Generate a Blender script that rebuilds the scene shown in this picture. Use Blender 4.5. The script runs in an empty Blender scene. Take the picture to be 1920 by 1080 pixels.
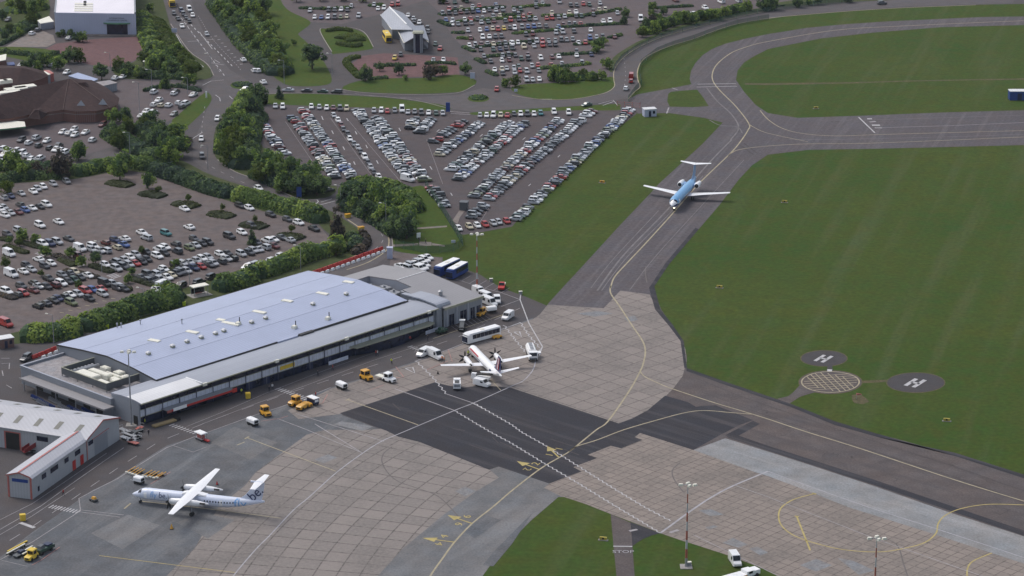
import bpy, bmesh, math, random, re
from mathutils import Vector, Matrix
from mathutils.geometry import tessellate_polygon

# ---------------------------------------------------------------- scene, camera, sky, sun
scene = bpy.context.scene
FOC, PITCH, CAMH = 5107.9, math.radians(17.68), 234.9      # focal length in 1920-wide pixels, pitch, height (m)
cam_data = bpy.data.cameras.new("camera")
cam = bpy.data.objects.new("camera", cam_data)
scene.collection.objects.link(cam)
cam_data.sensor_width = 36.0
cam_data.lens = 36.0 * FOC / 1920.0
cam_data.clip_start = 1.0
cam_data.clip_end = 20000.0
cam.location = (0, 0, CAMH)
cam.rotation_euler = (math.pi / 2 - PITCH, 0, 0)
scene.camera = cam

SUN_EL, SUN_AZ = math.radians(53), math.radians(-52)       # sun high on the left, a little beyond the scene (azimuth from +Y, clockwise)
world = bpy.data.worlds.new("World")
scene.world = world
world.use_nodes = True
wn = world.node_tree.nodes
wl = world.node_tree.links
sky = wn.new("ShaderNodeTexSky")
sky.sky_type = 'NISHITA'
sky.sun_disc = False
sky.sun_elevation = SUN_EL
sky.sun_rotation = SUN_AZ
sky.dust_density = 3.0
hs = wn.new("ShaderNodeHueSaturation")
hs.inputs["Saturation"].default_value = 0.6               # thin high cloud: a paler sky
wl.new(sky.outputs[0], hs.inputs["Color"])
wl.new(hs.outputs[0], wn["Background"].inputs[0])
wn["Background"].inputs[1].default_value = 0.145

sun_data = bpy.data.lights.new("sun", 'SUN')
sun_data.energy = 1.15
sun_data.angle = math.radians(20)
sun_data.color = (1.0, 0.95, 0.88)
sun = bpy.data.objects.new("sun", sun_data)
scene.collection.objects.link(sun)
sdir = Vector((math.sin(SUN_AZ) * math.cos(SUN_EL), math.cos(SUN_AZ) * math.cos(SUN_EL), math.sin(SUN_EL)))
sun.rotation_euler = sdir.to_track_quat('Z', 'Y').to_euler()

scene.view_settings.view_transform = 'Standard'
scene.view_settings.look = 'None'
scene.view_settings.exposure = 0.17
scene.view_settings.gamma = 1.0
scene.render.resolution_x, scene.render.resolution_y = 1024, 576

C = scene.collection
RND = random.Random(7)

# ---------------------------------------------------------------- helpers
CP, SP = math.cos(PITCH), math.sin(PITCH)
def G(px, py, z=0.0):
    """world plan position of the photograph's pixel (1920x1080) on the level z"""
    u = (px - 960) / FOC
    v = (540 - py) / FOC
    dx, dy, dz = u, CP + v * SP, -SP + v * CP
    t = (CAMH - z) / -dz
    return Vector((dx * t, dy * t))
def scl(py):
    """pixels per metre at image row py on the ground"""
    a = G(960, py); b = G(961, py)
    return 1.0 / (b - a).length
def head(px, py, dx, dy):
    d = G(px + dx, py + dy) - G(px, py)
    return math.atan2(d.y, d.x)

def tag(o, label=None, cat=None, group=None, kind=None):
    if label: o["label"] = label
    if cat: o["category"] = cat
    if group: o["group"] = group
    if kind: o["kind"] = kind
    return o
def empty(name, loc=(0, 0, 0), rz=0.0, label=None, cat=None, group=None):
    o = bpy.data.objects.new(name, None)
    C.objects.link(o)
    o.empty_display_size = 0.5
    o.location = loc
    o.rotation_euler = (0, 0, rz)
    return tag(o, label, cat, group)
def link(name, mesh, parent=None, loc=None, rz=None):
    o = bpy.data.objects.new(name, mesh)
    C.objects.link(o)
    if parent: o.parent = parent
    if loc is not None: o.location = loc
    if rz is not None: o.rotation_euler = (0, 0, rz)
    return o
def dup(root, loc, rz, label, group=None, scale=None):
    r = root.copy(); C.objects.link(r)
    r.location = loc; r.rotation_euler = (0, 0, rz)
    if scale: r.scale = scale
    r["label"] = label
    if group: r["group"] = group
    for ch in list(root.children):
        c = ch.copy(); C.objects.link(c); c.parent = r
        for g in list(ch.children):
            d = g.copy(); C.objects.link(d); d.parent = c
    return r

class MB:
    """collects faces of one mesh"""
    def __init__(s):
        s.v = []; s.f = []; s.m = []
    def add(s, pts, faces, mi=0):
        b = len(s.v)
        s.v += [tuple(p) for p in pts]
        for f in faces:
            s.f.append(tuple(b + i for i in f)); s.m.append(mi)
        return s
    def quad(s, a, b, c, d, mi=0):
        return s.add([a, b, c, d], [(0, 1, 2, 3)], mi)
    def box(s, x0, x1, y0, y1, z0, z1, mi=0, top=None):
        p = [(x0, y0, z0), (x1, y0, z0), (x1, y1, z0), (x0, y1, z0), (x0, y0, z1), (x1, y0, z1), (x1, y1, z1), (x0, y1, z1)]
        s.add(p, [(3, 2, 1, 0), (0, 1, 5, 4), (1, 2, 6, 5), (2, 3, 7, 6), (3, 0, 4, 7)], mi)
        s.add(p, [(4, 5, 6, 7)], mi if top is None else top)
        return s
    def obox(s, cx, cy, z0, z1, lx, ly, rz=0, mi=0, tx=1.0, ty=1.0):
        """box turned by rz; tx, ty taper its top"""
        c, sn = math.cos(rz), math.sin(rz)
        p = []
        for (z, kx, ky) in ((z0, 1, 1), (z1, tx, ty)):
            for (a, b) in ((-1, -1), (1, -1), (1, 1), (-1, 1)):
                x, y = a * lx / 2 * kx, b * ly / 2 * ky
                p.append((cx + c * x - sn * y, cy + sn * x + c * y, z))
        return s.add(p, [(3, 2, 1, 0), (0, 1, 5, 4), (1, 2, 6, 5), (2, 3, 7, 6), (3, 0, 4, 7), (4, 5, 6, 7)], mi)
    def prism(s, pts, z0, z1, mi=0, top=None):
        n = len(pts)
        p = [(a, b, z0) for a, b in pts] + [(a, b, z1) for a, b in pts]
        s.add(p, [(i, (i + 1) % n, n + (i + 1) % n, n + i) for i in range(n)], mi)
        s.add(p, [tuple(range(n, 2 * n))], mi if top is None else top)
        s.add(p, [tuple(range(n - 1, -1, -1))], mi)
        return s
    def loft(s, rings, mi=0, caps=True, mfun=None):
        n = len(rings[0]); b = len(s.v)
        for r in rings: s.v += [tuple(p) for p in r]
        for k in range(len(rings) - 1):
            for i in range(n):
                j = (i + 1) % n
                s.f.append((b + k * n + i, b + k * n + j, b + (k + 1) * n + j, b + (k + 1) * n + i))
                if mfun:
                    c = [sum(s.v[q][a] for q in s.f[-1]) / 4 for a in range(3)]
                    s.m.append(mfun(c))
                else: s.m.append(mi)
        if caps:
            c0 = mfun(rings[0][0]) if mfun else mi
            s.f.append(tuple(b + i for i in range(n - 1, -1, -1))); s.m.append(c0)
            c1 = mfun(rings[-1][0]) if mfun else mi
            s.f.append(tuple(b + (len(rings) - 1) * n + i for i in range(n))); s.m.append(c1)
        return s
    def tube(s, a, b, r0, r1=None, n=8, mi=0):
        a = Vector(a); b = Vector(b); r1 = r0 if r1 is None else r1
        d = (b - a).normalized()
        up = Vector((0, 0, 1)) if abs(d.z) < .95 else Vector((1, 0, 0))
        e1 = d.cross(up).normalized(); e2 = d.cross(e1)
        rr = []
        for (c, r) in ((a, r0), (b, r1)):
            rr.append([tuple(c + (e1 * math.cos(t) + e2 * math.sin(t)) * r) for t in [2 * math.pi * i / n for i in range(n)]])
        return s.loft(rr, mi)
    def build(s, name, mats, parent=None, smooth=False, loc=None, rz=None):
        return link(name, s.mesh(name, mats, smooth), parent, loc, rz)
    def mesh(s, name, mats, smooth=False):
        me = bpy.data.meshes.new(name)
        me.from_pydata(s.v, [], s.f)
        if not isinstance(mats, (list, tuple)): mats = [mats]
        for m in mats: me.materials.append(m)
        me.polygons.foreach_set("material_index", s.m)
        bm = bmesh.new(); bm.from_mesh(me)
        bmesh.ops.remove_doubles(bm, verts=bm.verts, dist=1e-4)
        bmesh.ops.recalc_face_normals(bm, faces=bm.faces)
        bm.to_mesh(me); bm.free()
        if smooth:
            me.polygons.foreach_set("use_smooth", [True] * len(me.polygons))
            me.set_sharp_from_angle(angle=math.radians(40))
        return me

# ---------------------------------------------------------------- materials
def newmat(name):
    m = bpy.data.materials.new(name); m.use_nodes = True
    return m, m.node_tree.nodes, m.node_tree.links, m.node_tree.nodes["Principled BSDF"]
def N(nodes, t, **kw):
    n = nodes.new(t)
    for k, v in kw.items(): setattr(n, k, v)
    return n
def coords(nodes, links, rot=0.0, scale=(1, 1, 1), loc=(0, 0, 0)):
    tc = N(nodes, "ShaderNodeTexCoord")
    if rot and scale != (1, 1, 1):
        m0 = N(nodes, "ShaderNodeMapping"); m0.inputs["Rotation"].default_value = (0, 0, rot)
        links.new(tc.outputs["Object"], m0.inputs[0])
        mp = N(nodes, "ShaderNodeMapping"); mp.inputs["Scale"].default_value = scale
        links.new(m0.outputs[0], mp.inputs[0])
        return mp.outputs[0]
    mp = N(nodes, "ShaderNodeMapping")
    mp.inputs["Rotation"].default_value = (0, 0, rot)
    mp.inputs["Scale"].default_value = scale
    mp.inputs["Location"].default_value = loc
    links.new(tc.outputs["Object"], mp.inputs[0])
    return mp.outputs[0]
def mix(nodes, links, fac, a, b, mode='MIX'):
    mx = N(nodes, "ShaderNodeMix", data_type='RGBA', blend_type=mode)
    for sock, val in ((mx.inputs[0], fac), (mx.inputs[6], a), (mx.inputs[7], b)):
        if hasattr(val, "is_linked"): links.new(val, sock)
        elif isinstance(val, (int, float)): sock.default_value = val
        else: sock.default_value = (*val, 1)
    return mx.outputs[2]
def noise(nodes, links, vec, sc, det=4, lo=.35, hi=.65, rough=.55):
    n = N(nodes, "ShaderNodeTexNoise")
    n.inputs["Scale"].default_value = sc; n.inputs["Detail"].default_value = det; n.inputs["Roughness"].default_value = rough
    links.new(vec, n.inputs["Vector"])
    r = N(nodes, "ShaderNodeMapRange")
    r.inputs[1].default_value = lo; r.inputs[2].default_value = hi
    links.new(n.outputs["Fac"], r.inputs[0])
    return r.outputs[0]
def mul(c, k): return tuple(x * k for x in c)

def mat_ground(name, c1, c2, s1=.03, s2=.6, s3=4.0, streak=None, c3=None, rough=.92, hv=.35):
    """two-colour mottled ground with fine grain; streak = (angle, stretch) adds long faint bands of c3"""
    m, n, l, b = newmat(name)
    v = coords(n, l)
    col = mix(n, l, noise(n, l, v, s1), c1, c2)
    f2 = noise(n, l, v, s2, 5)
    col = mix(n, l, f2, col, mul(c2, .82))
    if streak:
        sv = coords(n, l, rot=-streak[0], scale=(streak[1], 1, 1))
        col = mix(n, l, noise(n, l, sv, streak[2], 3, .5, .72), col, c3)
    hue = noise(n, l, v, s2 * .55, 3, .32, .68)
    ha = tuple(1 + hv * (x - 1) for x in (1.12, .99, .88)); hb = tuple(1 + hv * (x - 1) for x in (.90, 1.01, 1.10))
    col = mix(n, l, hue, mix(n, l, 1.0, col, ha, 'MULTIPLY'), mix(n, l, 1.0, col, hb, 'MULTIPLY'))
    g = noise(n, l, v, s3, 2, .25, .75)
    col = mix(n, l, g, mix(n, l, 1.0, col, (.80, .80, .80), 'MULTIPLY'), mix(n, l, 1.0, col, (1.18, 1.18, 1.18), 'MULTIPLY'))
    l.new(col, b.inputs["Base Color"])
    b.inputs["Roughness"].default_value = rough
    b.inputs["Specular IOR Level"].default_value = .12
    return m
def mat_slabs(name, c1, c2, joint, w, h, ang=0.0, mort=.1, polar=None, stain=(.10, .095, .09)):
    """concrete slabs with dark joints; polar = (cx, cy, r0) lays the slabs in rings"""
    m, n, l, b = newmat(name)
    if polar:
        tc = N(n, "ShaderNodeTexCoord"); sp = N(n, "ShaderNodeSeparateXYZ")
        l.new(tc.outputs["Object"], sp.inputs[0])
        def M(op, *a):
            q = N(n, "ShaderNodeMath", operation=op)
            for i, x in enumerate(a):
                if hasattr(x, "is_linked"): l.new(x, q.inputs[i])
                else: q.inputs[i].default_value = x
            return q.outputs[0]
        x = M('SUBTRACT', sp.outputs[0], polar[0]); y = M('SUBTRACT', sp.outputs[1], polar[1])
        r = M('SQRT', M('ADD', M('MULTIPLY', x, x), M('MULTIPLY', y, y)))
        th = M('MULTIPLY', M('ARCTAN2', y, M('MULTIPLY', x, -1.0)), polar[2])
        cb = N(n, "ShaderNodeCombineXYZ")
        l.new(th, cb.inputs[0]); l.new(r, cb.inputs[1])
        vec = cb.outputs[0]
    else:
        vec = coords(n, l, rot=-ang)
    br = N(n, "ShaderNodeTexBrick", offset=0.0, squash=1.0)
    l.new(vec, br.inputs["Vector"])
    br.inputs["Scale"].default_value = 1.0
    br.inputs["Color1"].default_value = (*c1, 1); br.inputs["Color2"].default_value = (*c2, 1)
    br.inputs["Mortar"].default_value = (*joint, 1)
    br.inputs["Mortar Size"].default_value = mort
    br.inputs["Mortar Smooth"].default_value = .3
    br.inputs["Brick Width"].default_value = w; br.inputs["Row Height"].default_value = h
    v = coords(n, l)
    col = mix(n, l, noise(n, l, v, .06, 5, .45, .8), br.outputs[0], stain)
    col = mix(n, l, noise(n, l, v, 1.2, 4, .3, .9), col, mul(c1, 1.12))
    l.new(col, b.inputs["Base Color"])
    b.inputs["Roughness"].default_value = .9
    b.inputs["Specular IOR Level"].default_value = .25
    return m
def mat_plain(name, c, rough=.6, metal=0.0, var=.1, sc=1.5, spec=.4, coat=0.0):
    m, n, l, b = newmat(name)
    v = coords(n, l)
    col = mix(n, l, noise(n, l, v, sc, 4), mul(c, 1 - var), mul(c, 1 + var))
    l.new(col, b.inputs["Base Color"])
    b.inputs["Roughness"].default_value = rough; b.inputs["Metallic"].default_value = metal
    b.inputs["Specular IOR Level"].default_value = spec
    b.inputs["Coat Weight"].default_value = coat; b.inputs["Coat Roughness"].default_value = .15
    return m
def mat_sheet(name, c, period=.9, ang=0.0, var=.06, rough=.5):
    """profiled metal roofing / cladding: fine ribs across the sheet and a little weathering"""
    m, n, l, b = newmat(name)
    v = coords(n, l, rot=ang)
    w = N(n, "ShaderNodeTexWave", wave_type='BANDS', bands_direction='X')
    w.inputs["Scale"].default_value = .31416 / period * 1.0
    l.new(v, w.inputs["Vector"])
    col = mix(n, l, w.outputs["Fac"], mul(c, 1 - var), mul(c, 1 + var * .5))
    col = mix(n, l, noise(n, l, coords(n, l), .12, 5, .4, .9), col, mul(c, .86))
    l.new(col, b.inputs["Base Color"])
    b.inputs["Roughness"].default_value = rough
    return m

M = {}
M['grass'] = mat_ground("airfield_grass", (.032, .076, .010), (.060, .086, .014), .016, .22, .75, (math.radians(74), .045, .16), (.066, .086, .026), hv=1.0)
M['verge'] = mat_ground("verge_grass", (.042, .088, .013), (.068, .098, .017), .05, .4, .9, hv=1.0)
M['scrub'] = mat_ground("rough_scrub", (.085, .095, .04), (.06, .08, .03), .06, .5, 2.5)
M['tarmac'] = mat_ground("weathered_tarmac", (.088, .080, .084), (.108, .099, .102), .02, .25, 3.0)
M['road'] = mat_ground("road_asphalt", (.112, .103, .108), (.128, .117, .120), .03, .3, 3.0)
M['lot'] = mat_ground("brown_car_park_paving", (.172, .143, .136), (.150, .126, .123), .03, .35, 3.0)
M['fan'] = mat_ground("fan_car_park_asphalt", (.098, .083, .088), (.112, .096, .099), .03, .35, 3.0)
M['far'] = mat_ground("far_car_park_asphalt", (.125, .104, .110), (.142, .119, .122), .03, .35, 3.0)
M['brickpave'] = mat_ground("red_brick_paving", (.185, .108, .108), (.165, .098, .100), .05, .5, 3.0)
M['beige'] = mat_ground("pale_paving", (.27, .235, .215), (.24, .21, .195), .05, .5, 3.0)
M['taxi'] = mat_ground("taxiway_asphalt", (.098, .088, .098), (.124, .112, .120), .014, .22, 1.0, (math.radians(73), .03, .5), (.138, .126, .133))
M['taxi2'] = mat_ground("brown_taxiway_asphalt", (.135, .115, .112), (.118, .102, .101), .02, .2, 2.0, (math.radians(-43), .06, .3), (.095, .083, .084))
M['dark'] = mat_ground("dark_asphalt", (.040, .040, .049), (.051, .050, .058), .03, .25, 2.5, (math.radians(-42), .05, .3), (.078, .074, .08))
M['grey'] = mat_ground("grey_apron_surface", (.150, .156, .166), (.130, .135, .146), .03, .2, 2.0, (math.radians(68), .06, .2), (.195, .200, .208))
M['grey2'] = mat_ground("plain_grey_surface", (.185, .186, .192), (.168, .169, .174), .045, .2, 2.0, (math.radians(60), .1, .14), (.215, .215, .22))
M['light'] = mat_ground("light_new_concrete", (.285, .288, .295), (.262, .265, .270), .04, .2, 2.0, (math.radians(-43), .1, .3), (.31, .31, .315))
M['slab_ne'] = mat_slabs("concrete_slabs_stand", (.258, .224, .205), (.196, .174, .162), (.070, .060, .055), 5.0, 5.0, math.radians(45.3), .17)
M['slab_se'] = mat_slabs("concrete_slabs_small", (.262, .222, .196), (.198, .170, .153), (.075, .062, .054), 2.55, 2.55, math.radians(47.5), .13)
M['slab_sw'] = mat_slabs("concrete_slabs_ring", (.252, .222, .205), (.190, .172, .162), (.065, .057, .053), 4.9, 4.9, 0, .19, polar=(165.0, 498.0, 205.0))
M['white_paint'] = mat_plain("white_road_paint", (.46, .45, .46), .8, var=.14, sc=.6)
M['arc_paint'] = mat_plain("greyed_line_paint", (.37, .36, .385), .85, var=.15, sc=.5)
M['faded_paint'] = mat_plain("faded_white_paint", (.33, .31, .32), .85, var=.2, sc=.5)
M['yellow_paint'] = mat_plain("yellow_line_paint", (.42, .34, .13), .8, var=.14, sc=.5)
M['cream_paint'] = mat_plain("cream_line_paint", (.37, .32, .22), .85, var=.15, sc=.5)
M['red_paint'] = mat_plain("faded_red_paint", (.40, .20, .18), .85, var=.2, sc=.5)
M['rubber'] = mat_plain("tyre_rubber_marks", (.135, .12, .115), .9, var=.1, sc=.5)
M['kerb'] = mat_plain("kerb_concrete", (.30, .27, .25), .9, sc=.8)

def sm(pts, k=6, closed=False):
    """Catmull-Rom smoothing of a pixel polyline"""
    out = []; n = len(pts)
    rng = range(n if closed else n - 1)
    for i in rng:
        if closed: p = [pts[(i + j) % n] for j in (-1, 0, 1, 2)]
        else: p = [pts[max(0, i - 1)], pts[i], pts[i + 1], pts[min(n - 1, i + 2)]]
        for s in range(k):
            t = s / k
            out.append(tuple(.5 * (2 * p[1][a] + (p[2][a] - p[0][a]) * t + (2 * p[0][a] - 5 * p[1][a] + 4 * p[2][a] - p[3][a]) * t * t + (3 * p[1][a] - p[0][a] - 3 * p[2][a] + p[3][a]) * t ** 3) for a in (0, 1)))
    if not closed: out.append(tuple(pts[-1]))
    return out
def sheet(name, pts, z, m, smooth=0):
    if smooth: pts = sm(pts, smooth, True)
    w = [G(*p) for p in pts]
    vs = [Vector((p.x, p.y, z)) for p in w]
    tri = tessellate_polygon([vs])
    me = bpy.data.meshes.new(name)
    me.from_pydata([tuple(v) for v in vs], [], [tuple(t) for t in tri])
    bm = bmesh.new(); bm.from_mesh(me)
    for f in bm.faces:
        if f.normal.z < 0: f.normal_flip()
    bm.to_mesh(me); bm.free()
    me.materials.append(m)
    o = link(name, me)
    o["kind"] = "structure"
    return o
def ribbon(mb, pts, w, z, mi=0, smooth=0, world_pts=False):
    """flat strip of width w (m) along a pixel polyline"""
    if smooth: pts = sm(pts, smooth)
    q = [Vector(p) for p in pts] if world_pts else [G(*p) for p in pts]
    L = []; R = []
    for i, p in enumerate(q):
        a = q[max(0, i - 1)]; b = q[min(len(q) - 1, i + 1)]
        d = (b - a)
        if d.length < 1e-6: continue
        d.normalize(); nn = Vector((-d.y, d.x)) * (w / 2)
        L.append(p + nn); R.append(p - nn)
    for i in range(len(L) - 1):
        mb.quad((R[i].x, R[i].y, z), (R[i + 1].x, R[i + 1].y, z), (L[i + 1].x, L[i + 1].y, z), (L[i].x, L[i].y, z), mi)
def dashes(mb, pts, w, z, on, off, mi=0, world_pts=False, smooth=0):
    if smooth: pts = sm(pts, smooth)
    q = [Vector(p) for p in pts] if world_pts else [G(*p) for p in pts]
    pos = 0.0; seg = []; draw = True; left = on; cur = [q[0]]
    for a, b in zip(q[:-1], q[1:]):
        d = b - a; ln = d.length; t = 0.0
        if ln < 1e-6: continue
        while ln - t > left:
            t += left
            p = a + d * (t / ln)
            if draw:
                cur.append(p); ribbon(mb, cur, w, z, mi, world_pts=True)
            draw = not draw; left = on if draw else off; cur = [p]
        left -= ln - t
        cur.append(b)
    if draw and len(cur) > 1: ribbon(mb, cur, w, z, mi, world_pts=True)
def zigzag(mb, pts, w, z, amp, step, mi=0):
    q = [G(*p) for p in pts]
    out = []
    k = 0
    for a, b in zip(q[:-1], q[1:]):
        d = b - a; ln = d.length; d.normalize(); nn = Vector((-d.y, d.x))
        t = 0
        while t < ln:
            out.append(a + d * t + nn * (amp if k % 2 else -amp)); k += 1; t += step
    out.append(q[-1])
    ribbon(mb, out, w, z, mi, world_pts=True)
def textmesh(s, size, extrude=0.0):
    """letters as a mesh in the xy plane, centred; returns (verts, faces)"""
    cu = bpy.data.curves.new("lettering", 'FONT')
    cu.body = s; cu.size = size; cu.align_x = 'CENTER'; cu.align_y = 'CENTER'; cu.extrude = extrude
    cu.resolution_u = 3
    o = bpy.data.objects.new("lettering", cu); C.objects.link(o)
    dg = bpy.context.evaluated_depsgraph_get()
    me = bpy.data.meshes.new_from_object(o.evaluated_get(dg))
    vs = [v.co.copy() for v in me.vertices]; fs = [tuple(p.vertices) for p in me.polygons]
    bpy.data.objects.remove(o); bpy.data.curves.remove(cu); bpy.data.meshes.remove(me)
    return vs, fs

NUM = ["zeroth", "first", "second", "third", "fourth", "fifth", "sixth", "seventh", "eighth", "ninth", "tenth", "eleventh", "twelfth", "thirteenth", "fourteenth", "fifteenth", "sixteenth", "seventeenth", "eighteenth", "nineteenth"]
TENS = {2: "twent", 3: "thirt", 4: "fort", 5: "fift", 6: "sixt", 7: "sevent", 8: "eight", 9: "ninet"}
def nth(i):
    if i < 20: return NUM[i]
    if i > 99: return "hundred-and-" + nth(i - 100)
    t, r = divmod(i, 10)
    return TENS[t] + ("ieth" if r == 0 else "y-" + NUM[r])
M['dark2'] = mat_ground("dark_bay_asphalt", (.066, .056, .056), (.078, .068, .068), .05, .3, 2.0)
# ---------------------------------------------------------------- ground and paving
gm = MB()
NX = 12
for i in range(NX):
    for j in range(NX):
        x0, x1 = -3600 + 7200 * i / NX, -3600 + 7200 * (i + 1) / NX
        y0, y1 = -600 + 7800 * j / NX, -600 + 7800 * (j + 1) / NX
        gm.quad((x0, y0, 0), (x1, y0, 0), (x1, y1, 0), (x0, y1, 0))
tag(gm.build("ground", M['grass']), kind="structure")

sheet("landside_paving", [(-300, -160), (2300, -160), (2300, 0), (1830, 9), (1700, 14), (1600, 20), (1500, 28), (1440, 34), (1380, 45), (1340, 58), (1300, 73), (1260, 85),
    (1230, 97), (1210, 108), (1200, 120), (1195, 135), (1196, 150), (1200, 163), (1190, 172), (1178, 187), (1195, 205), (1193, 213), (1130, 262), (1060, 325), (1000, 380), (960, 425), (900, 436),
    (870, 440), (840, 440), (860, 470), (830, 482), (830, 490), (860, 500), (900, 515), (940, 540), (985, 556), (1030, 575), (1000, 640), (960, 800), (300, 1200), (-300, 1200)], .008, M['tarmac'])
sheet("service_road", [(1178, 186), (1195, 177), (1260, 165), (1296, 158), (1320, 185), (1362, 214), (1356, 230), (1320, 221), (1255, 212), (1195, 213), (1190, 200)], .012, M['taxi'])
sheet("grass_island", [(1253, 176), (1258, 172), (1280, 170), (1307, 168), (1318, 182), (1329, 199), (1300, 201), (1256, 200), (1251, 190)], .020, M['grass'])
sheet("taxiway", [(1027, 570), (1057, 537), (1085, 507), (1160, 425), (1220, 362), (1235, 345), (1317, 270), (1356, 229), (1340, 205), (1312, 180), (1297, 160), (1293, 148), (1296, 132), (1304, 118), (1318, 103), (1335, 92), (1360, 82),
    (1400, 72), (1440, 64), (1515, 52), (1590, 45), (1665, 40), (1840, 32), (2050, 29), (2050, 42), (1920, 47), (1765, 51), (1640, 61), (1540, 72), (1440, 92), (1413, 106), (1395, 117), (1383, 132), (1380, 150), (1395, 172), (1417, 197), (1440, 212), (1495, 221),
    (1615, 217), (1765, 211), (2050, 203), (2050, 269), (1920, 272), (1765, 276), (1640, 279), (1515, 281), (1440, 290), (1410, 310), (1385, 337), (1347, 387), (1310, 430), (1255, 495), (1235, 522), (1227, 537),
    (1232, 560), (1245, 595), (1240, 640), (1150, 640)], .014, M['taxi'])
sheet("taxiway_right", [(1225, 545), (1238, 578), (1262, 612), (1280, 640), (1288, 668), (1287, 690), (1322, 706), (1372, 720), (1440, 745), (1482, 757), (1565, 790), (1640, 812), (1715, 832), (1790, 855), (1920, 896), (2080, 950),
    (2080, 1065), (1920, 1006), (1777, 960), (1640, 912), (1500, 866), (1360, 822), (1300, 844), (1180, 810), (1150, 700)], .016, M['taxi2'])
sheet("apron", [(1000, 596), (872, 643), (780, 677), (705, 702), (620, 727), (530, 762), (480, 777), (370, 817), (312, 836), (250, 875), (210, 902), (172, 920), (130, 950), (62, 997), (0, 1045), (-120, 1125), (-200, 1250),
    (880, 1250), (905, 1080), (930, 1045), (960, 1012), (997, 975), (1047, 932), (1040, 905), (917, 881), (640, 778), (815, 717), (900, 690), (980, 640)], .018, M['grey'])
sheet("apron_stand", [(1027, 571), (1052, 573), (1132, 578), (1163, 545), (1218, 552), (1232, 580), (1256, 605), (1277, 632), (1285, 655), (1287, 678), (1280, 705), (1262, 729), (1245, 746), (1215, 769), (1185, 785), (1160, 794),
    (960, 728), (905, 722), (870, 727), (840, 723), (815, 717), (640, 776), (560, 786), (540, 770), (620, 729), (705, 704), (780, 679), (872, 645), (1000, 598), (1012, 590)], .022, M['slab_ne'])
sheet("apron_bay", [(575, 815), (610, 806), (690, 806), (725, 803), (747, 819), (787, 829), (917, 879), (937, 895), (915, 908), (892, 922), (830, 967), (755, 1029), (711, 1077), (650, 1160), (260, 1160), (312, 1080), (365, 1028), (410, 950), (460, 910), (480, 885)], .022, M['slab_sw'])
sheet("apron_curve", [(935, 873), (1032, 905), (1100, 890), (1110, 948), (1062, 932), (1047, 932), (997, 975), (960, 1012), (930, 1045), (905, 1080), (860, 1200), (620, 1200), (711, 1077), (755, 1029), (830, 967), (892, 922), (915, 908), (937, 897), (917, 880)], .026, M['grey2'])
sheet("apron_parking", [(1030, 907), (1090, 884), (1075, 876), (1120, 859), (1102, 853), (1145, 836), (1165, 841), (1205, 825), (1190, 820), (1200, 812), (1300, 844), (1320, 850), (1417, 885), (1440, 893), (1515, 920), (1590, 950), (1740, 997), (1920, 1057), (2060, 1110), (2060, 1260),
    (1540, 1120), (1440, 1070), (1370, 1043), (1345, 1035), (1305, 1022), (1282, 1015), (1247, 1003), (1182, 978), (1140, 962), (1100, 946), (1067, 935), (1050, 930), (1020, 915)], .030, M['slab_se'])
sheet("apron_dark_patch", [(637, 775), (815, 717), (840, 723), (870, 727), (905, 722), (960, 728), (1160, 794), (1185, 785), (1215, 769), (1247, 742), (1290, 754), (1305, 763), (1318, 761), (1342, 760), (1412, 788), (1385, 798), (1350, 816),
    (1300, 844), (1200, 812), (1190, 820), (1205, 825), (1165, 841), (1145, 836), (1102, 853), (1120, 859), (1075, 876), (1090, 884), (1030, 907), (935, 875), (917, 881), (787, 829), (747, 819), (725, 808)], .034, M['dark'])
sheet("apron_light_strip", [(1300, 844), (1360, 822), (1440, 847), (1500, 866), (1640, 912), (1777, 960), (1920, 1006), (2080, 1063), (2080, 1116), (1920, 1057), (1740, 998), (1590, 951), (1515, 921), (1440, 893), (1417, 886)], .036, M['light'])
sheet("taxiway_edge_band", [(1412, 789), (1360, 816), (1366, 821), (1440, 845), (1640, 910), (1920, 1005), (1920, 995), (1640, 900), (1440, 836), (1385, 817), (1425, 795)], .038, M['dark'])
for k, (pp) in enumerate([[(1310, 430), (1255, 495), (1227, 537), (1238, 580), (1262, 610), (1282, 640), (1288, 690), (1283, 690), (1276, 640), (1255, 612), (1228, 580), (1217, 540), (1248, 493), (1304, 427)],
        [(1287, 690), (1372, 720), (1482, 757), (1565, 790), (1640, 812), (1790, 855), (1920, 897), (1920, 890), (1790, 849), (1640, 818), (1565, 797), (1482, 763), (1372, 726), (1287, 696)]]):
    sheet("taxiway_shoulder", pp, .040, M['dark'])
# the access road with its STOP line, and the darker fillet beside it
sheet("access_road", [(1145, 964), (1182, 980), (1184, 1000), (1190, 1080), (1196, 1160), (1160, 1160), (1156, 1080), (1150, 1020)], .020, M['taxi2'])
sheet("access_fillet", [(1182, 979), (1238, 1000), (1222, 1004), (1205, 1011), (1194, 1018), (1186, 1024)], .024, M['dark'])
sheet("hatched_bay", [(818, 632), (832, 607), (905, 589), (945, 574), (953, 586), (890, 609)], .014, M['dark2'])
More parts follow.
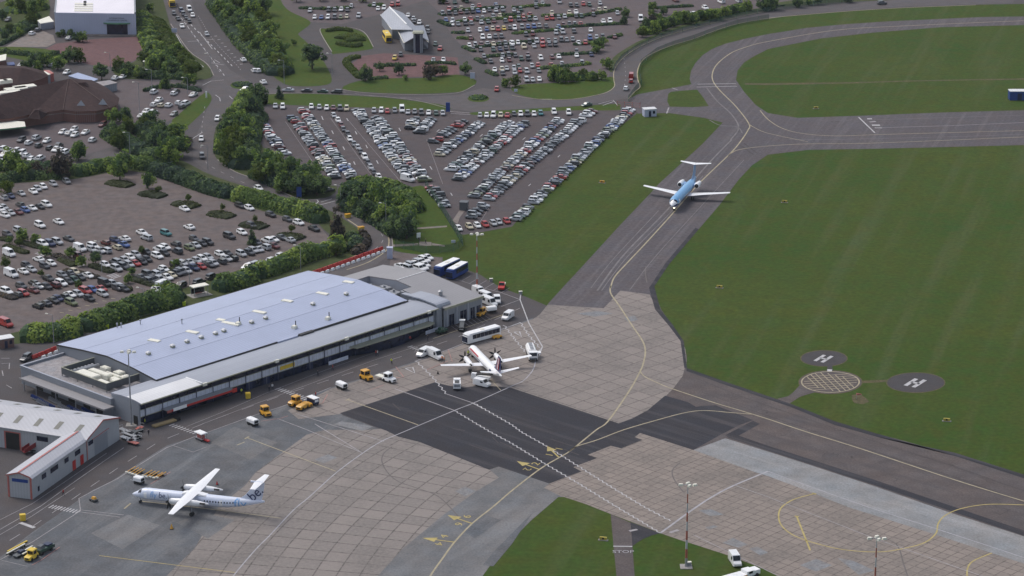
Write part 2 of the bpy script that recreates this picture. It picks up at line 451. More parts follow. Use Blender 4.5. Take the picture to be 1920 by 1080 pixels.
# helipads
def ellipse(cx, cy, rx, ry, n=40): return [(cx + rx * math.cos(2 * math.pi * i / n), cy + ry * math.sin(2 * math.pi * i / n)) for i in range(n)]
M['pad'] = mat_ground("helipad_asphalt", (.07, .066, .07), (.082, .077, .08), .05, .4, 3.0)
M['padrim'] = mat_ground("worn_grass_rim", (.15, .115, .07), (.10, .095, .05), .2, .8, 3.0)
for cx, cy, rx, ry in ((1717, 717.5, 53.5, 18.2), (1545, 672, 42.5, 14.5)):
    sheet("helipad_rim", ellipse(cx, cy, rx + 2.2, ry + 1.2), .012, M['padrim'])
    sheet("helipad", ellipse(cx, cy, rx, ry), .020, M['pad'])
sheet("helipad_rim", ellipse(1557, 716.5, 60.5, 22.5), .016, M['padrim'])
sheet("helipad", ellipse(1557, 716.5, 58.5, 21.5), .024, M['taxi2'])
sheet("helipad_path", [(1457, 748), (1478, 743), (1487, 736), (1500, 722), (1530, 735), (1500, 744), (1480, 757)], .028, M['taxi2'])
sheet("helipad_path", [(1552, 684), (1560, 685), (1562, 697), (1550, 697)], .028, M['pad'])
sheet("helipad_path", [(1612, 714), (1665, 712), (1665, 716), (1612, 719)], .018, M['padrim'])
sheet("bare_earth", [(1597, 741), (1612, 738), (1624, 747), (1630, 753), (1618, 758), (1602, 756), (1598, 750)], .012, M['padrim'])
sheet("field_track", [(1396, 156), (1440, 156), (1600, 154), (1700, 151), (1800, 149), (1920, 147), (1920, 149.5), (1800, 151), (1700, 153), (1600, 156.5), (1440, 159.5), (1397, 159)], .012, M['padrim'])

# landside surfaces
sheet("car_park", [(-120, 350), (0, 340), (60, 335), (137, 335), (240, 318), (320, 340), (400, 368), (490, 395), (560, 412), (600, 425), (625, 455), (560, 482), (480, 508), (400, 540), (300, 568), (150, 610), (40, 632), (-120, 655)], .014, M['lot'])
sheet("car_park_fan", [(478, 216), (500, 197), (695, 203), (840, 206), (890, 212), (1160, 206), (1190, 204), (1194, 213), (1130, 262), (1060, 325), (1000, 380), (960, 425), (900, 436), (858, 440), (840, 414), (800, 352), (760, 352), (700, 342), (640, 345), (600, 345), (540, 305), (495, 275)], .016, M['fan'])
sheet("car_park_far", [(525, -60), (1500, -60), (1480, 8), (1380, 28), (1300, 45), (1220, 75), (1170, 100), (1145, 130), (1140, 148), (1030, 155), (985, 155), (955, 165), (920, 130), (880, 100), (850, 70), (820, 20), (800, 0), (700, 30), (640, 45), (560, 40), (525, 10)], .014, M['far'])
sheet("car_park_left", [(-120, 200), (0, 262), (60, 240), (130, 228), (190, 226), (230, 210), (210, 165), (230, 150), (330, 155), (385, 172), (380, 195), (330, 222), (280, 240), (230, 270), (160, 290), (100, 300), (-120, 330)], .014, M['far'])
sheet("brick_forecourt", [(85, 92), (105, 82), (170, 74), (265, 68), (272, 84), (255, 112), (222, 126), (172, 122), (150, 117), (88, 100)], .018, M['brickpave'])
sheet("pale_yard", [(10, 88), (70, 54), (100, 66), (104, 80), (88, 88)], .018, M['beige'])
sheet("brick_forecourt", [(655, 122), (680, 105), (720, 100), (800, 104), (858, 108), (862, 140), (730, 147), (700, 148)], .018, M['brickpave'])
sheet("gravel_yard", [(735, 472), (800, 478), (830, 482), (828, 495), (800, 505), (740, 512), (730, 500)], .018, M['lot'])

# grass on the landside
for nm, pts, m in [
    ("grass_verge", [(246, -20), (296, -20), (318, 45), (327, 62), (352, 95), (386, 120), (399, 142), (372, 150), (300, 147), (240, 148), (212, 136), (224, 128), (256, 113), (270, 84), (262, 62), (254, 20)], 'scrub'),
    ("grass_verge", [(400, -20), (502, -30), (530, 8), (545, 22), (575, 36), (582, 45), (563, 60), (560, 66), (578, 82), (608, 117), (622, 148), (612, 159), (570, 162), (532, 157), (495, 128), (478, 116), (452, 88), (428, 58)], 'verge'),
    ("traffic_island", [(599, 58), (615, 54), (655, 53), (682, 62), (693, 75), (699, 88), (692, 93), (630, 101), (621, 97)], 'verge'),
    ("grass_verge", [(641, 166), (672, 152), (730, 147), (800, 146), (855, 140), (888, 148), (892, 157), (872, 169), (855, 173), (780, 176), (690, 173)], 'verge'),
    ("grass_verge", [(497, 178), (580, 176), (705, 182), (780, 190), (830, 197), (842, 206), (760, 205), (695, 202), (590, 199), (498, 196), (470, 210), (480, 190)], 'verge'),
    ("grass_verge", [(885, 211), (960, 206), (1085, 199), (1157, 195), (1162, 202), (1155, 207), (1060, 207), (960, 212), (895, 216)], 'verge'),
    ("grass_verge", [(958, 165), (985, 158), (1035, 156), (1095, 152), (1147, 144), (1152, 157), (1146, 168), (1122, 177), (1080, 185), (1022, 187), (975, 178)], 'verge'),
    ("roundabout", ellipse(897, 185, 20, 6.5), 'verge'), ("roundabout", ellipse(453, 160, 21, 7), 'verge'),
    ("grass_verge", [(390, 174), (397, 185), (388, 202), (365, 225), (340, 244), (322, 228), (335, 215), (375, 180)], 'verge'),
    ("grass_verge", [(470, 176), (500, 178), (500, 197), (480, 215), (492, 275), (540, 305), (600, 343), (632, 350), (622, 366), (600, 372), (560, 372), (510, 352), (480, 337), (440, 322), (408, 300), (400, 275), (405, 240), (430, 205)], 'scrub'),
    ("grass_verge", [(636, 380), (640, 345), (700, 342), (760, 352), (801, 352), (840, 414), (858, 440), (868, 462), (840, 482), (790, 478), (740, 470), (735, 455), (728, 430), (700, 405), (660, 392)], 'verge'),
    ("grass_verge", [(607, 392), (640, 408), (675, 432), (687, 448), (687, 462), (660, 487), (600, 503), (480, 548), (400, 578), (200, 618), (30, 645), (20, 625), (130, 605), (300, 555), (430, 512), (560, 470), (620, 448), (598, 420)], 'scrub'),
    ("grass_verge", [(-60, 325), (0, 318), (140, 312), (200, 298), (250, 278), (300, 285), (350, 305), (400, 330), (500, 362), (560, 378), (608, 395), (612, 418), (560, 412), (490, 395), (400, 368), (320, 340), (240, 320), (137, 336), (0, 345), (-60, 350)], 'scrub'),
    ("grass_verge", [(0, 5), (84, -10), (90, 40), (60, 58), (0, 85), (-40, 60)], 'scrub'),
    ("grass_verge", [(0, 88), (85, 92), (120, 105), (128, 118), (95, 122), (40, 112), (0, 102)], 'verge'),
    ("grass_verge", [(1440, 10), (1490, 0), (1600, -8), (1700, -14), (1700, -2), (1560, 5), (1480, 12)], 'scrub'),
    ("grass_strip", [(1470, 12), (1380, 30), (1300, 48), (1240, 66), (1200, 84), (1178, 96), (1155, 117), (1148, 135), (1140, 128), (1150, 108), (1175, 90), (1210, 72), (1300, 40), (1440, 12)], 'scrub'),
]:
    sheet(nm, pts, .026, M[m], 3)
for nm, pts, m in [("path", [(735, 459), (784, 456), (784, 460), (735, 463)], 'beige'), ("path", [(786, 453), (809, 454), (809, 461), (786, 461)], 'beige'), ("path", [(810, 456), (834, 460), (834, 463), (810, 460)], 'beige'),
                   ("path", [(782, 427), (838, 423), (838, 426), (782, 430)], 'beige'), ("path", [(848, 414), (868, 385), (880, 385), (862, 408), (858, 420)], 'beige'),
                   ("path", [(180, 285), (270, 280), (330, 285), (330, 292), (260, 292), (160, 302)], 'road')]:
    sheet(nm, pts, .036, M[m])
# the curving road past the terminal reads as greyer asphalt between kerbs
sheet("road", [(352, -20), (372, 40), (395, 85), (430, 130), (490, 165), (560, 168), (640, 175), (700, 182), (780, 182), (860, 178), (880, 172), (905, 165), (940, 170), (1000, 187), (1060, 188), (1120, 180), (1150, 165), (1151, 135), (1165, 112), (1200, 88), (1280, 58), (1380, 33), (1500, 14), (1700, -2), (1900, -10),
    (1900, 6), (1700, 12), (1500, 27), (1380, 44), (1300, 71), (1230, 96), (1200, 118), (1194, 135), (1196, 160), (1178, 184), (1085, 198), (960, 205), (890, 210), (842, 203), (780, 189), (705, 181), (580, 175), (500, 177), (470, 176), (440, 195), (405, 240), (400, 275), (408, 300), (440, 322), (480, 337), (560, 372), (610, 372), (650, 392),
    (700, 408), (728, 430), (735, 455), (735, 475), (700, 500), (650, 520), (590, 525), (600, 505), (660, 488), (688, 463), (688, 448), (675, 431), (640, 407), (600, 392), (500, 360), (400, 328), (362, 302), (362, 270), (388, 205), (400, 185), (380, 170), (400, 145), (388, 120), (354, 95), (320, 45), (300, -20)], .022, M['road'])
kb = MB()
for pts in ([(688, 448), (688, 463), (660, 487), (600, 505)], [(640, 394), (700, 408), (728, 430), (736, 455), (735, 475)], [(499, 177), (580, 175), (705, 181), (780, 189), (842, 204)], [(641, 168), (690, 175), (780, 178), (855, 175), (890, 160)],
            [(622, 97), (600, 58), (615, 53), (655, 52), (683, 61), (700, 88)], [(320, 45), (354, 95), (388, 120), (401, 142)], [(408, 300), (440, 322), (480, 337), (560, 373), (600, 374)]):
    q = [G(*p) for p in sm(pts, 5)]
    for a, b in zip(q[:-1], q[1:]):
        d = b - a
        if d.length > .05: kb.obox((a.x + b.x) / 2, (a.y + b.y) / 2, 0, .14, d.length, .3, math.atan2(d.y, d.x))
tag(kb.build("kerb", M['kerb']), kind="structure")

# ---------------------------------------------------------------- painted markings
ZM = .052
mb = MB()
Y, CR, W_, FA, RD, RU = 0, 1, 2, 3, 4, 5
for pts, w, mi in [
    ([(1145, 540), (1152, 520), (1177, 492), (1210, 457), (1260, 402), (1310, 345), (1365, 292), (1385, 270), (1402, 245), (1404, 232), (1380, 200), (1350, 170), (1337, 152), (1336, 137), (1345, 120), (1370, 100), (1400, 88), (1440, 78), (1565, 57), (1690, 49), (1920, 39), (2040, 36)], .42, CR),
    ([(1365, 292), (1385, 281), (1440, 274), (1515, 270), (1620, 269), (1780, 263), (1920, 257), (2040, 253)], .35, CR),
    ([(1404, 232), (1412, 238), (1440, 250), (1515, 266)], .3, CR), ([(1425, 207), (1440, 224), (1465, 240), (1502, 250), (1565, 255), (1665, 252), (1920, 245), (2040, 241)], .35, CR),
    ([(1145, 536), (1145, 550), (1160, 572), (1185, 610), (1205, 640), (1210, 660), (1206, 682), (1200, 697), (1180, 733), (1140, 790), (1117, 807), (1070, 845), (1047, 859), (1012, 880), (960, 920), (925, 950), (885, 982), (852, 1017), (830, 1047), (807, 1080), (780, 1130)], .42, CR),
    ([(1200, 697), (1210, 707), (1235, 719), (1260, 729), (1335, 754), (1385, 769), (1440, 786), (1512, 810), (1615, 842), (1790, 900), (1920, 940), (2040, 976)], .38, CR),
    ([(1067, 847), (1082, 837), (1120, 825), (1170, 806), (1235, 787), (1285, 774), (1322, 770), (1372, 774), (1410, 777)], .36, CR),
    ([(2000, 949), (1920, 947), (1852, 946), (1802, 954), (1772, 967), (1759, 982), (1755, 1000), (1735, 1017), (1702, 1027), (1652, 1035), (1590, 1032), (1540, 1022), (1490, 1005), (1465, 985), (1460, 965), (1467, 950), (1490, 936), (1527, 926)], .34, Y),
    ([(1860, 1037), (1825, 1052), (1814, 1067), (1814, 1090)], .34, Y)]:
    ribbon(mb, pts, w, ZM, mi, 6)
for pts, w, mi in [([(1494, 969), (1519, 1032)], .4, Y), ([(652, 750), (784, 797)], .3, CR), ([(463, 821), (630, 884)], .3, CR), ([(265, 940), (395, 955), (527, 972)], .32, CR), ([(186, 1042), (442, 1074)], .22, Y), ([(920, 712), (939, 732)], .25, CR),
                   ([(233, 954), (245, 944)], .4, CR), ([(444, 835), (459, 829)], .3, CR), ([(459, 823), (467, 819)], .5, CR), ([(648, 751), (656, 748)], .5, CR), ([(1523, 925), (1530, 927)], .7, Y), ([(1490, 968), (1498, 969)], .6, Y)]:
    ribbon(mb, pts, w, ZM, mi)
for pts, w in [([(1016, 652), (1007, 665), (1002, 687), (995, 700), (980, 715), (960, 724), (890, 755), (852, 770), (757, 810), (717, 827), (680, 850), (630, 887), (580, 932), (550, 957), (505, 1005), (480, 1030), (440, 1077), (410, 1120)], .3),
               ([(1238, 1000), (1260, 984), (1297, 957), (1335, 932), (1375, 911), (1440, 884)], .5), ([(1440, 884), (1540, 920), (1640, 955), (1765, 995), (1920, 1046), (2040, 1087)], .25)]:
    ribbon(mb, pts, w, ZM + .004, 6, 6)
for pts, w, mi in [([(1377, 910), (1440, 932), (1640, 1010), (1920, 1108)], .22, FA), ([(1300, 1003), (1440, 1071), (1500, 1100)], .2, FA), ([(740, 729), (852, 770)], .3, FA), ([(837, 739), (890, 757)], .3, FA), ([(887, 757), (905, 766)], .3, FA),
                   ([(960, 611), (976, 605)], .3, W_), ([(872, 641), (960, 611)], .28, FA), ([(780, 677), (840, 656), (872, 643)], .28, FA), ([(977, 547), (975, 562), (992, 607), (1017, 650), (1010, 670)], .3, W_), ([(905, 540), (940, 549), (975, 562)], .22, FA), ([(940, 575), (975, 562)], .2, FA),
                   ([(812, 635), (860, 619), (950, 588), (958, 584)], .26, CR), ([(590, 795), (680, 850)], .26, FA), ([(555, 776), (720, 828)], .26, FA), ([(520, 785), (575, 806), (680, 850)], .24, FA),
                   ([(232, 840), (198, 863), (135, 907), (77, 949), (0, 993), (-60, 1025)], .2, FA), ([(200, 850), (120, 905), (60, 945), (0, 975)], .16, FA), ([(140, 915), (60, 968), (0, 1003)], .16, FA),
                   ([(820, 616), (720, 655), (600, 698), (500, 737), (420, 772), (350, 800)], .14, FA), ([(812, 640), (700, 676), (560, 728), (480, 757), (380, 795)], .14, FA),
                   ([(370, 817), (312, 840), (220, 898), (176, 920), (148, 935), (151, 958), (60, 1017), (0, 1050)], .22, FA), ([(148, 956), (232, 966)], .2, FA), ([(148, 960), (225, 970)], .2, FA), ([(530, 762), (480, 778), (380, 814)], .2, FA), ([(620, 727), (530, 762)], .2, FA),
                   ([(320, 885), (282, 908)], .16, RD), ([(362, 848), (322, 835)], .16, FA), ([(362, 848), (388, 838)], .16, FA), ([(490, 790), (525, 785), (540, 780)], .16, RD), ([(614, 740), (605, 756), (590, 760)], .2, RD), ([(757, 707), (742, 688)], .18, RD), ([(757, 707), (742, 709)], .18, RD), ([(800, 694), (840, 677)], .18, RD), ([(720, 722), (690, 733)], .16, RD),
                   ([(112, 1026), (78, 1050), (60, 1060)], .18, RD), ([(3, 1051), (50, 1062)], .16, FA), ([(840, 655), (848, 678)], .16, RD), ([(1308, 158), (1380, 157)], .45, W_), ([(1306, 163.5), (1382, 162)], .45, W_), ([(1260, 165), (1271, 169)], .5, FA), ([(1254, 202), (1250, 213)], .5, FA),
                   ([(1610, 220), (1640, 249)], .5, W_), ([(1640, 240), (1780, 236), (1920, 230)], .3, FA), ([(1626, 223), (1635, 223)], 1.3, W_), ([(1630, 229), (1642, 228)], 1.3, FA), ([(1635, 235), (1650, 235)], 1.6, W_), ([(1640, 240), (1654, 240)], .9, W_),
                   ([(1150, 1024.5), (1185.5, 1025)], .45, W_), ([(1180, 996), (1195, 993)], .8, FA), ([(1256, 999), (1272, 994)], .9, FA)]:
    ribbon(mb, pts, w, ZM + .008, mi)
for pts in ([(852, 770), (917, 809), (960, 832), (1022, 870), (1085, 907), (1155, 950), (1237, 999)], [(890, 757), (960, 797), (977, 810), (1025, 837), (1085, 875), (1160, 922), (1210, 952), (1257, 977)]):
    zigzag(mb, pts, .30, ZM + .012, .24, .95, W_)
for pts in ([(780, 677), (810, 706), (837, 739)], [(976, 605), (992, 630), (1012, 652)], [(945, 610), (965, 636), (985, 660)]):
    zigzag(mb, pts, .28, ZM + .012, .3, 1.5, W_)
dashes(mb, [(975, 578), (855, 634), (755, 668), (655, 700), (527, 742), (400, 787), (297, 829), (225, 875), (60, 988), (0, 1025)], .2, ZM, 4.0, 4.6, FA)
# zebra crossings
for a, b, n, ln, w in (((521, 729), (575, 748), 11, 1.9, .4), ((769, 650), (792, 659), 6, 1.7, .36), ((96, 950), (146, 960), 10, 2.0, .36), ((322, 797), (366, 812), 9, 1.8, .34), ((40, 981), (62, 989), 6, 1.0, .8)):
    A, B = G(*a), G(*b); d = (B - A).normalized(); nn = Vector((-d.y, d.x))
    for k in range(n):
        c = A.lerp(B, k / (n - 1))
        ribbon(mb, [c - nn * ln / 2, c + nn * ln / 2], w, ZM, W_, world_pts=True)
# stand arrows
def arrow(tip, tail, w=.4):
    T, A = G(*tip), G(*tail); d = (T - A).normalized(); nn = Vector((-d.y, d.x))
    hb = T - d * 3.2
    ribbon(mb, [A, hb], w, ZM + .016, Y, world_pts=True)
    mb.add([(T.x, T.y, ZM + .016), (hb.x + nn.x * 1.25, hb.y + nn.y * 1.25, ZM + .016), (hb.x - nn.x * 1.25, hb.y - nn.y * 1.25, ZM + .016)], [(0, 1, 2)], Y)
def ground_text(s, p, p2, size, mi, z=ZM + .016, sx=1.0):
    """text at pixel p, its baseline running towards pixel p2"""
    a = head(p[0], p[1], p2[0] - p[0], p2[1] - p[1]); c = G(*p)
    vs, fs = textmesh(s, size)
    ca, sa = math.cos(a), math.sin(a)
    mb.add([(c.x + ca * v.x * sx - sa * v.y, c.y + sa * v.x * sx + ca * v.y, z) for v in vs], fs, mi)
for tip, tail, num, a, b in (((839, 966), (885, 982), "6", (876, 969), (860, 983)), ((792, 1009), (852, 1017), "4", (833, 1006), (823, 1020)), ((1026, 837), (1047, 857), "1", (1049, 842), (1029, 853)), ((969, 865), (1012, 881), "2", (1005, 870), (988, 880))):
    arrow(tip, tail)
    ground_text(num, a, (a[0] + 10, a[1] - 7), 2.7, Y, sx=1.3)
    ground_text(num, b, (b[0] - 10, b[1] + 7), 2.7, Y, sx=1.3)
ground_text("STOP", (1168.5, 1035), (1180, 1035), 2.1, 6, sx=.95)
# H marks of the helipads, drawn as bars
for c, k in (((1716, 718), 1.15), ((1544, 672.5), 1.0)):
    P = lambda dx, dy: (c[0] + dx * k, c[1] + dy * k)
    for a, b in ((P(-16, 4.6), P(2, -6.6)), (P(-3, 7.2), P(16, -4.6)), (P(-7, -1.2), P(7, 1.4))):
        ribbon(mb, [a, b], .95 * k, ZM, W_)
# yellow lattice of the middle pad
ring = ellipse(1557, 716.5, 54, 19.5, 48)
ribbon(mb, ring + [ring[0]], .35, ZM, CR)
for t in (-.72, -.48, -.24, 0, .24, .48, .72):
    h = math.sqrt(1 - t * t)
    for ax, ay, bx, by in ((t - .35 * h, -h * .94, t + .35 * h, h * .94), (-h * .98, t + .2 * h, h * .98, t - .2 * h)):
        n_ = max(1.0, math.hypot(ax, ay), math.hypot(bx, by))
        ribbon(mb, [(1557 + 54 * ax / n_, 716.5 + 19.5 * ay / n_), (1557 + 54 * bx / n_, 716.5 + 19.5 * by / n_)], .28, ZM + .004, CR)
ribbon(mb, [(1551, 694.5), (1560, 695)], 1.6, ZM, W_)
# triangles painted on the stands, bay lines
for tri in (((760, 691), (774, 689), (778, 700)), ((964, 623), (974, 622), (978, 632))):
    q = [G(*p) for p in tri]
    ribbon(mb, q + [q[0]], .45, ZM + .012, W_, world_pts=True)
for k in range(6):
    x, y = 866 + 14.5 * k, 527 + 4.6 * k
    ribbon(mb, [(x, y), (x + 17, y - 10)], .14, ZM, FA)
ribbon(mb, [(853, 523), (905, 540)], .16, ZM, FA)
for k in range(9):
    ribbon(mb, [(858 + 8 * k, 620 - 2.4 * k), (838 + 8 * k, 606 - 2.4 * k)], .12, ZM, FA)
# rubber marks on the slabs
for pts in ([(735, 838), (720, 850), (716, 865), (726, 885), (745, 902), (780, 915), (820, 930), (850, 958), (863, 975)], [(1275, 868), (1262, 880), (1262, 895), (1275, 915), (1283, 924)], [(1211, 500), (1210, 512), (1213, 530)], [(1640, 1005), (1680, 1020), (1695, 1060), (1705, 1090)]):
    ribbon(mb, pts, .32, ZM - .008, RU, 6)
tag(mb.build("apron_marking", [M['yellow_paint'], M['cream_paint'], M['white_paint'], M['faded_paint'], M['red_paint'], M['rubber'], M['arc_paint']]), kind="structure")

# wear on the pavements: joints, cracks, patches and tyre-polished strips
M['wear'] = mat_plain("polished_wear_strip", (.165, .152, .155), .85, var=.2, sc=.3)
M['crack'] = mat_plain("sealed_crack", (.062, .054, .055), .9, var=.2, sc=.6)
M['patch'] = mat_ground("grey_patch_repair", (.262, .264, .272), (.235, .236, .244), .2, .6, 2)
wm = MB(); ZW = .046
for pts, w in (([(1120, 545), (1168, 480), (1250, 395), (1330, 305), (1372, 262)], .55), ([(1128, 545), (1176, 482), (1256, 400), (1318, 330)], .3), ([(1108, 540), (1150, 486), (1235, 395)], .25), ([(1180, 545), (1230, 480), (1330, 370), (1395, 300)], .25),
               ([(1325, 165), (1345, 190), (1372, 215), (1385, 240), (1370, 262)], .5), ([(1330, 225), (1350, 235), (1382, 238), (1392, 250)], .4), ([(1540, 226), (1700, 223), (1920, 216)], .25), ([(1480, 262), (1600, 261), (1800, 256), (1920, 252)], .3)):
    ribbon(wm, pts, w, ZW, 0, 6)
r_ = random.Random(3)
for t in (.3, .68):
    q = [tuple(a + (b - a) * t for a, b in zip(p0, p1)) for p0, p1 in (((1330, 757), (1300, 690)), ((1440, 795), (1372, 722)), ((1560, 835), (1482, 760)), ((1700, 880), (1600, 800)), ((1850, 930), (1740, 842)), ((1990, 985), (1900, 895)))]
    ribbon(wm, q, .18, ZW, 1)
for k in range(26):
    x = r_.uniform(1330, 1900); y = 735 + (x - 1330) * .33 + r_.uniform(-20, 60)
    pts = [(x, y)]
    for j in range(r_.randint(3, 6)):
        pts.append((pts[-1][0] + r_.uniform(-3, 9), pts[-1][1] + r_.choice((-1, 1)) * r_.uniform(-1, 4)))
    ribbon(wm, pts, r_.uniform(.1, .2), ZW, 1)
for k in range(22):
    t = r_.random(); x = 1330 - 180 * t + r_.uniform(-30, 50); y = 300 + 220 * t + r_.uniform(-10, 10)
    pts = [(x, y)]
    for j in range(4): pts.append((pts[-1][0] + r_.uniform(2, 12), pts[-1][1] + r_.uniform(-1.5, 2.5)))
    ribbon(wm, pts, r_.uniform(.1, .18), ZW, 1)
for pts in ([(1212, 275), (1222, 266)],): pass
ribbon(wm, [(1388, 272), (1412, 290)], .8, ZW, 1); ribbon(wm, [(1395, 269), (1419, 287)], .6, ZW, 1)
for k in range(16):
    x, y = r_.uniform(700, 1130), 0
    y = 735 + (x - 700) * .18 + r_.uniform(0, 70)
    ribbon(wm, [(x, y), (x + r_.uniform(10, 40), y + r_.uniform(2, 14))], r_.uniform(.15, .4), ZW, 1)
tag(wm.build("pavement_wear", [M['wear'], M['crack']]), kind="structure")
for pts in ([(1310, 957), (1333, 955), (1357, 965), (1332, 968)], [(1322, 989), (1338, 985), (1346, 988), (1329, 993)], [(1354, 1018), (1374, 1009), (1402, 1021), (1385, 1027)], [(1405, 1029), (1420, 1025), (1440, 1036), (1426, 1042)], [(1500, 1060), (1530, 1048), (1560, 1060), (1530, 1072)], [(1570, 1046), (1600, 1052), (1640, 1070), (1610, 1078)],
            [(853, 921), (872, 913), (893, 921), (873, 931)], [(590, 862), (615, 852), (632, 858), (607, 869)], [(1170, 596), (1190, 592), (1196, 600), (1178, 604)], [(1080, 588), (1120, 583), (1150, 588), (1115, 594)], [(640, 790), (700, 800), (680, 808), (625, 796)]):
    sheet("concrete_patch", pts, .0395, M['patch'])
for pts in ([(395, 830), (440, 800), (520, 830), (470, 862)], [(330, 980), (380, 962), (440, 975), (390, 1010)], [(170, 1000), (240, 965), (300, 985), (230, 1030)], [(1000, 960), (930, 1030), (905, 1060), (925, 1062), (960, 1020)], [(860, 990), (905, 965), (940, 975), (890, 1010)]):
    sheet("surface_patch", pts, .0385, M['grey'] if pts[0][0] > 800 else M['grey2'])
mb = MB()
road_lines = [([(330, 10), (360, 62), (395, 108), (412, 135)], 1, 2.2, 3.0), ([(372, 30), (400, 75), (440, 118), (452, 132)], 1, 2.0, 2.0), ([(640, 398), (690, 412), (716, 440), (716, 455), (700, 470)], 1, 3, 4), ([(384, 200), (378, 250), (382, 300), (430, 330), (480, 352), (560, 382)], 1, 2.5, 4.5),
              ([(640, 172), (700, 180), (800, 186)], 1, 2, 4), ([(1170, 110), (1173, 140), (1170, 165)], 1, 2, 5)]
for pts, mi, on, off in road_lines: dashes(mb, pts, .18, .05, on, off, mi, smooth=4)
for pts in ([(650, 398), (690, 407), (716, 425), (727, 440), (729, 458), (722, 472), (690, 492), (650, 506)], [(652, 412), (677, 430), (688, 448), (688, 463), (660, 483), (620, 498)], [(1830, 9.5), (1700, 14.5), (1600, 20.5), (1500, 28.5), (1440, 34.5), (1380, 45.5), (1340, 58), (1300, 73), (1260, 85), (1230, 97), (1210, 108), (1200, 120), (1195, 135), (1196, 150), (1200, 163), (1190, 172), (1178, 186)]):
    ribbon(mb, pts, .4, .05, 2, 5)
ribbon(mb, [(1440, 20), (1380, 33), (1330, 45), (1280, 58), (1240, 70), (1200, 87), (1175, 103), (1158, 120), (1151, 135), (1151, 150), (1152, 162), (1140, 172), (1120, 178), (1080, 185), (1040, 187), (1000, 185), (960, 179)], .3, .05, 2, 5)
for k in range(14):
    ribbon(mb, [(352 + 6.2 * k, 40 + 6.2 * k), (354.5 + 6.2 * k, 43.4 + 6.2 * k)], .35, .05, 0)
    ribbon(mb, [(340 + 6.0 * k, 34 + 8.0 * k), (342.5 + 6.0 * k, 38 + 8.0 * k)], .3, .05, 0)
for pts in ([(374, 60), (398, 92)], [(396, 118), (420, 122)], [(402, 112), (412, 118)], [(380, 160), (396, 152), (420, 150)], [(404, 178), (412, 184), (413, 190)], [(430, 180), (436, 186)], [(358, 262), (380, 248)], [(330, 64), (350, 100), (382, 126)]):
    ribbon(mb, pts, .25, .05, 0)
for k in range(9): ribbon(mb, [(402 + 6.0 * k, 68 + 6.6 * k), (407 + 6.0 * k, 67.5 + 6.6 * k)], .5, .05, 0)
for pts in ([(352, 78), (372, 77)], [(384, 75), (402, 74)], [(591, 384), (597, 378), (594, 374)], [(598, 385), (628, 377)], [(602, 379), (622, 373)], [(840, 209), (880, 212)], [(1010, 186), (1035, 186)], [(1122, 195), (1150, 188), (1158, 198)], [(1130, 198), (1152, 190)], [(845, 213), (882, 215)]):
    ribbon(mb, pts, .3, .05, 0)
# bay lines and arrows of the fan car park
for (x0, y0, x1, y1) in ((535, 228, 596, 318), (620, 222, 712, 350), (655, 228, 752, 342), (830, 345, 800, 262), (870, 305, 945, 240), (940, 355, 1040, 250), (892, 430, 918, 388)):
    ribbon(mb, [(x0, y0), (x1, y1)], .1, .05, 1)
for (x, y, dx, dy) in ((603, 218, 3, 7), (622, 245, 3, 6), (643, 275, 3, 6), (663, 303, 3, 6), (650, 222, 3, 5), (666, 246, 3, 6), (686, 272, 3, 6), (706, 301, 3, 6), (735, 340, 4, 5), (748, 240, 3, 6), (806, 312, 4, 6), (824, 243, -5, 4), (905, 252, -5, 4), (845, 362, 3, 5), (1050, 291, -4, 4), (995, 345, -4, 4), (985, 258, -5, 4)):
    ribbon(mb, [(x, y), (x + dx, y + dy)], .3, .05, 0)
for (x0, y0) in ((135, 496), (200, 518), (66, 476)):
    for k in range(4): ribbon(mb, [(x0 + 4 * k, y0 + 1.5 * k), (x0 + 4 * k + 15, y0 - 5 + 1.5 * k)], .45, .05, 0)
for k in range(7): ribbon(mb, [(112 + 16 * k, 586 - 4.4 * k), (120 + 16 * k, 587 - 4.4 * k)], .3, .05, 2)
# box markings of the forecourt road left of the terminal
for pts in ([(2, 672), (18, 672)], [(3, 682), (18, 681), (17, 692)], [(4, 695), (6, 705)], [(12, 722), (22, 728)]): ribbon(mb, pts, .25, .05, 1)
tag(mb.build("road_marking", [M['white_paint'], M['faded_paint'], M['cream_paint']]), kind="structure")
# ---------------------------------------------------------------- vegetation
def mat_leaf(name, c):
    m, n, l, b = newmat(name)
    v = coords(n, l)
    oi = N(n, "ShaderNodeObjectInfo")
    col = mix(n, l, noise(n, l, v, 2.2, 3, .3, .7), mul(c, .72), mul(c, 1.3))
    col = mix(n, l, oi.outputs["Random"], mix(n, l, 1.0, col, (.85, .87, .9), 'MULTIPLY'), mix(n, l, 1.0, col, (1.18, 1.12, .98), 'MULTIPLY'))
    l.new(col, b.inputs["Base Color"])
    b.inputs["Roughness"].default_value = .75
    b.inputs["Specular IOR Level"].default_value = .2
    tr = N(n, "ShaderNodeBsdfTranslucent"); ms = N(n, "ShaderNodeMixShader"); ms.inputs[0].default_value = .35
    l.new(mix(n, l, 1.0, col, (1.3, 1.35, .8), 'MULTIPLY'), tr.inputs[0]); l.new(b.outputs[0], ms.inputs[1]); l.new(tr.outputs[0], ms.inputs[2])
    l.new(ms.outputs[0], n["Material Output"].inputs[0])
    return m
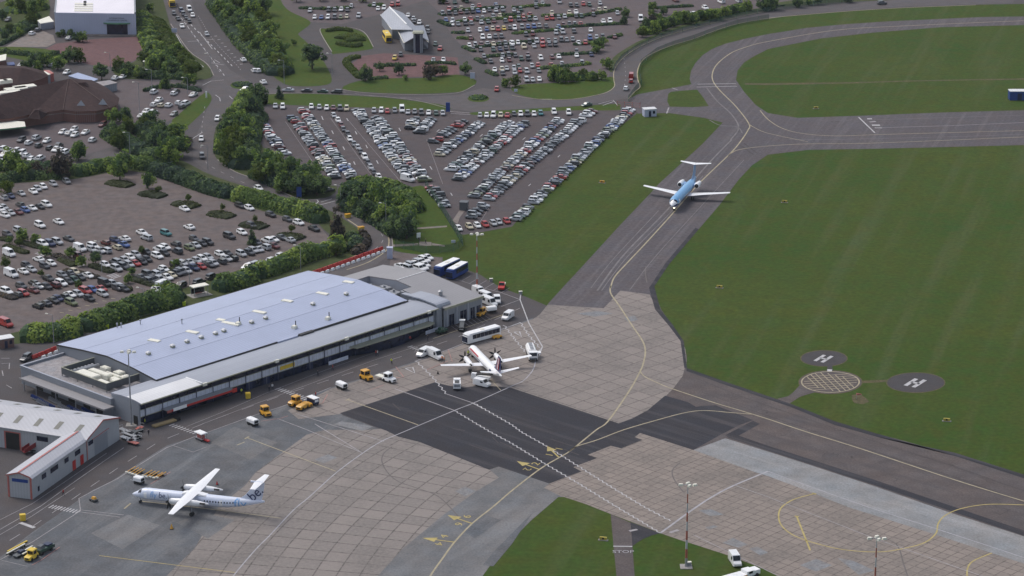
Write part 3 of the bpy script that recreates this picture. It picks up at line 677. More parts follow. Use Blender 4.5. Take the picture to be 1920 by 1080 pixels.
LEAF = {
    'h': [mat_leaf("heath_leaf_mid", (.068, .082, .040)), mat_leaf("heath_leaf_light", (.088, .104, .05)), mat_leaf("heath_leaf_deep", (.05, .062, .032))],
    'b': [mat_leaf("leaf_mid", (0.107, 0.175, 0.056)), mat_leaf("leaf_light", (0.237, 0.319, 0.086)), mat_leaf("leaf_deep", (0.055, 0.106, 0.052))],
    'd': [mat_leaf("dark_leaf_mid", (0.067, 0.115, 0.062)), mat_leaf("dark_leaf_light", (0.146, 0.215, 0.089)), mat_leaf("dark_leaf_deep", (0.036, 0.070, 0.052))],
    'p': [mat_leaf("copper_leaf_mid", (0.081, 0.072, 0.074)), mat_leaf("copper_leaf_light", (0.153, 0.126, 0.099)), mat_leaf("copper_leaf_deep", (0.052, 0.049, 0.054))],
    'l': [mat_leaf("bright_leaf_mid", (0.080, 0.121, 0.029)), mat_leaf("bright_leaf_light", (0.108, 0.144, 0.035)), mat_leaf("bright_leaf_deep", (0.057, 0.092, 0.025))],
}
M['bark'] = mat_plain("bark", (.075, .06, .045), .9, var=.3, sc=4)
def leafquad(mb, p, nrm, s, rnd, mi):
    n = Vector(nrm) + Vector((rnd.uniform(-.7, .7), rnd.uniform(-.7, .7), rnd.uniform(-.5, .7)))
    n.normalize()
    a = n.orthogonal().normalized(); b = n.cross(a)
    t = rnd.uniform(0, 6.28); a, b = a * math.cos(t) + b * math.sin(t), b * math.cos(t) - a * math.sin(t)
    k = rnd.uniform(.55, .95)
    p = Vector(p)
    mb.add([p - a * s - b * s * k * .6, p + a * s * .9 - b * s * k, p + a * s + b * s * k * .7, p - a * s * .8 + b * s * k], [(0, 1, 2, 3)], mi)
def crown_mesh(seed, sp, conical=False):
    rnd = random.Random(seed); mb = MB()
    ncl = rnd.randint(26, 38)
    ax, ay = rnd.uniform(.88, 1.08), rnd.uniform(.88, 1.08)
    for k in range(ncl):
        if conical:
            h = rnd.random() ** 1.3; rad = (1 - h) * .72 + .12
            t = rnd.uniform(0, 6.28); q = rad * math.sqrt(rnd.uniform(.3, 1))
            c = Vector((q * math.cos(t), q * math.sin(t), -1.15 + 2.4 * h)); cr = rnd.uniform(.24, .36) * (1.15 - .6 * h)
        else:
            u = rnd.uniform(-.75, 1); t = rnd.uniform(0, 6.28); q = math.sqrt(1 - u * u) if abs(u) < 1 else 0
            rr = rnd.uniform(.38, .98)
            c = Vector((q * math.cos(t) * rr * ax, q * math.sin(t) * rr * ay, u * rr * .98)); cr = rnd.uniform(.20, .40) * (1.2 - .45 * rr)
        mi = rnd.choices((0, 1, 2), (.46, .30, .24))[0]
        for j in range(int(52 * (cr / .32) ** 2)):
            d = Vector((rnd.gauss(0, 1), rnd.gauss(0, 1), rnd.gauss(.25, 1))); d.normalize()
            p = c + d * cr * rnd.uniform(.72, 1.1)
            m2 = mi if rnd.random() < .8 else rnd.choice((0, 1, 2))
            leafquad(mb, p, d, rnd.uniform(.045, .10), rnd, m2)
    # inner leaves closing the view through; inner shade put into their deep green
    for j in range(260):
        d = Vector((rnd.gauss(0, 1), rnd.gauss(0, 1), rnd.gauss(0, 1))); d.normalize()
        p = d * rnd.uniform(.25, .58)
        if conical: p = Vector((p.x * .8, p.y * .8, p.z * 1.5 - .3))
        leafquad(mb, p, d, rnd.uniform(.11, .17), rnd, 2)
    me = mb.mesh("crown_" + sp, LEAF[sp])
    return me
def trunk_mesh(seed):
    rnd = random.Random(seed); mb = MB()
    mb.tube((0, 0, -2.2), (.03, .02, -.6), .085, .06, 7)
    for k in range(5):
        t = 6.28 * k / 5 + rnd.uniform(-.3, .3)
        mb.tube((.03, .02, -.75), (.5 * math.cos(t), .5 * math.sin(t), rnd.uniform(-.1, .3)), .04, .015, 5)
    mb.tube((.03, .02, -.6), (0, 0, .5), .06, .015, 6)
    return mb.mesh("trunk", M['bark'])
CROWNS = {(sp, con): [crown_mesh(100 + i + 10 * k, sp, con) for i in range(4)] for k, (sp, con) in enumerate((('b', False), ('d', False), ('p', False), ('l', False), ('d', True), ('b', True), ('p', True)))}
TRUNKS = [trunk_mesh(i) for i in range(3)]
tcount = [0]
def tree(cx, cy, rpx, sp, label, group=None, con=False, tall=1.0, name=None, low=1.12):
    """tree whose crown centre shows at pixel (cx, cy) with radius rpx"""
    r = rpx / scl(cy + rpx)
    zc = r * (low if not con else 1.15) * tall
    b = G(cx, cy, zc)
    r_ = RND.uniform(.94, 1.06)
    root = empty(name or ("conifer" if con else "broadleaf_tree"), (b.x, b.y, 0), RND.uniform(0, 6.28), label, "tree", group)
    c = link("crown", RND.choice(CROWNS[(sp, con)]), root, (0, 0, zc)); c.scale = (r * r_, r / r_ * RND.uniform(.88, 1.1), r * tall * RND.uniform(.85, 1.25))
    t = link("trunk", RND.choice(TRUNKS), root, (0, 0, zc)); t.scale = (r, r, zc / 2.2 if zc > 0 else 1)
    tcount[0] += 1
    return root
LOOK = {'b': "mid green", 'd': "dark green", 'p': "dull copper-brown", 'l': "bright green"}
def belt(pts, where, end, group, small=11, thick=True):
    """a belt of trees given as (x, y, radius px, species); labels count along the belt from its named end"""
    for i, q in enumerate(pts):
        sp = q[3] if not (thick and q[3] in 'bd' and len(q) == 4) else ('l' if (i * 7 + int(q[0])) % 6 == 0 else 'b' if (i * 5 + int(q[1])) % 3 == 0 else q[3]); con = len(q) > 4
        kind = "conifer" if con else ("tree" if q[2] >= small else "small tree")
        tree(q[0], q[1], q[2] * (1.22 if thick else 1.05), sp, f"{LOOK[sp]} {kind}, {nth(i + 1)} from {end} in {where}", group, con, low=.9 if thick else 1.0)

belt([(412, 14, 15, 'b'), (432, 26, 17, 'b'), (446, 40, 16, 'd'), (462, 52, 17, 'b'), (470, 70, 17, 'b'), (486, 86, 17, 'b'), (494, 34, 16, 'l'), (488, 8, 17, 'd'), (506, 54, 15, 'b'), (502, 74, 14, 'l'), (520, 92, 16, 'b'), (504, 104, 15, 'd'), (522, 116, 15, 'b'), (534, 124, 9, 'b'), (528, 136, 8, 'l'), (516, 80, 10, 'l'), (452, 4, 16, 'd'), (472, 18, 16, 'b')],
     "the wooded verge beside the dual road", "top", "trees on the wooded verge by the dual road", 12)
tree(585, 102, 25, 'd', "large dark round tree standing alone on grass by the bus turning loop")
tree(551, 79, 6, 'b', "tiny tree on the mown bank between wooded verge and bus loop")
tree(523, 174, 10, 'd', "small dark cone-shaped tree on the grass strip above the fan car park", con=True)
tree(470, 200, 23, 'd', "dark round tree at the top of the belt above the fan car park corner")
belt([(484, 176, 17, 'd'), (438, 218, 18, 'b'), (452, 236, 20, 'b'), (424, 242, 17, 'd'), (440, 262, 22, 'd'), (462, 254, 16, 'b'), (432, 284, 22, 'd'), (452, 292, 19, 'b'), (420, 270, 16, 'b')],
     "the belt left of the fan car park", "top", "trees between the curving road and the fan car park", 12)
belt([(496, 308, 24, 'b'), (522, 316, 26, 'b'), (548, 322, 26, 'd'), (576, 330, 27, 'b'), (558, 345, 20, 'd'), (594, 346, 20, 'd'), (486, 324, 18, 'd'), (530, 342, 16, 'b')],
     "the clump at fan car park's lower corner", "left", "trees at the lower left corner of the fan car park", 12)
belt([(652, 368, 20, 'd'), (676, 366, 23, 'd'), (702, 372, 23, 'b'), (690, 392, 19, 'd'), (724, 384, 22, 'b'), (716, 404, 18, 'd'), (742, 386, 20, 'b'), (750, 406, 22, 'd'), (762, 424, 22, 'd'), (740, 424, 18, 'd'), (664, 384, 14, 'b'), (768, 400, 14, 'b')],
     "the clump inside the road bend", "left", "trees in the clump inside the road bend", 12)
tree(632, 420, 19, 'p', "dark brownish-green conifer beside the road bend near yellow barriers", con=True, tall=1.25)
tree(630, 466, 13, 'l', "bright green round bush-like tree at the end of the car park hedge")
# trees round the brown car park
tree(224, 316, 20, 'b', "tall leafy tree on the leftmost oval shrub bed of the brown car park")
tree(277, 338, 14.5, 'b', "neat round tree with bare trunk on the second oval shrub bed")
tree(297, 354, 7, 'l', "sapling beside the round tree on the second oval shrub bed")
tree(353, 370, 7, 'l', "sapling on the third oval shrub bed beside a white car")
tree(417, 388, 6.5, 'l', "sapling on the fourth oval shrub bed in the open car park")
tree(547, 428, 8, 'l', "sapling on the shrub bed near the car park's right end")
tree(478, 410, 6, 'l', "sapling on the shrub bed beside the upper right hedge of the car park")
tree(472, 446, 12, 'd', "dark small tree at the right end of the middle car rows", con=True)
belt([(43, 440, 14, 'b'), (18, 450, 9, 'b'), (66, 448, 9, 'b'), (36, 454, 8, 'l'), (84, 471, 12, 'b'), (131, 472, 11, 'b'), (153, 489, 10, 'b'), (179, 482, 12, 'd'), (240, 522, 9, 'b'), (247, 508, 7, 'b'), (10, 492, 10, 'l'), (77, 512, 7, 'l'), (148, 534, 8, 'l'), (265, 468, 8, 'l'), (330, 494, 8, 'b')],
     "the planting strips among the parked cars", "left", "small trees in the planting strips of the brown car park", 12, False)
belt([(20, 300, 21, 'd'), (110, 312, 21, 'p'), (146, 284, 16, 'd'), (70, 318, 12, 'p'), (40, 322, 14, 'd'), (232, 304, 17, 'b'), (12, 350, 12, 'b')],
     "the row above the brown car park", "left", "trees between the brown car park and the supermarket", 12)
belt([(212, 216, 14, 'b'), (235, 216, 13, 'd'), (238, 236, 14, 'd'), (214, 244, 16, 'd'), (224, 262, 17, 'd'), (282, 222, 16, 'd'), (270, 232, 13, 'b'), (300, 240, 16, 'd'), (330, 248, 17, 'd'), (296, 262, 20, 'd'), (334, 274, 20, 'd'), (312, 284, 22, 'd'), (348, 266, 12, 'p')],
     "the dark grove right of the supermarket", "left", "trees in the dark grove by the supermarket", 12)
tree(318, 292, 17, 'b', "mid green pointed tree in front of the dark grove by the road", con=True)
tree(308, 146, 12, 'b', "columnar green tree beside the small car park below the shrub bank", con=True, tall=1.5)
belt([(354, 132, 15, 'b'), (355, 150, 12, 'b'), (340, 118, 13, 'd'), (322, 128, 14, 'd'), (304, 112, 13, 'd'), (286, 118, 12, 'b'), (270, 108, 12, 'd'), (300, 90, 12, 'b'), (318, 100, 11, 'b'), (282, 92, 10, 'd'), (296, 76, 9, 'd'), (276, 66, 9, 'b'), (292, 58, 8, 'd'), (332, 92, 10, 'b'), (346, 106, 9, 'b'), (264, 44, 9, 'b'), (280, 14, 8, 'b')],
     "the shrub bank right of the white hall", "bottom", "bushy trees on the bank beside the white hall", 12)
belt([(222, 122, 11, 'b'), (240, 128, 11, 'd'), (258, 134, 10, 'd'), (274, 136, 10, 'd'), (232, 136, 8, 'd')],
     "the hedge-like row below the red paving", "left", "trees below the red paved yard", 12)
tree(190, 134, 15, 'd', "dark round tree beside the blue-roofed sheds behind the supermarket")
belt([(65, 112, 14, 'd'), (88, 112, 12, 'b'), (108, 118, 12, 'b'), (128, 103, 14, 'd'), (146, 104, 12, 'd'), (46, 124, 10, 'd'), (70, 126, 10, 'd')],
     "the row left of the red paved yard", "left", "trees left of the red paved yard", 12)
belt([(118, 62, 6, 'd'), (132, 62, 7, 'd'), (155, 68, 10, 'b'), (144, 70, 8, 'd'), (110, 64, 5, 'd')],
     "the foot of the white hall's front", "left", "bushes at the foot of the white hall", 12)
belt([(18, 52, 8, 'b'), (36, 58, 8, 'd'), (58, 36, 10, 'd'), (60, 12, 12, 'b'), (40, 10, 12, 'l'), (20, 6, 10, 'b'), (76, 6, 10, 'b'), (8, 66, 8, 'd'), (72, 30, 6, 'd'), (4, 28, 8, 'd')],
     "the garden left of the white hall", "left", "trees in the garden left of the white hall", 12)
belt([(685, 138, 14, 'd'), (712, 125, 8, 'd'), (748, 128, 12, 'd'), (760, 146, 5, 'b'), (804, 136, 12, 'p'), (816, 132, 11, 'p'), (830, 131, 10, 'b'), (872, 128, 12, 'd')],
     "the row below the red forecourt", "left", "trees along the forecourt of the silver-roofed building", 11, False)
belt([(966, 152, 10, 'd'), (948, 156, 7, 'b'), (1040, 138, 12, 'b'), (1052, 142, 12, 'b'), (1064, 136, 9, 'b'), (1074, 144, 9, 'b'), (1092, 138, 9, 'b'), (1110, 142, 8, 'b'), (1128, 140, 9, 'd'), (1138, 118, 10, 'b'), (1120, 84, 11, 'b'), (1130, 76, 8, 'b'), (1118, 92, 8, 'b')],
     "the upper car park's lower right edge", "left", "trees on the upper car park's lower right edge")
belt([(1204, 60, 9, 'l'), (1212, 48, 11, 'd'), (1222, 38, 10, 'p'), (1228, 52, 10, 'b'), (1242, 46, 10, 'b'), (1236, 34, 8, 'b'), (1256, 40, 9, 'd'), (1270, 30, 10, 'b'), (1284, 32, 11, 'b'), (1300, 36, 9, 'd'), (1314, 28, 9, 'b'), (1330, 28, 9, 'b'), (1346, 28, 9, 'b'), (1358, 22, 8, 'b'), (1374, 18, 7, 'd'), (1400, 10, 9, 'b'), (1432, 8, 11, 'd'), (1448, 6, 12, 'd'), (1495, 4, 9, 'd'), (1516, 3, 6, 'b'), (1534, 0, 8, 'd'), (1590, -4, 8, 'd'), (1224, 12, 8, 'b'), (1222, 26, 7, 'b'), (1244, 20, 7, 'd'), (1170, 38, 7, 'd'), (1172, 24, 7, 'd')],
     "the belt along the ring road", "left", "trees along the ring road fence", 9)
belt([(556, -6, 9, 'd'), (600, -8, 9, 'd'), (640, -8, 9, 'd'), (680, -6, 9, 'd'), (830, -2, 8, 'l'), (872, -6, 9, 'd')], "the top edge of the upper car park", "left", "trees along the top edge")

# hedges and shrub beds: leaf-covered bodies along a line
def hedge(name, pts, wpx, h, sp, label, group=None, dens=1.0, leaf=.24, cat="hedge"):
    q = [G(*p) for p in sm(pts, 6)]
    L = sum((b - a).length for a, b in zip(q[:-1], q[1:]))
    w = wpx
    o0 = q[0]; mb = MB(); rnd = random.Random(int(pts[0][0] * 7 + pts[0][1] * 13) + 5)
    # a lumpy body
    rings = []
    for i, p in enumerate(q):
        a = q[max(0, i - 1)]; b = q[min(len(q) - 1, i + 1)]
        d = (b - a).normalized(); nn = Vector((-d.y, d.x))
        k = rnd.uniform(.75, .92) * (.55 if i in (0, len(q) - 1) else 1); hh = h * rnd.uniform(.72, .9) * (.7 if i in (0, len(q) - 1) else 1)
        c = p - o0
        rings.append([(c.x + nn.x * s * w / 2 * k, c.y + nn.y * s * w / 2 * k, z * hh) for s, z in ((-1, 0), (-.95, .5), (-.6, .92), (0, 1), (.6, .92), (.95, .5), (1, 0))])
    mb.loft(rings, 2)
    n = int(min(5200, L * (w + 1.7 * h) * 7.5 * dens))
    cum = [0]
    for a, b in zip(q[:-1], q[1:]): cum.append(cum[-1] + (b - a).length)
    ncl = max(4, int(L / max(1.2, h * .6)))
    clump = [(rnd.uniform(.72, 1.22), rnd.choices((0, 1, 2), (.48, .30, .22))[0]) for _ in range(ncl + 1)]
    for _ in range(n):
        s = rnd.uniform(0, L); i = 0
        while i < len(cum) - 2 and cum[i + 1] < s: i += 1
        a, b = q[i], q[i + 1]; t = (s - cum[i]) / max(1e-6, cum[i + 1] - cum[i])
        p = a.lerp(b, t); d = (b - a).normalized(); nn = Vector((-d.y, d.x))
        kk, mi = clump[int((s / L * ncl + rnd.uniform(-.4, .4)) % (ncl + 1))]
        th = rnd.uniform(-.15, math.pi + .15)
        e = min(1, .35 + min(s, L - s) / max(.5, w * .5))
        rr = rnd.uniform(.82, 1.05)
        y = math.cos(th) * w / 2 * rr * e; z = max(.1, math.sin(th) ** .7 if math.sin(th) > 0 else .05) * h * rr * kk * (.6 + .4 * e)
        c = p - o0
        leafquad(mb, (c.x + nn.x * y, c.y + nn.y * y, z), (nn.x * math.cos(th), nn.y * math.cos(th), math.sin(th)), rnd.uniform(.7, 1.3) * leaf, rnd, mi if rnd.random() < .75 else rnd.choice((0, 1, 2)))
    o = mb.build(name, LEAF[sp], loc=(o0.x, o0.y, 0))
    return tag(o, label, cat, group)
hedge("hedge", [(136, 330), (170, 322), (200, 316), (240, 310), (287, 318)], 7.0, 3.6, 'b', "thick hedge along the upper left edge of the brown car park", leaf=.34)
hedge("hedge", [(287, 320), (320, 332), (350, 342), (400, 360), (437, 370)], 7.5, 3.6, 'd', "thick shaggy hedge in the middle of the car park's upper edge", leaf=.34)
hedge("hedge", [(437, 372), (475, 380), (510, 388), (542, 396), (575, 405), (606, 418)], 7.0, 4.0, 'b', "thick hedge at the right of the car park's upper edge", leaf=.34)
hedge("hedge", [(-20, 352), (20, 340), (60, 334), (130, 332)], 5, 3.0, 'd', "dark hedge above the row of silver cars at left", leaf=.34)
hedge("hedge", [(640, 466), (620, 474), (580, 484), (530, 503), (480, 521)], 6.5, 4.2, 'b', "tall hedge between the brown car park's right end and the road", leaf=.36)
hedge("hedge", [(480, 522), (440, 536), (405, 546)], 7.0, 4.2, 'b', "hedge stretch just right of the car park's white shelter", leaf=.36)
hedge("hedge", [(340, 566), (300, 574), (250, 586), (205, 602), (150, 620)], 9.0, 4.0, 'b', "broad hedge behind the terminal's long back edge", leaf=.36)
hedge("hedge", [(150, 622), (110, 630), (75, 634), (40, 634)], 9.0, 4.2, 'b', "broad hedge at the terminal's back left corner", leaf=.36)
hedge("hedge", [(676, 440), (684, 450), (682, 464), (664, 478)], 3.6, 2.0, 'p', "brown-green shrubbery inside the road bend", leaf=.34)
hedge("hedge", [(652, 446), (664, 450), (670, 460), (660, 472)], 5, 2.4, 'd', "dark shrubs beside the conifer at the road bend", leaf=.34)
for (x, y, lab) in ((225, 346, "low oval shrub bed, leftmost in the open part of the brown car park"), (286, 366, "low oval shrub bed under the neat round tree"), (349, 385, "low oval shrub bed with a white car parked against it"), (415, 404, "low oval shrub bed, alone in the open paving right of the white car"),
                    (476, 424, "low oval shrub bed under the upper right hedge"), (545, 445, "low oval shrub bed at the right end of the brown car park")):
    hedge("shrub_bed", [(x - 21, y - 4), (x - 8, y - 1.5), (x + 8, y + 1.5), (x + 21, y + 4)], 6.5, .95, 'h', lab, "oval shrub beds of the brown car park", leaf=.26, cat="shrub bed")
k = 0
for (x0, y0, x1, y1) in ((8, 462, 52, 476), (30, 452, 78, 466), (100, 478, 145, 494), (112, 486, 140, 500), (168, 498, 212, 512), (120, 508, 186, 522), (240, 522, 292, 537), (205, 530, 245, 546), (0, 552, 30, 562), (0, 448, 20, 452), (304, 512, 330, 506)):
    k += 1
    hedge("planting_strip", [(x0, y0), ((x0 + x1) / 2, (y0 + y1) / 2), (x1, y1)], 3.0, .9, 'p' if k % 3 == 0 else 'h', f"low planting strip among cars of the brown car park, {nth(k)} from left", "planting strips among the cars", leaf=.24, cat="shrub bed")
k = 0
for (x0, y0, x1, y1) in ((824, 26, 834, 30), (822, 40, 845, 50), (846, 62, 872, 63), (856, 72, 888, 74), (868, 88, 890, 98), (892, 111, 910, 120), (912, 134, 932, 143), (984, 13, 1032, 11), (1014, 31, 1092, 31), (1092, 31, 1165, 18), (1050, 52, 1170, 45), (960, 64, 1045, 57), (1075, 85, 1130, 80), (1040, 104, 1115, 100), (1010, 130, 1060, 124), (1060, 126, 1108, 120), (1226, 16, 1300, 12), (560, 16, 612, 18), (612, 18, 660, 15), (690, 12, 720, 10), (1140, 72, 1166, 66), (935, 30, 980, 28), (845, 21.5, 948, 14), (855, 41, 1002, 32), (888, 89.5, 1005, 78), (905, 108, 962, 103), (960, 15, 985, 14)):
    k += 1
    hedge("low_hedge", [(x0, y0), ((x0 + x1) / 2, (y0 + y1) / 2), (x1, y1)], 2.6, 1.0, 'd' if k % 4 else 'b', f"low hedge between car rows of the upper car park, {nth(k)} in reading order", "low hedges of the upper car park", leaf=.26)
hedge("hedge", [(612, 60), (630, 57), (645, 57), (660, 60)], 2.6, 1.4, 'l', "bright green clipped hedge along the top of the bus loop island", leaf=.24)
hedge("hedge", [(632, 82), (648, 86), (665, 88), (676, 84)], 3.5, 1.6, 'l', "bright green clipped hedge along the bottom of the bus loop island", leaf=.24)
hedge("shrub_bed", [(640, 74), (650, 71), (662, 72), (668, 78)], 9, 1.5, 'l', "yellow-green rounded shrubs in the middle of the bus loop island", leaf=.26, cat="shrub bed")
hedge("hedge", [(675, 108), (655, 112), (650, 120), (662, 134), (676, 148)], 3.2, 1.5, 'l', "bright green hedge wrapping the left corner of the red forecourt", leaf=.24)
hedge("hedge", [(700, 125), (740, 124), (780, 123)], 2.0, 1.2, 'd', "low hedge across the red forecourt, left half", leaf=.24)
hedge("hedge", [(796, 121), (830, 119), (855, 122)], 2.0, 1.2, 'd', "low hedge across the red forecourt, right half", leaf=.24)
hedge("hedge", [(690, 150), (710, 148), (728, 147)], 2.4, 1.2, 'd', "low hedge at the foot of the red forecourt", leaf=.24)
hedge("shrub_bed", [(882, 185), (897, 184), (911, 185)], 7, .9, 'b', "low shrubs on the small roundabout near the fan car park entrance", leaf=.28, cat="shrub bed")
hedge("shrub_bed", [(437, 160), (453, 159), (469, 160)], 7, .9, 'd', "low shrubs on the roundabout at the end of the dual road", leaf=.28, cat="shrub bed")
hedge("hedge", [(270, 172), (300, 164), (340, 164), (376, 172)], 2.4, 1.3, 'd', "dark hedge above the small car park by the roundabout", leaf=.26)
hedge("hedge", [(110, 100), (80, 106), (50, 104), (0, 98)], 3.0, 1.6, 'd', "dark hedge left of the red paved yard", leaf=.28)
hedge("hedge", [(0, 86), (20, 76), (45, 62), (70, 50)], 1.8, 1.5, 'd', "thin dark hedge along the pale yard's upper edge", leaf=.26)
hedge("hedge", [(345, 556), (330, 562), (300, 572), (280, 580)], 3.0, 1.4, 'd', "clipped dark hedge beside the shelter behind the terminal", leaf=.28)
hedge("hedge", [(405, 540), (420, 534), (440, 526)], 4.0, 2.0, 'd', "dark bush row just behind the white shelter", leaf=.3)
hedge("hedge", [(292, 546), (310, 540), (335, 548)], 4.0, 1.8, 'b', "green shrubs left of the white shelter", leaf=.3)

# undergrowth that fills the wooded belts
for (pts, w, h, sp, lab) in (([(408, 4), (430, 34), (462, 78), (500, 118), (530, 142)], 12, 3.6, 'd', "dense dark undergrowth under the wooded verge, roadside strip"), ([(462, 4), (484, 50), (508, 95), (530, 134)], 9, 4.0, 'b', "dense green undergrowth under the wooded verge, bus loop side"),
        ([(470, 182), (448, 226), (430, 262), (425, 292)], 9, 4.0, 'b', "undergrowth along the curving road left of the fan car park"), ([(478, 218), (462, 262), (458, 300), (450, 318)], 10, 4.0, 'd', "undergrowth on the fan car park side of the tree belt"),
        ([(482, 325), (520, 340), (560, 354), (606, 356)], 11, 4.2, 'd', "undergrowth below the clump at the fan car park's corner"), ([(644, 388), (690, 402), (730, 425), (758, 446)], 9, 4.2, 'd', "undergrowth along the road below the clump in the bend"), ([(648, 356), (700, 352), (752, 366), (776, 400)], 8, 3.2, 'b', "undergrowth on the car park side of the clump in the bend"),
        ([(262, 30), (276, 62), (292, 96), (320, 128), (352, 150)], 9, 3.0, 'b', "low scrub down the bank beside the white hall, near the wall"), ([(288, 40), (306, 70), (330, 100), (362, 134)], 8, 2.4, 'l', "paler scrub down the bank beside the dual road"), ([(216, 130), (250, 140), (290, 146), (340, 146)], 5, 2.4, 'd', "dark scrub along the bottom of the shrub bank"),
        ([(205, 250), (235, 270), (280, 290), (330, 300)], 9, 3.2, 'd', "dark undergrowth in the grove by the supermarket, lower side"), ([(262, 240), (300, 262), (345, 278)], 10, 3.2, 'd', "dark undergrowth in the grove by the supermarket, upper side"), ([(-10, 318), (40, 316), (90, 322), (135, 318)], 6, 3.0, 'd', "dark undergrowth along the left of the car park's upper edge"),
        ([(1204, 66), (1240, 50), (1290, 38), (1350, 28), (1400, 16)], 7, 2.6, 'b', "scrub under the trees along the ring road"), ([(1038, 148), (1075, 150), (1120, 148)], 4, 2.4, 'b', "low scrub along the upper car park's lower right edge"), ([(10, 20), (40, 20), (80, 10)], 14, 2.0, 'b', "shrubbery in the garden left of the white hall"), ([(0, 60), (30, 58), (64, 40)], 6, 2.2, 'd', "hedge-like shrubbery below the garden left of the white hall")):
    hedge("undergrowth", pts, w, h, sp, lab, "undergrowth of the wooded belts", dens=.8, leaf=.42, cat="undergrowth")
# ---------------------------------------------------------------- buildings
M['roof_blue'] = mat_sheet("blue_grey_metal_roof", (.385, .43, .575), 1.0, 0, .07, .45)
M['roof_grey'] = mat_sheet("grey_metal_roof", (.345, .365, .42), 1.0, 0, .06, .45)
M['roof_drab'] = mat_sheet("drab_grey_metal_roof", (.285, .275, .285), 1.0, 0, .07, .5)
M['roof_pale'] = mat_sheet("pale_metal_roof", (.72, .72, .73), 1.0, 0, .05, .5)
M['flat_roof'] = mat_ground("flat_roof_membrane", (.40, .38, .39), (.32, .305, .315), .15, .7, 3)
M['clad'] = mat_sheet("grey_wall_cladding", (.27, .29, .325), .6, 0, .12, .5)
M['clad_dark'] = mat_sheet("dark_louvre_cladding", (.10, .11, .12), .5, 0, .2, .5)
M['fascia'] = mat_plain("fascia_trim", (.33, .33, .25), .5)
M['trim'] = mat_plain("dark_gutter", (.055, .055, .055), .6)
M['glass_dark'] = mat_plain("dark_blue_glazing", (.012, .018, .042), .12, var=.5, sc=.5, spec=.5)
M['glass_band'] = mat_plain("white_translucent_glazing", (.60, .63, .72), .35, var=.1, sc=.9)
M['navy'] = mat_plain("navy_steel", (.02, .03, .075), .4)
M['white'] = mat_plain("white_paint", (.86, .86, .86), .4, var=.03)
M['cream'] = mat_plain("cream_panel", (.78, .76, .66), .6, var=.06)
M['concrete'] = mat_plain("plain_concrete", (.30, .285, .27), .9, var=.15)
M['red'] = mat_plain("red_paint", (.48, .035, .03), .45, var=.08)
M['redtrim'] = mat_plain("pinkish_red_trim", (.42, .13, .11), .5, var=.1)
M['yellow'] = mat_plain("yellow_paint", (.72, .50, .05), .45, var=.08)
M['amber'] = mat_plain("amber_vehicle_paint", (.66, .33, .025), .4, var=.06, coat=.3)
M['black'] = mat_plain("black_rubber", (.018, .018, .018), .7)
M['steel'] = mat_plain("galvanised_steel", (.33, .34, .36), .45, metal=.3, var=.12)
M['brick'] = mat_slabs("red_brickwork", (.19, .085, .07), (.15, .07, .06), (.22, .18, .16), .23, .075, 0, .012, stain=(.12, .06, .05))
M['tile'] = mat_ground("brown_roof_tiles", (.078, .050, .048), (.060, .040, .040), .2, .9, 3)
M['lavender'] = mat_sheet("pale_blue_and_skylit_panels", (.47, .50, .64), 1.0, 0, .04, .5)
M['hall_roof'] = mat_sheet("white_hall_roof", (.84, .80, .85), 1.2, 0, .03, .5)
M['bluemetal'] = mat_plain("pale_blue_metal_roof", (.34, .40, .56), .5, var=.1)
M['green_trim'] = mat_plain("green_trim", (.08, .20, .12), .5)
M['blue'] = mat_plain("blue_paint", (.022, .06, .24), .4, var=.1)

M['roof_seam'] = mat_plain("dulled_roof_seam", (.28, .31, .42), .6)
# ---- terminal, in its own frame: x along the apron front, y away from the apron
T0 = G(260, 799); TA = math.radians(46.7455)
term = empty("terminal_building", (T0.x, T0.y, 0), TA, "long terminal building with blue-grey metal roof and dark glazed apron front", "terminal")
def tp(name, mb, mats, parent=None, smooth=False): return mb.build(name, mats, parent or term, smooth)
XL, XR = 13.3, 101.3
# main gabled roof
m = MB(); ys = [8.7, 18, 28, 38, 48.6]; zs = [6.55, 7.65, 8.3, 7.6, 6.5]
ring = lambda x: [(x, ys[i], zs[i]) for i in range(5)] + [(x, ys[i], zs[i] - .35) for i in (4, 3, 2, 1, 0)]
# right edge is slanted a little at the court
m.loft([ring(XL - .25), ring(30), ring(55), ring(80), ring(XR)], 0)
main_roof = tp("roof", m, M['roof_blue'])
m = MB()
for i in range(4): m.quad((XL - .3, ys[i], zs[i] + .04), (XL - .3, ys[i + 1], zs[i + 1] + .04), (XL - .3, ys[i + 1], zs[i + 1] - .4), (XL - .3, ys[i], zs[i] - .4))
m.box(XL - .3, XR, 8.45, 8.66, 6.1, 6.6); m.box(XL - .3, XR, 48.63, 48.9, 6.15, 6.5)
tp("gutter", m, M['trim'], main_roof)
m = MB()
for yv, zv in ((18, 7.66), (28, 8.31), (38, 7.61)): m.box(XL, XR, yv - .04, yv + .04, zv - .02, zv + .025)
tp("roof_seam", m, M['roof_seam'], main_roof)
# walls of the main hall
m = MB()
gp = [(8.9, 0), (48.4, 0), (48.4, 6.2), (38, 7.25), (28, 7.95), (18, 7.3), (8.9, 6.2)]
for x in (XL, XR - .3):
    m.add([(x, a, b) for a, b in gp], [tuple(range(7))])
m.quad((XL, 48.4, 0), (XR - .3, 48.4, 0), (XR - .3, 48.4, 6.15), (XL, 48.4, 6.15))
tp("wall", m, M['clad'])
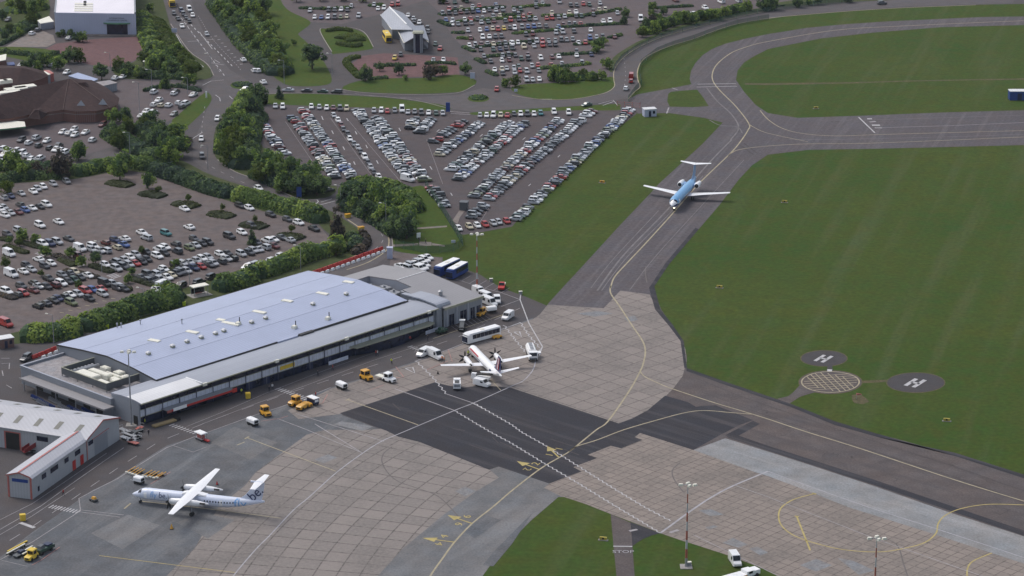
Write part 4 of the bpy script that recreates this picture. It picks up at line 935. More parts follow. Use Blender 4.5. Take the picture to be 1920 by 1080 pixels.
# front band roof (arched, lower) with the whiter stretch at the left end
m = MB()
by = [-1.1, 1.2, 4.2, 7.0, 8.45]; bz = [6.0, 6.3, 6.45, 6.38, 6.2]
def band(x0, x1): return [[(x, by[i], bz[i]) for i in range(5)] + [(x, by[i], bz[i] - .3) for i in (4, 3, 2, 1, 0)] for x in (x0, x1)]
m.loft(band(.2, 103.2), 0)
m.loft([[(x, yy, zz) for yy, zz in ((8.3, 6.2), (10.6, 6.05), (10.6, 5.7), (8.3, 5.8))] for x in (.2, XL)], 0)
m.loft([[(x, yy, zz) for yy, zz in ((8.3, 6.25), (9.6, 6.2), (9.6, 5.9), (8.3, 5.9))] for x in (XR - 3, 103.0)], 0)
band_roof = tp("roof", m, M['roof_grey']); band_roof["label"] = "lower front roof with a pale stretch at one end"
m = MB(); m.quad((.25, -1.08, 6.035), (19.5, -1.08, 6.035), (19.5, 1.2, 6.335), (.25, 1.2, 6.335)); m.quad((.25, 1.2, 6.335), (19.5, 1.2, 6.335), (19.5, 4.6, 6.475), (.25, 4.6, 6.475))
tp("pale_roof_panel", m, M['roof_pale'], band_roof)
m = MB(); m.box(19.4, 19.75, -1.1, 5.0, 6.3, 6.5); tp("roof_kerb", m, M['white'], band_roof)
m = MB(); m.box(.1, 103.3, -1.32, -1.1, 5.74, 6.04); tp("fascia", m, M['fascia'], band_roof)
for x in (20.4, 44.5, 69.0, 99.5):
    m = MB(); m.box(x - .6, x + .6, -1.5, -1.05, 5.5, 6.25); tp("floodlight", m, M['cream'], band_roof)
# step and rooftop notch, the main roof edge's shadow put into the dark colour
m = MB(); m.box(19, 53, 8.47, 8.6, 6.15, 6.62); m.box(62, 100, 8.4, 8.6, 6.15, 6.75); m.box(61.2, 66, 7.9, 8.9, 6.2, 6.75)
tp("roof_step_shadow", m, M['trim'], main_roof)
m = MB(); m.box(53.5, 60.5, 8.2, 9.6, 6.2, 6.62); tp("roof_crossing", m, M['roof_blue'], main_roof)
# apron front: lower glazing, white glazing band, dark clerestory
m = MB(); m.box(.6, 102.6, .15, .4, 0, 2.15); tp("lower_glazing", m, M['glass_dark'])
m = MB(); m.box(.6, 102.6, .12, .4, 3.95, 6.0); tp("upper_glazing", m, M['glass_dark'])
gb = MB(); gb.box(.6, 102.6, -.02, .4, 2.2, 3.9); band_gl = tp("white_glazing_band", gb, M['glass_band'])
m = MB(); m.box(.6, 102.6, -.1, .3, 2.05, 2.2); m.box(.6, 102.6, -.06, .3, 3.88, 3.98)
tp("transom", m, M['fascia'], band_gl)
m = MB()
x = 1.2
while x < 102:
    m.box(x - .03, x + .03, -.05, .3, 2.2, 3.9); x += 1.35
tp("mullion", m, M['steel'], band_gl)
for k in range(19):
    x = 2.0 + 5.45 * k
    m = MB(); m.box(x - .07, x + .07, -.40, -.24, 0, 5.75); tp("column", m, M['navy'])
for k, x in enumerate((36, 42, 57, 63.5, 90)):
    m = MB(); m.box(x - 1.1, x + 1.1, .02, .2, .05, 2.0); m.box(x - .04, x + .04, -.01, .2, .05, 2.0, 1); tp("door", m, [M['navy'], M['steel']])
# end wall at the left, and the right end
m = MB()
for x in (.25, 102.9):
    if x > 1: m = MB()
    m.add([(x, 0, 0), (x, 10.5, 0), (x, 10.5, 5.75), (x, 8.4, 6.0), (x, 7, 6.1), (x, 4.2, 6.2), (x, 1.2, 6.0), (x, -.9, 5.7), (x, 0, 5.7)], [tuple(range(9))])
    if x < 1: tp("wall", m, M['clad'])
m.box(102.9, 105.0, -.8, 9, 0, 5.6)
tp("wall", m, M['clad'])
for xa, xb in ((.2, .7), (102.4, 102.85)):
    m = MB(); m.box(xa, xb, -.08, .1, 0, 5.7); tp("corner_post", m, M['clad'])
m = MB(); m.box(.12, .3, .6, 2.0, .02, 2.3); tp("door", m, M['black'])
# red and white shop-like canopy at the left
m = MB(); m.box(7.2, 29.0, -2.6, -.1, 2.45, 2.65); cn = tp("canopy", m, M['steel']); cn["label"] = "flat canopy with red and white edge board"
m = MB(); m.box(8.2, 29.0, -2.68, -2.58, 2.2, 2.7); tp("canopy_board", m, M['red'], cn)
m = MB(); m.box(8.9, 13.2, -2.72, -2.66, 2.1, 2.95); tp("sign_panel", m, M['white'], cn)
m = MB(); m.box(28.2, 29.6, -2.75, -2.5, 1.9, 2.9); tp("canopy_end", m, M['red'], cn)
m = MB(); m.box(7.0, 8.3, -2.75, -2.5, 2.1, 2.7); tp("canopy_end", m, M['redtrim'], cn)
# yellow sign on the band
m = MB(); m.box(46.6, 51.6, -.14, -.02, 2.5, 3.5); tp("sign_panel", m, M['yellow'])
# bowed glass lobby at the right with its own canopy
m = MB(); n = 14
arc = [(72 + 27 * i / n, -3.0 * math.sin(math.pi * i / n) - .02) for i in range(n + 1)]
m.prism(arc + [(99, .1), (72, .1)], 0, 2.6); lob = tp("glass_lobby", m, M['glass_dark'])
m = MB(); m.prism([(71, .05), (71.5, -2.4), (98, -3.2), (100.5, -2.4), (100.5, .05)], 2.62, 2.85); tp("lobby_canopy", m, M['fascia'], lob)
m = MB(); m.box(97.5, 102.5, -2.0, -1.85, .1, 1.1); tp("screen", m, M['glass_band'], lob)
m = MB(); m.box(62.5, 69.5, -1.2, -1.1, .1, 1.1); tp("screen", m, M['glass_band'])
# left flat-roofed wing
m = MB(); m.box(-.7, 13.2, 9.6, 46, 0, 4.25, 0, 1)
wing = tp("wing_wall", m, [M['clad'], M['flat_roof']]); wing["label"] = "low flat-roofed wing with parapet"
m = MB(); m.box(-.75, -.35, 9.6, 46.2, 4.25, 4.85); m.box(-.35, 13.2, 45.8, 46.2, 4.25, 4.85); m.box(-.35, .3, 9.6, 10.4, 4.25, 4.85)
tp("parapet", m, M['clad'], wing)
m = MB(); m.box(-.82, -.3, 9.5, 46.3, 4.85, 4.93); m.box(-.3, 13.2, 45.75, 46.3, 4.85, 4.93); tp("coping", m, M['roof_grey'], wing)
m = MB(); m.box(-4.0, -.78, 8.3, 42.0, 3.05, 3.3); m.box(-4.15, -4.0, 8.1, 42.2, 2.95, 3.38); m.box(-4.0, -.78, 8.1, 8.3, 2.95, 3.38); cn = tp("canopy", m, M['roof_drab'])
for y in (12, 20, 28, 36, 41):
    m = MB(); m.box(-3.7, -3.5, y - .1, y + .1, 0, 3.05); tp("canopy_post", m, M['steel'], cn)
m = MB()
for y in (13, 18, 24, 31, 37): m.box(-.80, -.70, y, y + 2.6, .1, 2.5)
tp("opening", m, M['black'], wing)
# plant enclosure with air handling units
pe = MB()
x0, x1, y0, y1, zb, zt = 2.6, 13.1, 15.3, 33.4, 4.8, 6.55
for a in ((x0, x0 + .15, y0, y1), (x0 + .15, x1, y0, y0 + .15), (x0 + .15, x1, y1 - .15, y1)): pe.box(a[0], a[1], a[2], a[3], zb, zt)
for (x, y) in ((x0 + .1, y0 + .1), (x0 + .1, y1 - .1), (x0 + .1, 21), (x0 + .1, 27)): pe.box(x - .08, x + .08, y - .08, y + .08, 4.25, zb)
enc = tp("plant_enclosure", pe, M['clad_dark'])
m = MB(); m.box(x0 - .06, x0 + .22, y0 - .06, y1 + .06, zt, zt + .08); m.box(x0 + .22, x1, y0 - .06, y0 + .22, zt, zt + .08); m.box(x0 + .22, x1, y1 - .22, y1 + .06, zt, zt + .08); tp("enclosure_rail", m, M['fascia'], enc)
for (a, b, c, d, z) in ((3.6, 6.6, 22.5, 29.5, 6.1), (6.8, 8.6, 20.5, 28, 6.25), (3.4, 5.4, 16.2, 21, 5.8), (6.0, 8.4, 16, 18.2, 6.0), (9.2, 11.6, 17, 18.6, 6.0), (9.0, 10.0, 18.6, 24, 5.9), (10.4, 12.4, 20, 22.5, 6.1), (10.6, 12.2, 25.5, 28, 6.0), (7.4, 9.0, 18.3, 20.3, 5.7)):
    m = MB(); m.box(a, b, c, d, 4.7, z); m.box(a + .2, b - .2, c + .3, d - .3, z, z + .12); tp("air_handling_unit", m, M['cream'], enc)
for (x, y) in ((9.5, 30.2), (8.3, 30.9)):
    m = MB(); m.tube((x - 4, y, 5.6), (x + 2.5, y, 5.6), .45, .45, 10); tp("duct", m, M['steel'], enc)
m = MB()
for k in range(8): m.tube((3.6 + 1.1 * k, 32, 4.4), (3.6 + 1.1 * k, 32, 5.7), .3, .3, 8)
tp("condenser_row", m, M['steel'], enc)
# roof fittings: upstand vents, flat skylights, pipes
def roof_z(y):
    for i in range(4):
        if ys[i] <= y <= ys[i + 1]: return zs[i] + (zs[i + 1] - zs[i]) * (y - ys[i]) / (ys[i + 1] - ys[i])
    return zs[0]
def uv(px, py, z):
    d = G(px, py, z) - T0; c, s = math.cos(TA), math.sin(TA)
    return c * d.x + s * d.y, -s * d.x + c * d.y
Q = lambda x, y: (240 + x / 4.571, 500 + y / 4.571)
for (x, y) in ((175, 740), (382, 678), (506, 638), (628, 602), (750, 568), (822, 545), (1060, 472), (1180, 436), (1585, 316), (1870, 230)):
    u, v = uv(*Q(x, y), 8.3); z = roof_z(v)
    m = MB(); m.obox(u, v, z - .1, z + .55, .95, .95, 0, 0); m.obox(u, v, z + .55, z + .85, 1.25, 1.25, 0, 1, .5, .5); tp("roof_vent", m, [M['fascia'], M['roof_pale']], main_roof)
for (x, y, l) in ((225, 636, 3.4), (550, 562, 3.6), (795, 458, 2.4), (880, 485, 5.5), (1125, 390, 4.0), (1365, 297, 3.2), (1665, 230, 3.6), (1890, 135, 3.2)):
    u, v = uv(*Q(x, y), 8.2); z = roof_z(v)
    m = MB(); m.obox(u, v, z - .1, z + .18, 1.6, l, .25, 0, .94, .96); tp("skylight", m, M['cream'], main_roof)
for (x, y) in ((1425, 508), (1712, 430), (945, 508)):
    u, v = uv(*Q(x, y), 7.6); z = roof_z(v)
    m = MB(); m.obox(u, v, z - .1, z + .7, 1.6, 1.2, .3, 0, .8, .8); m.tube((u + .5, v, z + .5), (u + .5, v, z + 1.9), .14, .14, 6, 1); tp("roof_fan", m, [M['cream'], M['trim']], main_roof)
for (x, y) in ((462, 482), (-95, 480), (-60, 482), (105, 460)):
    u, v = uv(*Q(x, y), 8.0); z = roof_z(v)
    m = MB(); m.tube((u, v, z - .1), (u, v, z + 1.0), .13, .13, 6); m.tube((u, v, z + 1.0), (u, v, z + 1.35), .3, .22, 8); tp("flue", m, M['steel'], main_roof)

# ---- right hand building of the terminal (departures end), its court and curved block
north = empty("terminal_annexe", tuple(T0) + (0,), TA, "grey-roofed terminal annexe with a sunken plant court beyond the long roof", "building")
def npart(name, mb, mats, parent=None): return mb.build(name, mats, parent or north)
yy = [-1.6, 20.5, 37.8]; zz = [5.75, 8.1, 6.3]
m = MB()
sec = lambda x, a, b: [(x, yv, zv) for yv, zv in a] + [(x, yv, zv - .3) for yv, zv in reversed(a)]
zat = lambda y: zz[0] + (zz[1] - zz[0]) * (y - yy[0]) / (yy[1] - yy[0]) if y < yy[1] else zz[1] + (zz[2] - zz[1]) * (y - yy[1]) / (yy[2] - yy[1])
m.loft([sec(x, [(-1.6, zz[0]), (20.5, zz[1]), (37.8, zz[2])], 0) for x in (108.6, 120.2)])
m.loft([sec(x, [(-1.6, zz[0]), (14.5, zat(14.5))], 0) for x in (105.05, 108.58)])
m.loft([sec(x, [(31.5, zat(31.5)), (37.8, zz[2])], 0) for x in (96.0, 108.58)])
roof = npart("roof", m, M['roof_drab'])
m = MB(); m.box(105.05, 120.3, -1.85, -1.6, 5.1, 5.8); npart("fascia", m, M['fascia'], roof)
m = MB(); m.box(104.7, 120.4, 20.3, 20.7, 8.1, 8.22) if False else m.box(108.7, 120.2, 20.35, 20.65, 8.08, 8.2); npart("ridge_cap", m, M['roof_pale'], roof)
m = MB()
m.add([(120.05, -1.2, 0), (120.05, 37.5, 0), (120.05, 37.5, 6), (120.05, 20.5, 7.8), (120.05, -1.2, 5.5)], [(0, 1, 2, 3, 4)])
m.quad((105.1, -1.2, 0), (120.05, -1.2, 0), (120.05, -1.2, 5.5), (105.1, -1.2, 5.5))
m.quad((96, 37.5, 0), (120.05, 37.5, 0), (120.05, 37.5, 6), (96, 37.5, 6))
npart("wall", m, M['clad'])
m = MB(); m.quad((108.62, 14.5, 4), (108.62, 31.5, 4), (108.62, 31.5, 6.6), (108.62, 14.5, 7.1)); m.quad((108.62, 20.4, 7.0), (108.62, 20.6, 7.0), (108.62, 20.6, 7.8), (108.62, 20.4, 7.8)); m.quad((101.4, 31.5, 3), (108.62, 31.5, 3), (108.62, 31.5, 6.6), (101.4, 31.5, 6.6)); m.add([(108.62, 14.5, 7.1), (108.62, 20.5, 7.8), (108.62, 31.5, 6.6)], [(0, 1, 2)])
npart("court_wall", m, M['roof_grey'])
m = MB(); m.box(101.35, 108.6, 9.5, 31.5, 4.6, 4.8); npart("court_floor", m, M['beige'])
for k, (x, y) in enumerate(((104.5, 26), (106.3, 22.5), (103.5, 22), (105.5, 18), (103, 17), (106.5, 14.5))):
    m = MB(); m.box(x - .9, x + .9, y - 1.6, y + 1.6, 4.8, 6.1 + .25 * (k % 3)); m.tube((x - .4, y, 6.0), (x - .4, y, 6.8), .35, .35, 8); npart("chiller_unit", m, M['steel'])
# curved block
m = MB()
cx = lambda y: 6.9 + .25 * math.sin((y + .5) / 13 * math.pi) if y > .6 else 6.1
prof = [(-.6, 5.6), (-.55, 6.2), (-.2, 6.7), (.6, 6.95), (6, 7.25), (13.4, 7.0)]
m.loft([[(x, a, b) for a, b in prof] + [(x, a, b - .35) for a, b in reversed(prof[2:])] + [(x, -.3, 5.6)] for x in (103.4, 108.5)])
blk = npart("curved_block_roof", m, M['roof_grey'])
m = MB(); m.box(103.6, 108.3, -.2, 13.3, 2.0, 6.55); npart("curved_block_wall", m, M['clad'], blk)
for (x, w) in ((107.3, 1.9), (111.6, 2.4), (115.6, 1.6), (118.0, 1.8)):
    m = MB(); m.box(x, x + w, -1.27, -1.15, .05, 3.2); m.box(x + w / 2 - .05, x + w / 2 + .05, -1.3, -1.2, .05, 3.2, 1); npart("door", m, [M['glass_dark'], M['steel']])
for x in (106.4, 110.2, 114.6, 119.8):
    m = MB(); m.box(x - .3, x + .3, -1.35, -1.15, 0, 5.1); npart("pier", m, M['roof_grey'])
m = MB(); m.tube((110.8, 5.5, 6.2), (110.8, 5.5, 7.7), .55, .55, 10); m.tube((110.8, 5.5, 7.7), (110.8, 5.5, 8.0), .8, .3, 10); npart("roof_cowl", m, M['steel'], roof)

# ---- hangar with a lean-to wing, bottom left
hang = empty("hangar", tuple(T0) + (0,), TA, "pale grey gabled hangar with red trim and rooflight strips, bottom left", "hangar")
def frame(o, ax):
    o = Vector(o); a = Vector(ax).normalized(); b = Vector((-a.y, a.x))
    return lambda s, t, z: (o.x + a.x * s + b.x * t, o.y + a.y * s + b.y * t, z)
A = Vector((-9.1, -3.9)); B = Vector((-23.2, -9.3)); gx = (B - A).normalized()
# local frame: s along the ridge (away from apron, to the upper left), t across the gable from the near eave B to the far eave A
ridge = Vector((-10.4, 26.6)).normalized()
fh = lambda s, t, z: (B.x - gx.x * t + ridge.x * s, B.y - gx.y * t + ridge.y * s, z)
W = (B - A).length; LH = 62.0
def hp(name, mb, mats, parent=None): return mb.build(name, mats, parent or hang)
m = MB()
for s in (0, LH): m.add([fh(s, 0, 0), fh(s, W, 0), fh(s, W, 5.7), fh(s, W / 2, 7.6), fh(s, 0, 5.5)], [(0, 1, 2, 3, 4)])
m.quad(fh(0, 0, 0), fh(LH, 0, 0), fh(LH, 0, 5.5), fh(0, 0, 5.5)); m.quad(fh(0, W, 0), fh(LH, W, 0), fh(LH, W, 5.7), fh(0, W, 5.7))
M['clad_pale'] = mat_sheet("pale_grey_cladding", (.40, .415, .44), .5, .3, .08, .5)
M['roof_hang'] = mat_sheet("hangar_roof_sheet", (.46, .465, .505), .9, .3, .06, .5)
hw = hp("wall", m, M['clad_pale'])
m = MB()
pr = [(-.5, 5.42), (.3, 5.75), (W / 2, 7.78), (W + .3, 5.7)]
m.loft([[fh(s, t, z) for t, z in pr] + [fh(s, t, z - .18) for t, z in reversed(pr)] for s in (-.35, LH)])
hr = hp("roof", m, M['roof_hang'])
M['rooflight'] = mat_plain("dull_rooflight", (.155, .155, .135), .5)
for k in range(9):
    s = 3.0 + 5.6 * k
    for (t0, t1, w) in ((1.6, 4.6, 1.3), (W - 4.4, W - 2.2, 1.3)):
        z = lambda t: (5.75 + (7.78 - 5.75) * (t - .3) / (W / 2 - .3) if t < W / 2 else 7.78 - (7.78 - 5.7) * (t - W / 2) / (W / 2 + .3)) + .04
        m = MB(); m.quad(fh(s, t0, z(t0)), fh(s + w, t0, z(t0)), fh(s + w, t1, z(t1)), fh(s, t1, z(t1))); hp("rooflight", m, M['rooflight'], hr)
m = MB()
for (a, b) in (((-.1, 5.45), (W / 2, 7.8)), ((W / 2, 7.8), (W + .3, 5.72))):
    m.add([fh(-.4, a[0], a[1] + .06), fh(-.4, b[0], b[1] + .06), fh(-.4, b[0], b[1] - .26), fh(-.4, a[0], a[1] - .26), fh(-.3, a[0], a[1] + .06), fh(-.3, b[0], b[1] + .06)], [(0, 1, 2, 3), (0, 1, 5, 4)])
hp("barge_board", m, M['redtrim'], hr)
m = MB(); m.add([fh(-.04, 3.4, 0), fh(-.04, 9.6, 0), fh(-.04, 9.6, 4.3), fh(-.04, 3.4, 4.3)], [(0, 1, 2, 3)])
d = hp("sliding_door", m, M['clad']); 
m = MB(); m.add([fh(-.08, 2.6, 4.35), fh(-.08, 10.4, 4.6), fh(-.08, 10.4, 4.75), fh(-.08, 2.6, 4.5)], [(0, 1, 2, 3)]); hp("door_rail", m, M['red'], d)
m = MB(); m.add([fh(-.05, .8, 3.4), fh(-.05, 3.0, 3.4), fh(-.05, 3.0, 4.5), fh(-.05, .8, 4.5)], [(0, 1, 2, 3)]); hp("window", m, M['glass_dark'])
m = MB(); m.add([fh(-.05, -.05, 0), fh(-.05, .3, 0), fh(-.05, .3, 5.4), fh(-.05, -.05, 5.4)], [(0, 1, 2, 3)]); hp("corner_trim", m, M['redtrim'])
# opening on the yard side
m = MB(); m.add([fh(18.4, -.05, 0), fh(22.2, -.05, 0), fh(22.2, -.05, 4.2), fh(18.4, -.05, 4.2)], [(0, 1, 2, 3)]); dd = hp("hangar_opening", m, M['black'])
m = MB()
for a, b in ((18.0, 18.4), (22.2, 22.6)): m.add([fh(a, -.09, 0), fh(b, -.09, 0), fh(b, -.09, 4.2), fh(a, -.09, 4.2)], [(0, 1, 2, 3)])
m.add([fh(18.0, -.09, 4.2), fh(22.6, -.09, 4.2), fh(22.6, -.09, 4.5), fh(18.0, -.09, 4.5)], [(0, 1, 2, 3)])
hp("opening_frame", m, M['redtrim'], dd)
m = MB(); m.add([fh(10.5, -.05, 3.2), fh(13.6, -.05, 3.2), fh(13.6, -.05, 4.4), fh(10.5, -.05, 4.4)], [(0, 1, 2, 3)]); hp("window", m, M['glass_dark'])
# lean-to
E1, E2, E3 = Vector((-23.3, -9.3)), Vector((-47.0, -19.5)), Vector((-49.7, -14.0))
la = (E2 - E1).normalized(); lb = (E3 - E2).normalized(); LW = (E3 - E2).length; LL = (E2 - E1).length
lf = lambda s, t, z: (E1.x + la.x * s + lb.x * t, E1.y + la.y * s + lb.y * t, z)
m = MB()
m.add([lf(LL, 0, 0), lf(LL, LW, 0), lf(LL, LW, 5.3), lf(LL, LW * .5, 6.2), lf(LL, 0, 5.2)], [(0, 1, 2, 3, 4)])
m.quad(lf(.02, 0, 0), lf(LL, 0, 0), lf(LL, 0, 5.2), lf(.02, 0, 5.2)); m.quad(lf(.02, LW, 0), lf(LL, LW, 0), lf(LL, LW, 5.3), lf(.02, LW, 5.3))
lw = hp("wing_wall", m, M['clad_pale'])
m = MB(); pr2 = [(-.25, 5.15), (.35, 5.6), (LW / 2, 6.4), (LW + .25, 5.45)]
m.loft([[lf(s, t, z) for t, z in pr2] + [lf(s, t, z - .15) for t, z in reversed(pr2)] for s in (-2.5, LL + .2)])
lr = hp("wing_roof", m, M['roof_hang'], None)
m = MB(); m.add([lf(-2, LW / 2 - .25, 6.44), lf(LL + .2, LW / 2 - .25, 6.44), lf(LL + .2, LW / 2 + .25, 6.44), lf(-2, LW / 2 + .25, 6.44)], [(0, 1, 2, 3)]); hp("ridge_cap", m, M['redtrim'], lr)
m = MB()
for (a, b) in ((pr2[0], pr2[1]), (pr2[1], pr2[2]), (pr2[2], pr2[3])):
    m.add([lf(LL + .25, a[0], a[1] + .05), lf(LL + .25, b[0], b[1] + .05), lf(LL + .25, b[0], b[1] - .3), lf(LL + .25, a[0], a[1] - .3)], [(0, 1, 2, 3)])
for t in (-.02, LW - .5): m.add([lf(LL + .04, t, 0), lf(LL + .04, t + .5, 0), lf(LL + .04, t + .5, 5.1), lf(LL + .04, t, 5.1)], [(0, 1, 2, 3)])
hp("barge_board", m, M['redtrim'], lr)
m = MB(); m.add([lf(LL + .06, .9, 3.9), lf(LL + .06, LW - 1.2, 3.9), lf(LL + .06, LW - 1.2, 4.7), lf(LL + .06, .9, 4.7)], [(0, 1, 2, 3)]); hp("sign_panel", m, M['blue'])
for (s, w) in ((3.0, 2.6), (8.6, 2.0), (13.6, 3.6), (19.2, 2.0)):
    m = MB(); m.add([lf(s, -.05, 3.1), lf(s + w, -.05, 3.1), lf(s + w, -.05, 4.3), lf(s, -.05, 4.3)], [(0, 1, 2, 3)]); hp("window", m, M['glass_dark'])
m = MB(); m.add([lf(22.5, -.05, 1.0), lf(23.3, -.05, 1.0), lf(23.3, -.05, 2.2), lf(22.5, -.05, 2.2)], [(0, 1, 2, 3)]); hp("window", m, M['glass_dark'])
for s in (1.6, 5.4):
    m = MB(); m.add([lf(s, -.06, .02), lf(s + 1.6, -.06, .02), lf(s + 1.6, -.06, 2.4), lf(s, -.06, 2.4)], [(0, 1, 2, 3)]); hp("door", m, M['red'])
# red stair in the yard of the hangar
a = G(44, 852); b = G(88, 842); dv = b - a; LS = dv.length
st = empty("mobile_stair", (a.x, a.y, .03), math.atan2(dv.y, dv.x), "dark red mobile stair standing in the hangar yard", "stair")
M['stair_red'] = mat_plain("dark_red_stair", (.24, .035, .04), .5)
for y in (-.75, .75):
    m = MB(); m.loft([[(0, y - .05, .5), (0, y + .05, .5), (0, y + .05, 1.5), (0, y - .05, 1.5)], [(LS, y - .05, 2.6), (LS, y + .05, 2.6), (LS, y + .05, 3.8), (LS, y - .05, 3.8)]]); m.build("side_panel", M['stair_red'], st)
m = MB()
for k in range(14): m.box(LS * k / 14, LS * (k + 1) / 14, -.7, .7, .5 + 2.1 * k / 14, .66 + 2.1 * k / 14)
m.build("steps", M['stair_red'], st)
m = MB(); m.box(LS * .3, LS, -.7, .7, .3, .6); m.box(LS * .9, LS, -.6, .6, .6, 2.5); m.build("chassis", M['trim'], st)

# ---- white hall, top left
h0 = G(104, 64); h1 = G(256, 66); hx = (h1 - h0).normalized(); hyv = Vector((-hx.y, hx.x)); HW = (h1 - h0).length
hall = empty("event_hall", (h0.x, h0.y, 0), math.atan2(hx.y, hx.x), "large white box-shaped hall with lettering over its entrance, top left", "hall")
def bp(name, mb, mats, parent=None):
    mb.v = [(v[0] - .2 * v[1] if v[1] > .3 else v[0], v[1], v[2]) for v in mb.v]      # the side walls run slightly askew to the front
    return mb.build(name, mats, parent or hall)
m = MB(); m.box(0, HW, 0, 75, 0, 8.7); hwl = bp("wall", m, M['lavender'])  # white hall: the front's bluish sky-lit shade is put into the wall colour
m = MB(); m.box(.5, HW - .5, .35, 74.5, 8.55, 8.78); hr = bp("roof", m, M['hall_roof'])
m = MB(); m.box(HW - .55, HW + .1, -.05, 75, 8.7, 9.4); m.box(-.1, .5, -.05, 75, 8.7, 8.95); bp("parapet", m, M['clad'], hr)
m = MB()
for k in range(4): m.box(8, 15.5, 3 + 4.4 * k, 5.4 + 4.4 * k, 8.78, 9.0)
bp("rooflight", m, M['cream'], hr)
for y in (14, 19):
    m = MB(); m.tube((12.2, y, 8.7), (12.2, y, 9.7), .6, .6, 8); bp("roof_cowl", m, M['trim'], hr)
m = MB(); m.box(20.6, 29.6, -.08, .02, .3, 4.6); en = bp("entrance_glazing", m, M['glass_dark'])
m = MB(); m.box(20.4, 21.0, -.2, -.02, .2, 4.6); m.box(29.4, 29.8, -.2, -.02, .2, 4.6); bp("entrance_frame", m, M['lavender'], en)
m = MB(); m.prism([(19.6, 0), (20.4, -1.2), (25, -2.0), (29.8, -1.2), (30.6, 0)], 4.65, 5.0); bp("entrance_canopy", m, M['green_trim'], en)
for s, z, sz in (("INTERNATIONAL", 6.75, .85), ("CONFERENCE CENTRE", 5.85, .85)):
    vs, fs = textmesh(s, sz)
    mm = MB(); mm.add([(25.2 + v.x * .95, -.05, z + v.y) for v in vs], fs); bp("lettering", mm, M['navy'])
m = MB(); m.box(13, HW + 1.5, -2.6, -.02, 0, .25); bp("terrace", m, M['beige'])

M['hip'] = mat_plain("pale_hip_tiles", (.15, .105, .095), .8)
# ---- supermarket with brown hipped roofs
def hip(parent, name, pts, z0, zr, ridge, mats):
    """roof over the eaves polygon rising to a ridge line (two plan points)"""
    mb = MB(); n = len(pts)
    base = [(p.x, p.y, z0) for p in pts]; r0, r1 = [(q.x, q.y, zr) for q in ridge]
    mb.v = base + [r0, r1]
    near = [n if (Vector(b[:2]) - ridge[0]).length < (Vector(b[:2]) - ridge[1]).length else n + 1 for b in base]
    for i in range(n):
        j = (i + 1) % n
        if near[i] == near[j]: mb.f.append((i, j, near[i]))
        else: mb.f.append((i, j, near[j], near[i]))
        mb.m.append(0)
    mb.f.append(tuple(range(n - 1, -1, -1))); mb.m.append(0)
    return mb.build(name, mats, parent)
shop = empty("supermarket", (0, 0, 0), 0, "sprawling brick supermarket under dark brown hipped tile roofs at left", "building")
def zp(p, z=0): return G(p[0], p[1], z)
E0 = 4.2
ev = [zp(p, E0) for p in ((-50, 229), (20, 222), (60, 214), (118, 206), (142, 209), (182, 208), (206, 202), (221, 196), (224, 184), (200, 164), (172, 150), (128, 148), (60, 164), (-50, 196))]
hip(shop, "roof", ev, E0, 10.2, [zp((-40, 188), 10.2), zp((132, 147), 10.2)], M['tile'])
m = MB(); wl_ = [((p - ev[0]) * .965 + ev[0] + (Vector((-175, 900)) - Vector((-175, 900)))) for p in ev]
cen = sum(ev, Vector((0, 0))) / len(ev); wl_ = [cen + (p - cen) * .965 for p in ev]
m.prism([tuple(p) for p in wl_], 0, E0); m.add([], [])
sw = m.build("wall", M['brick'], shop)
m = MB(); wb = [cen + (p - cen) * .972 for p in ev]; m.prism([tuple(p) for p in wb], 2.9, 3.15); m.build("stone_band", M['beige'], shop)
ev3 = [zp(p, E0) for p in ((-60, 166), (30, 160), (66, 152), (92, 142), (80, 132), (45, 124), (-60, 120))]
hip(shop, "roof", ev3, E0, 7.8, [zp((-40, 128), 7.8), zp((42, 127), 7.8)], M['tile'])
cen3 = sum(ev3, Vector((0, 0))) / len(ev3); m = MB(); m.prism([tuple(cen3 + (p - cen3) * .965) for p in ev3], 0, E0); m.build("wall", M['brick'], shop)
ev4 = [zp(p, 3.6) for p in ((52, 222), (76, 224), (90, 214), (84, 200), (58, 204))]
hip(shop, "porch_roof", ev4, 3.6, 6.4, [zp((66, 206), 6.4), zp((72, 206), 6.4)], M['tile'])
for (x, y, w, d_, z) in ((6, 150, 3, 2.5, 6.6), (14, 149, 3, 2.5, 6.6), (30, 165, 8, 4, 4.6), (46, 161, 8, 4, 4.6), (18, 171, 8, 3.5, 4.5)):
    p = zp((x, y), z); m = MB(); m.obox(p.x, p.y, z - 1.2, z, w, d_, .5); m.build("rooftop_unit", M['cream'], shop)
p = zp((154, 156), 9.2); m = MB(); m.obox(p.x, p.y, 8.2, 9.6, 4.4, 3.2, 0, 0, .4, .4); m.build("louvre_turret", M['tile'], shop)
for (x, y) in ((152, 196), (193, 193)):
    p = zp((x, y), 5.5); m = MB(); m.add([(p.x - 1.7, p.y - .6, 5.0), (p.x + 1.7, p.y - .6, 5.0), (p.x, p.y + .4, 7.0), (p.x, p.y + 1.6, 6.4)], [(0, 1, 2), (0, 2, 3), (1, 3, 2)]); m.build("gablet", M['clad'], shop)
for (x, y, w) in ((152, 222, 5.0), (193, 214, 3.0)):
    p = zp((x, y), 0); q = cen + (p - cen) * .985; m = MB(); m.obox(q.x, q.y - .6, .1, 2.8, w, .5); m.build("shopfront", M['glass_dark'], shop)
for (pa, z) in ((((22, 240), (48, 237), (46, 228), (-10, 224), (-20, 244)), 3.0),):
    q = [tuple(zp(p, z)) for p in pa]; m = MB(); m.prism(q, z - .5, z, 0, 1); m.build("flat_canopy", [M['green_trim'], M['cream']], shop)
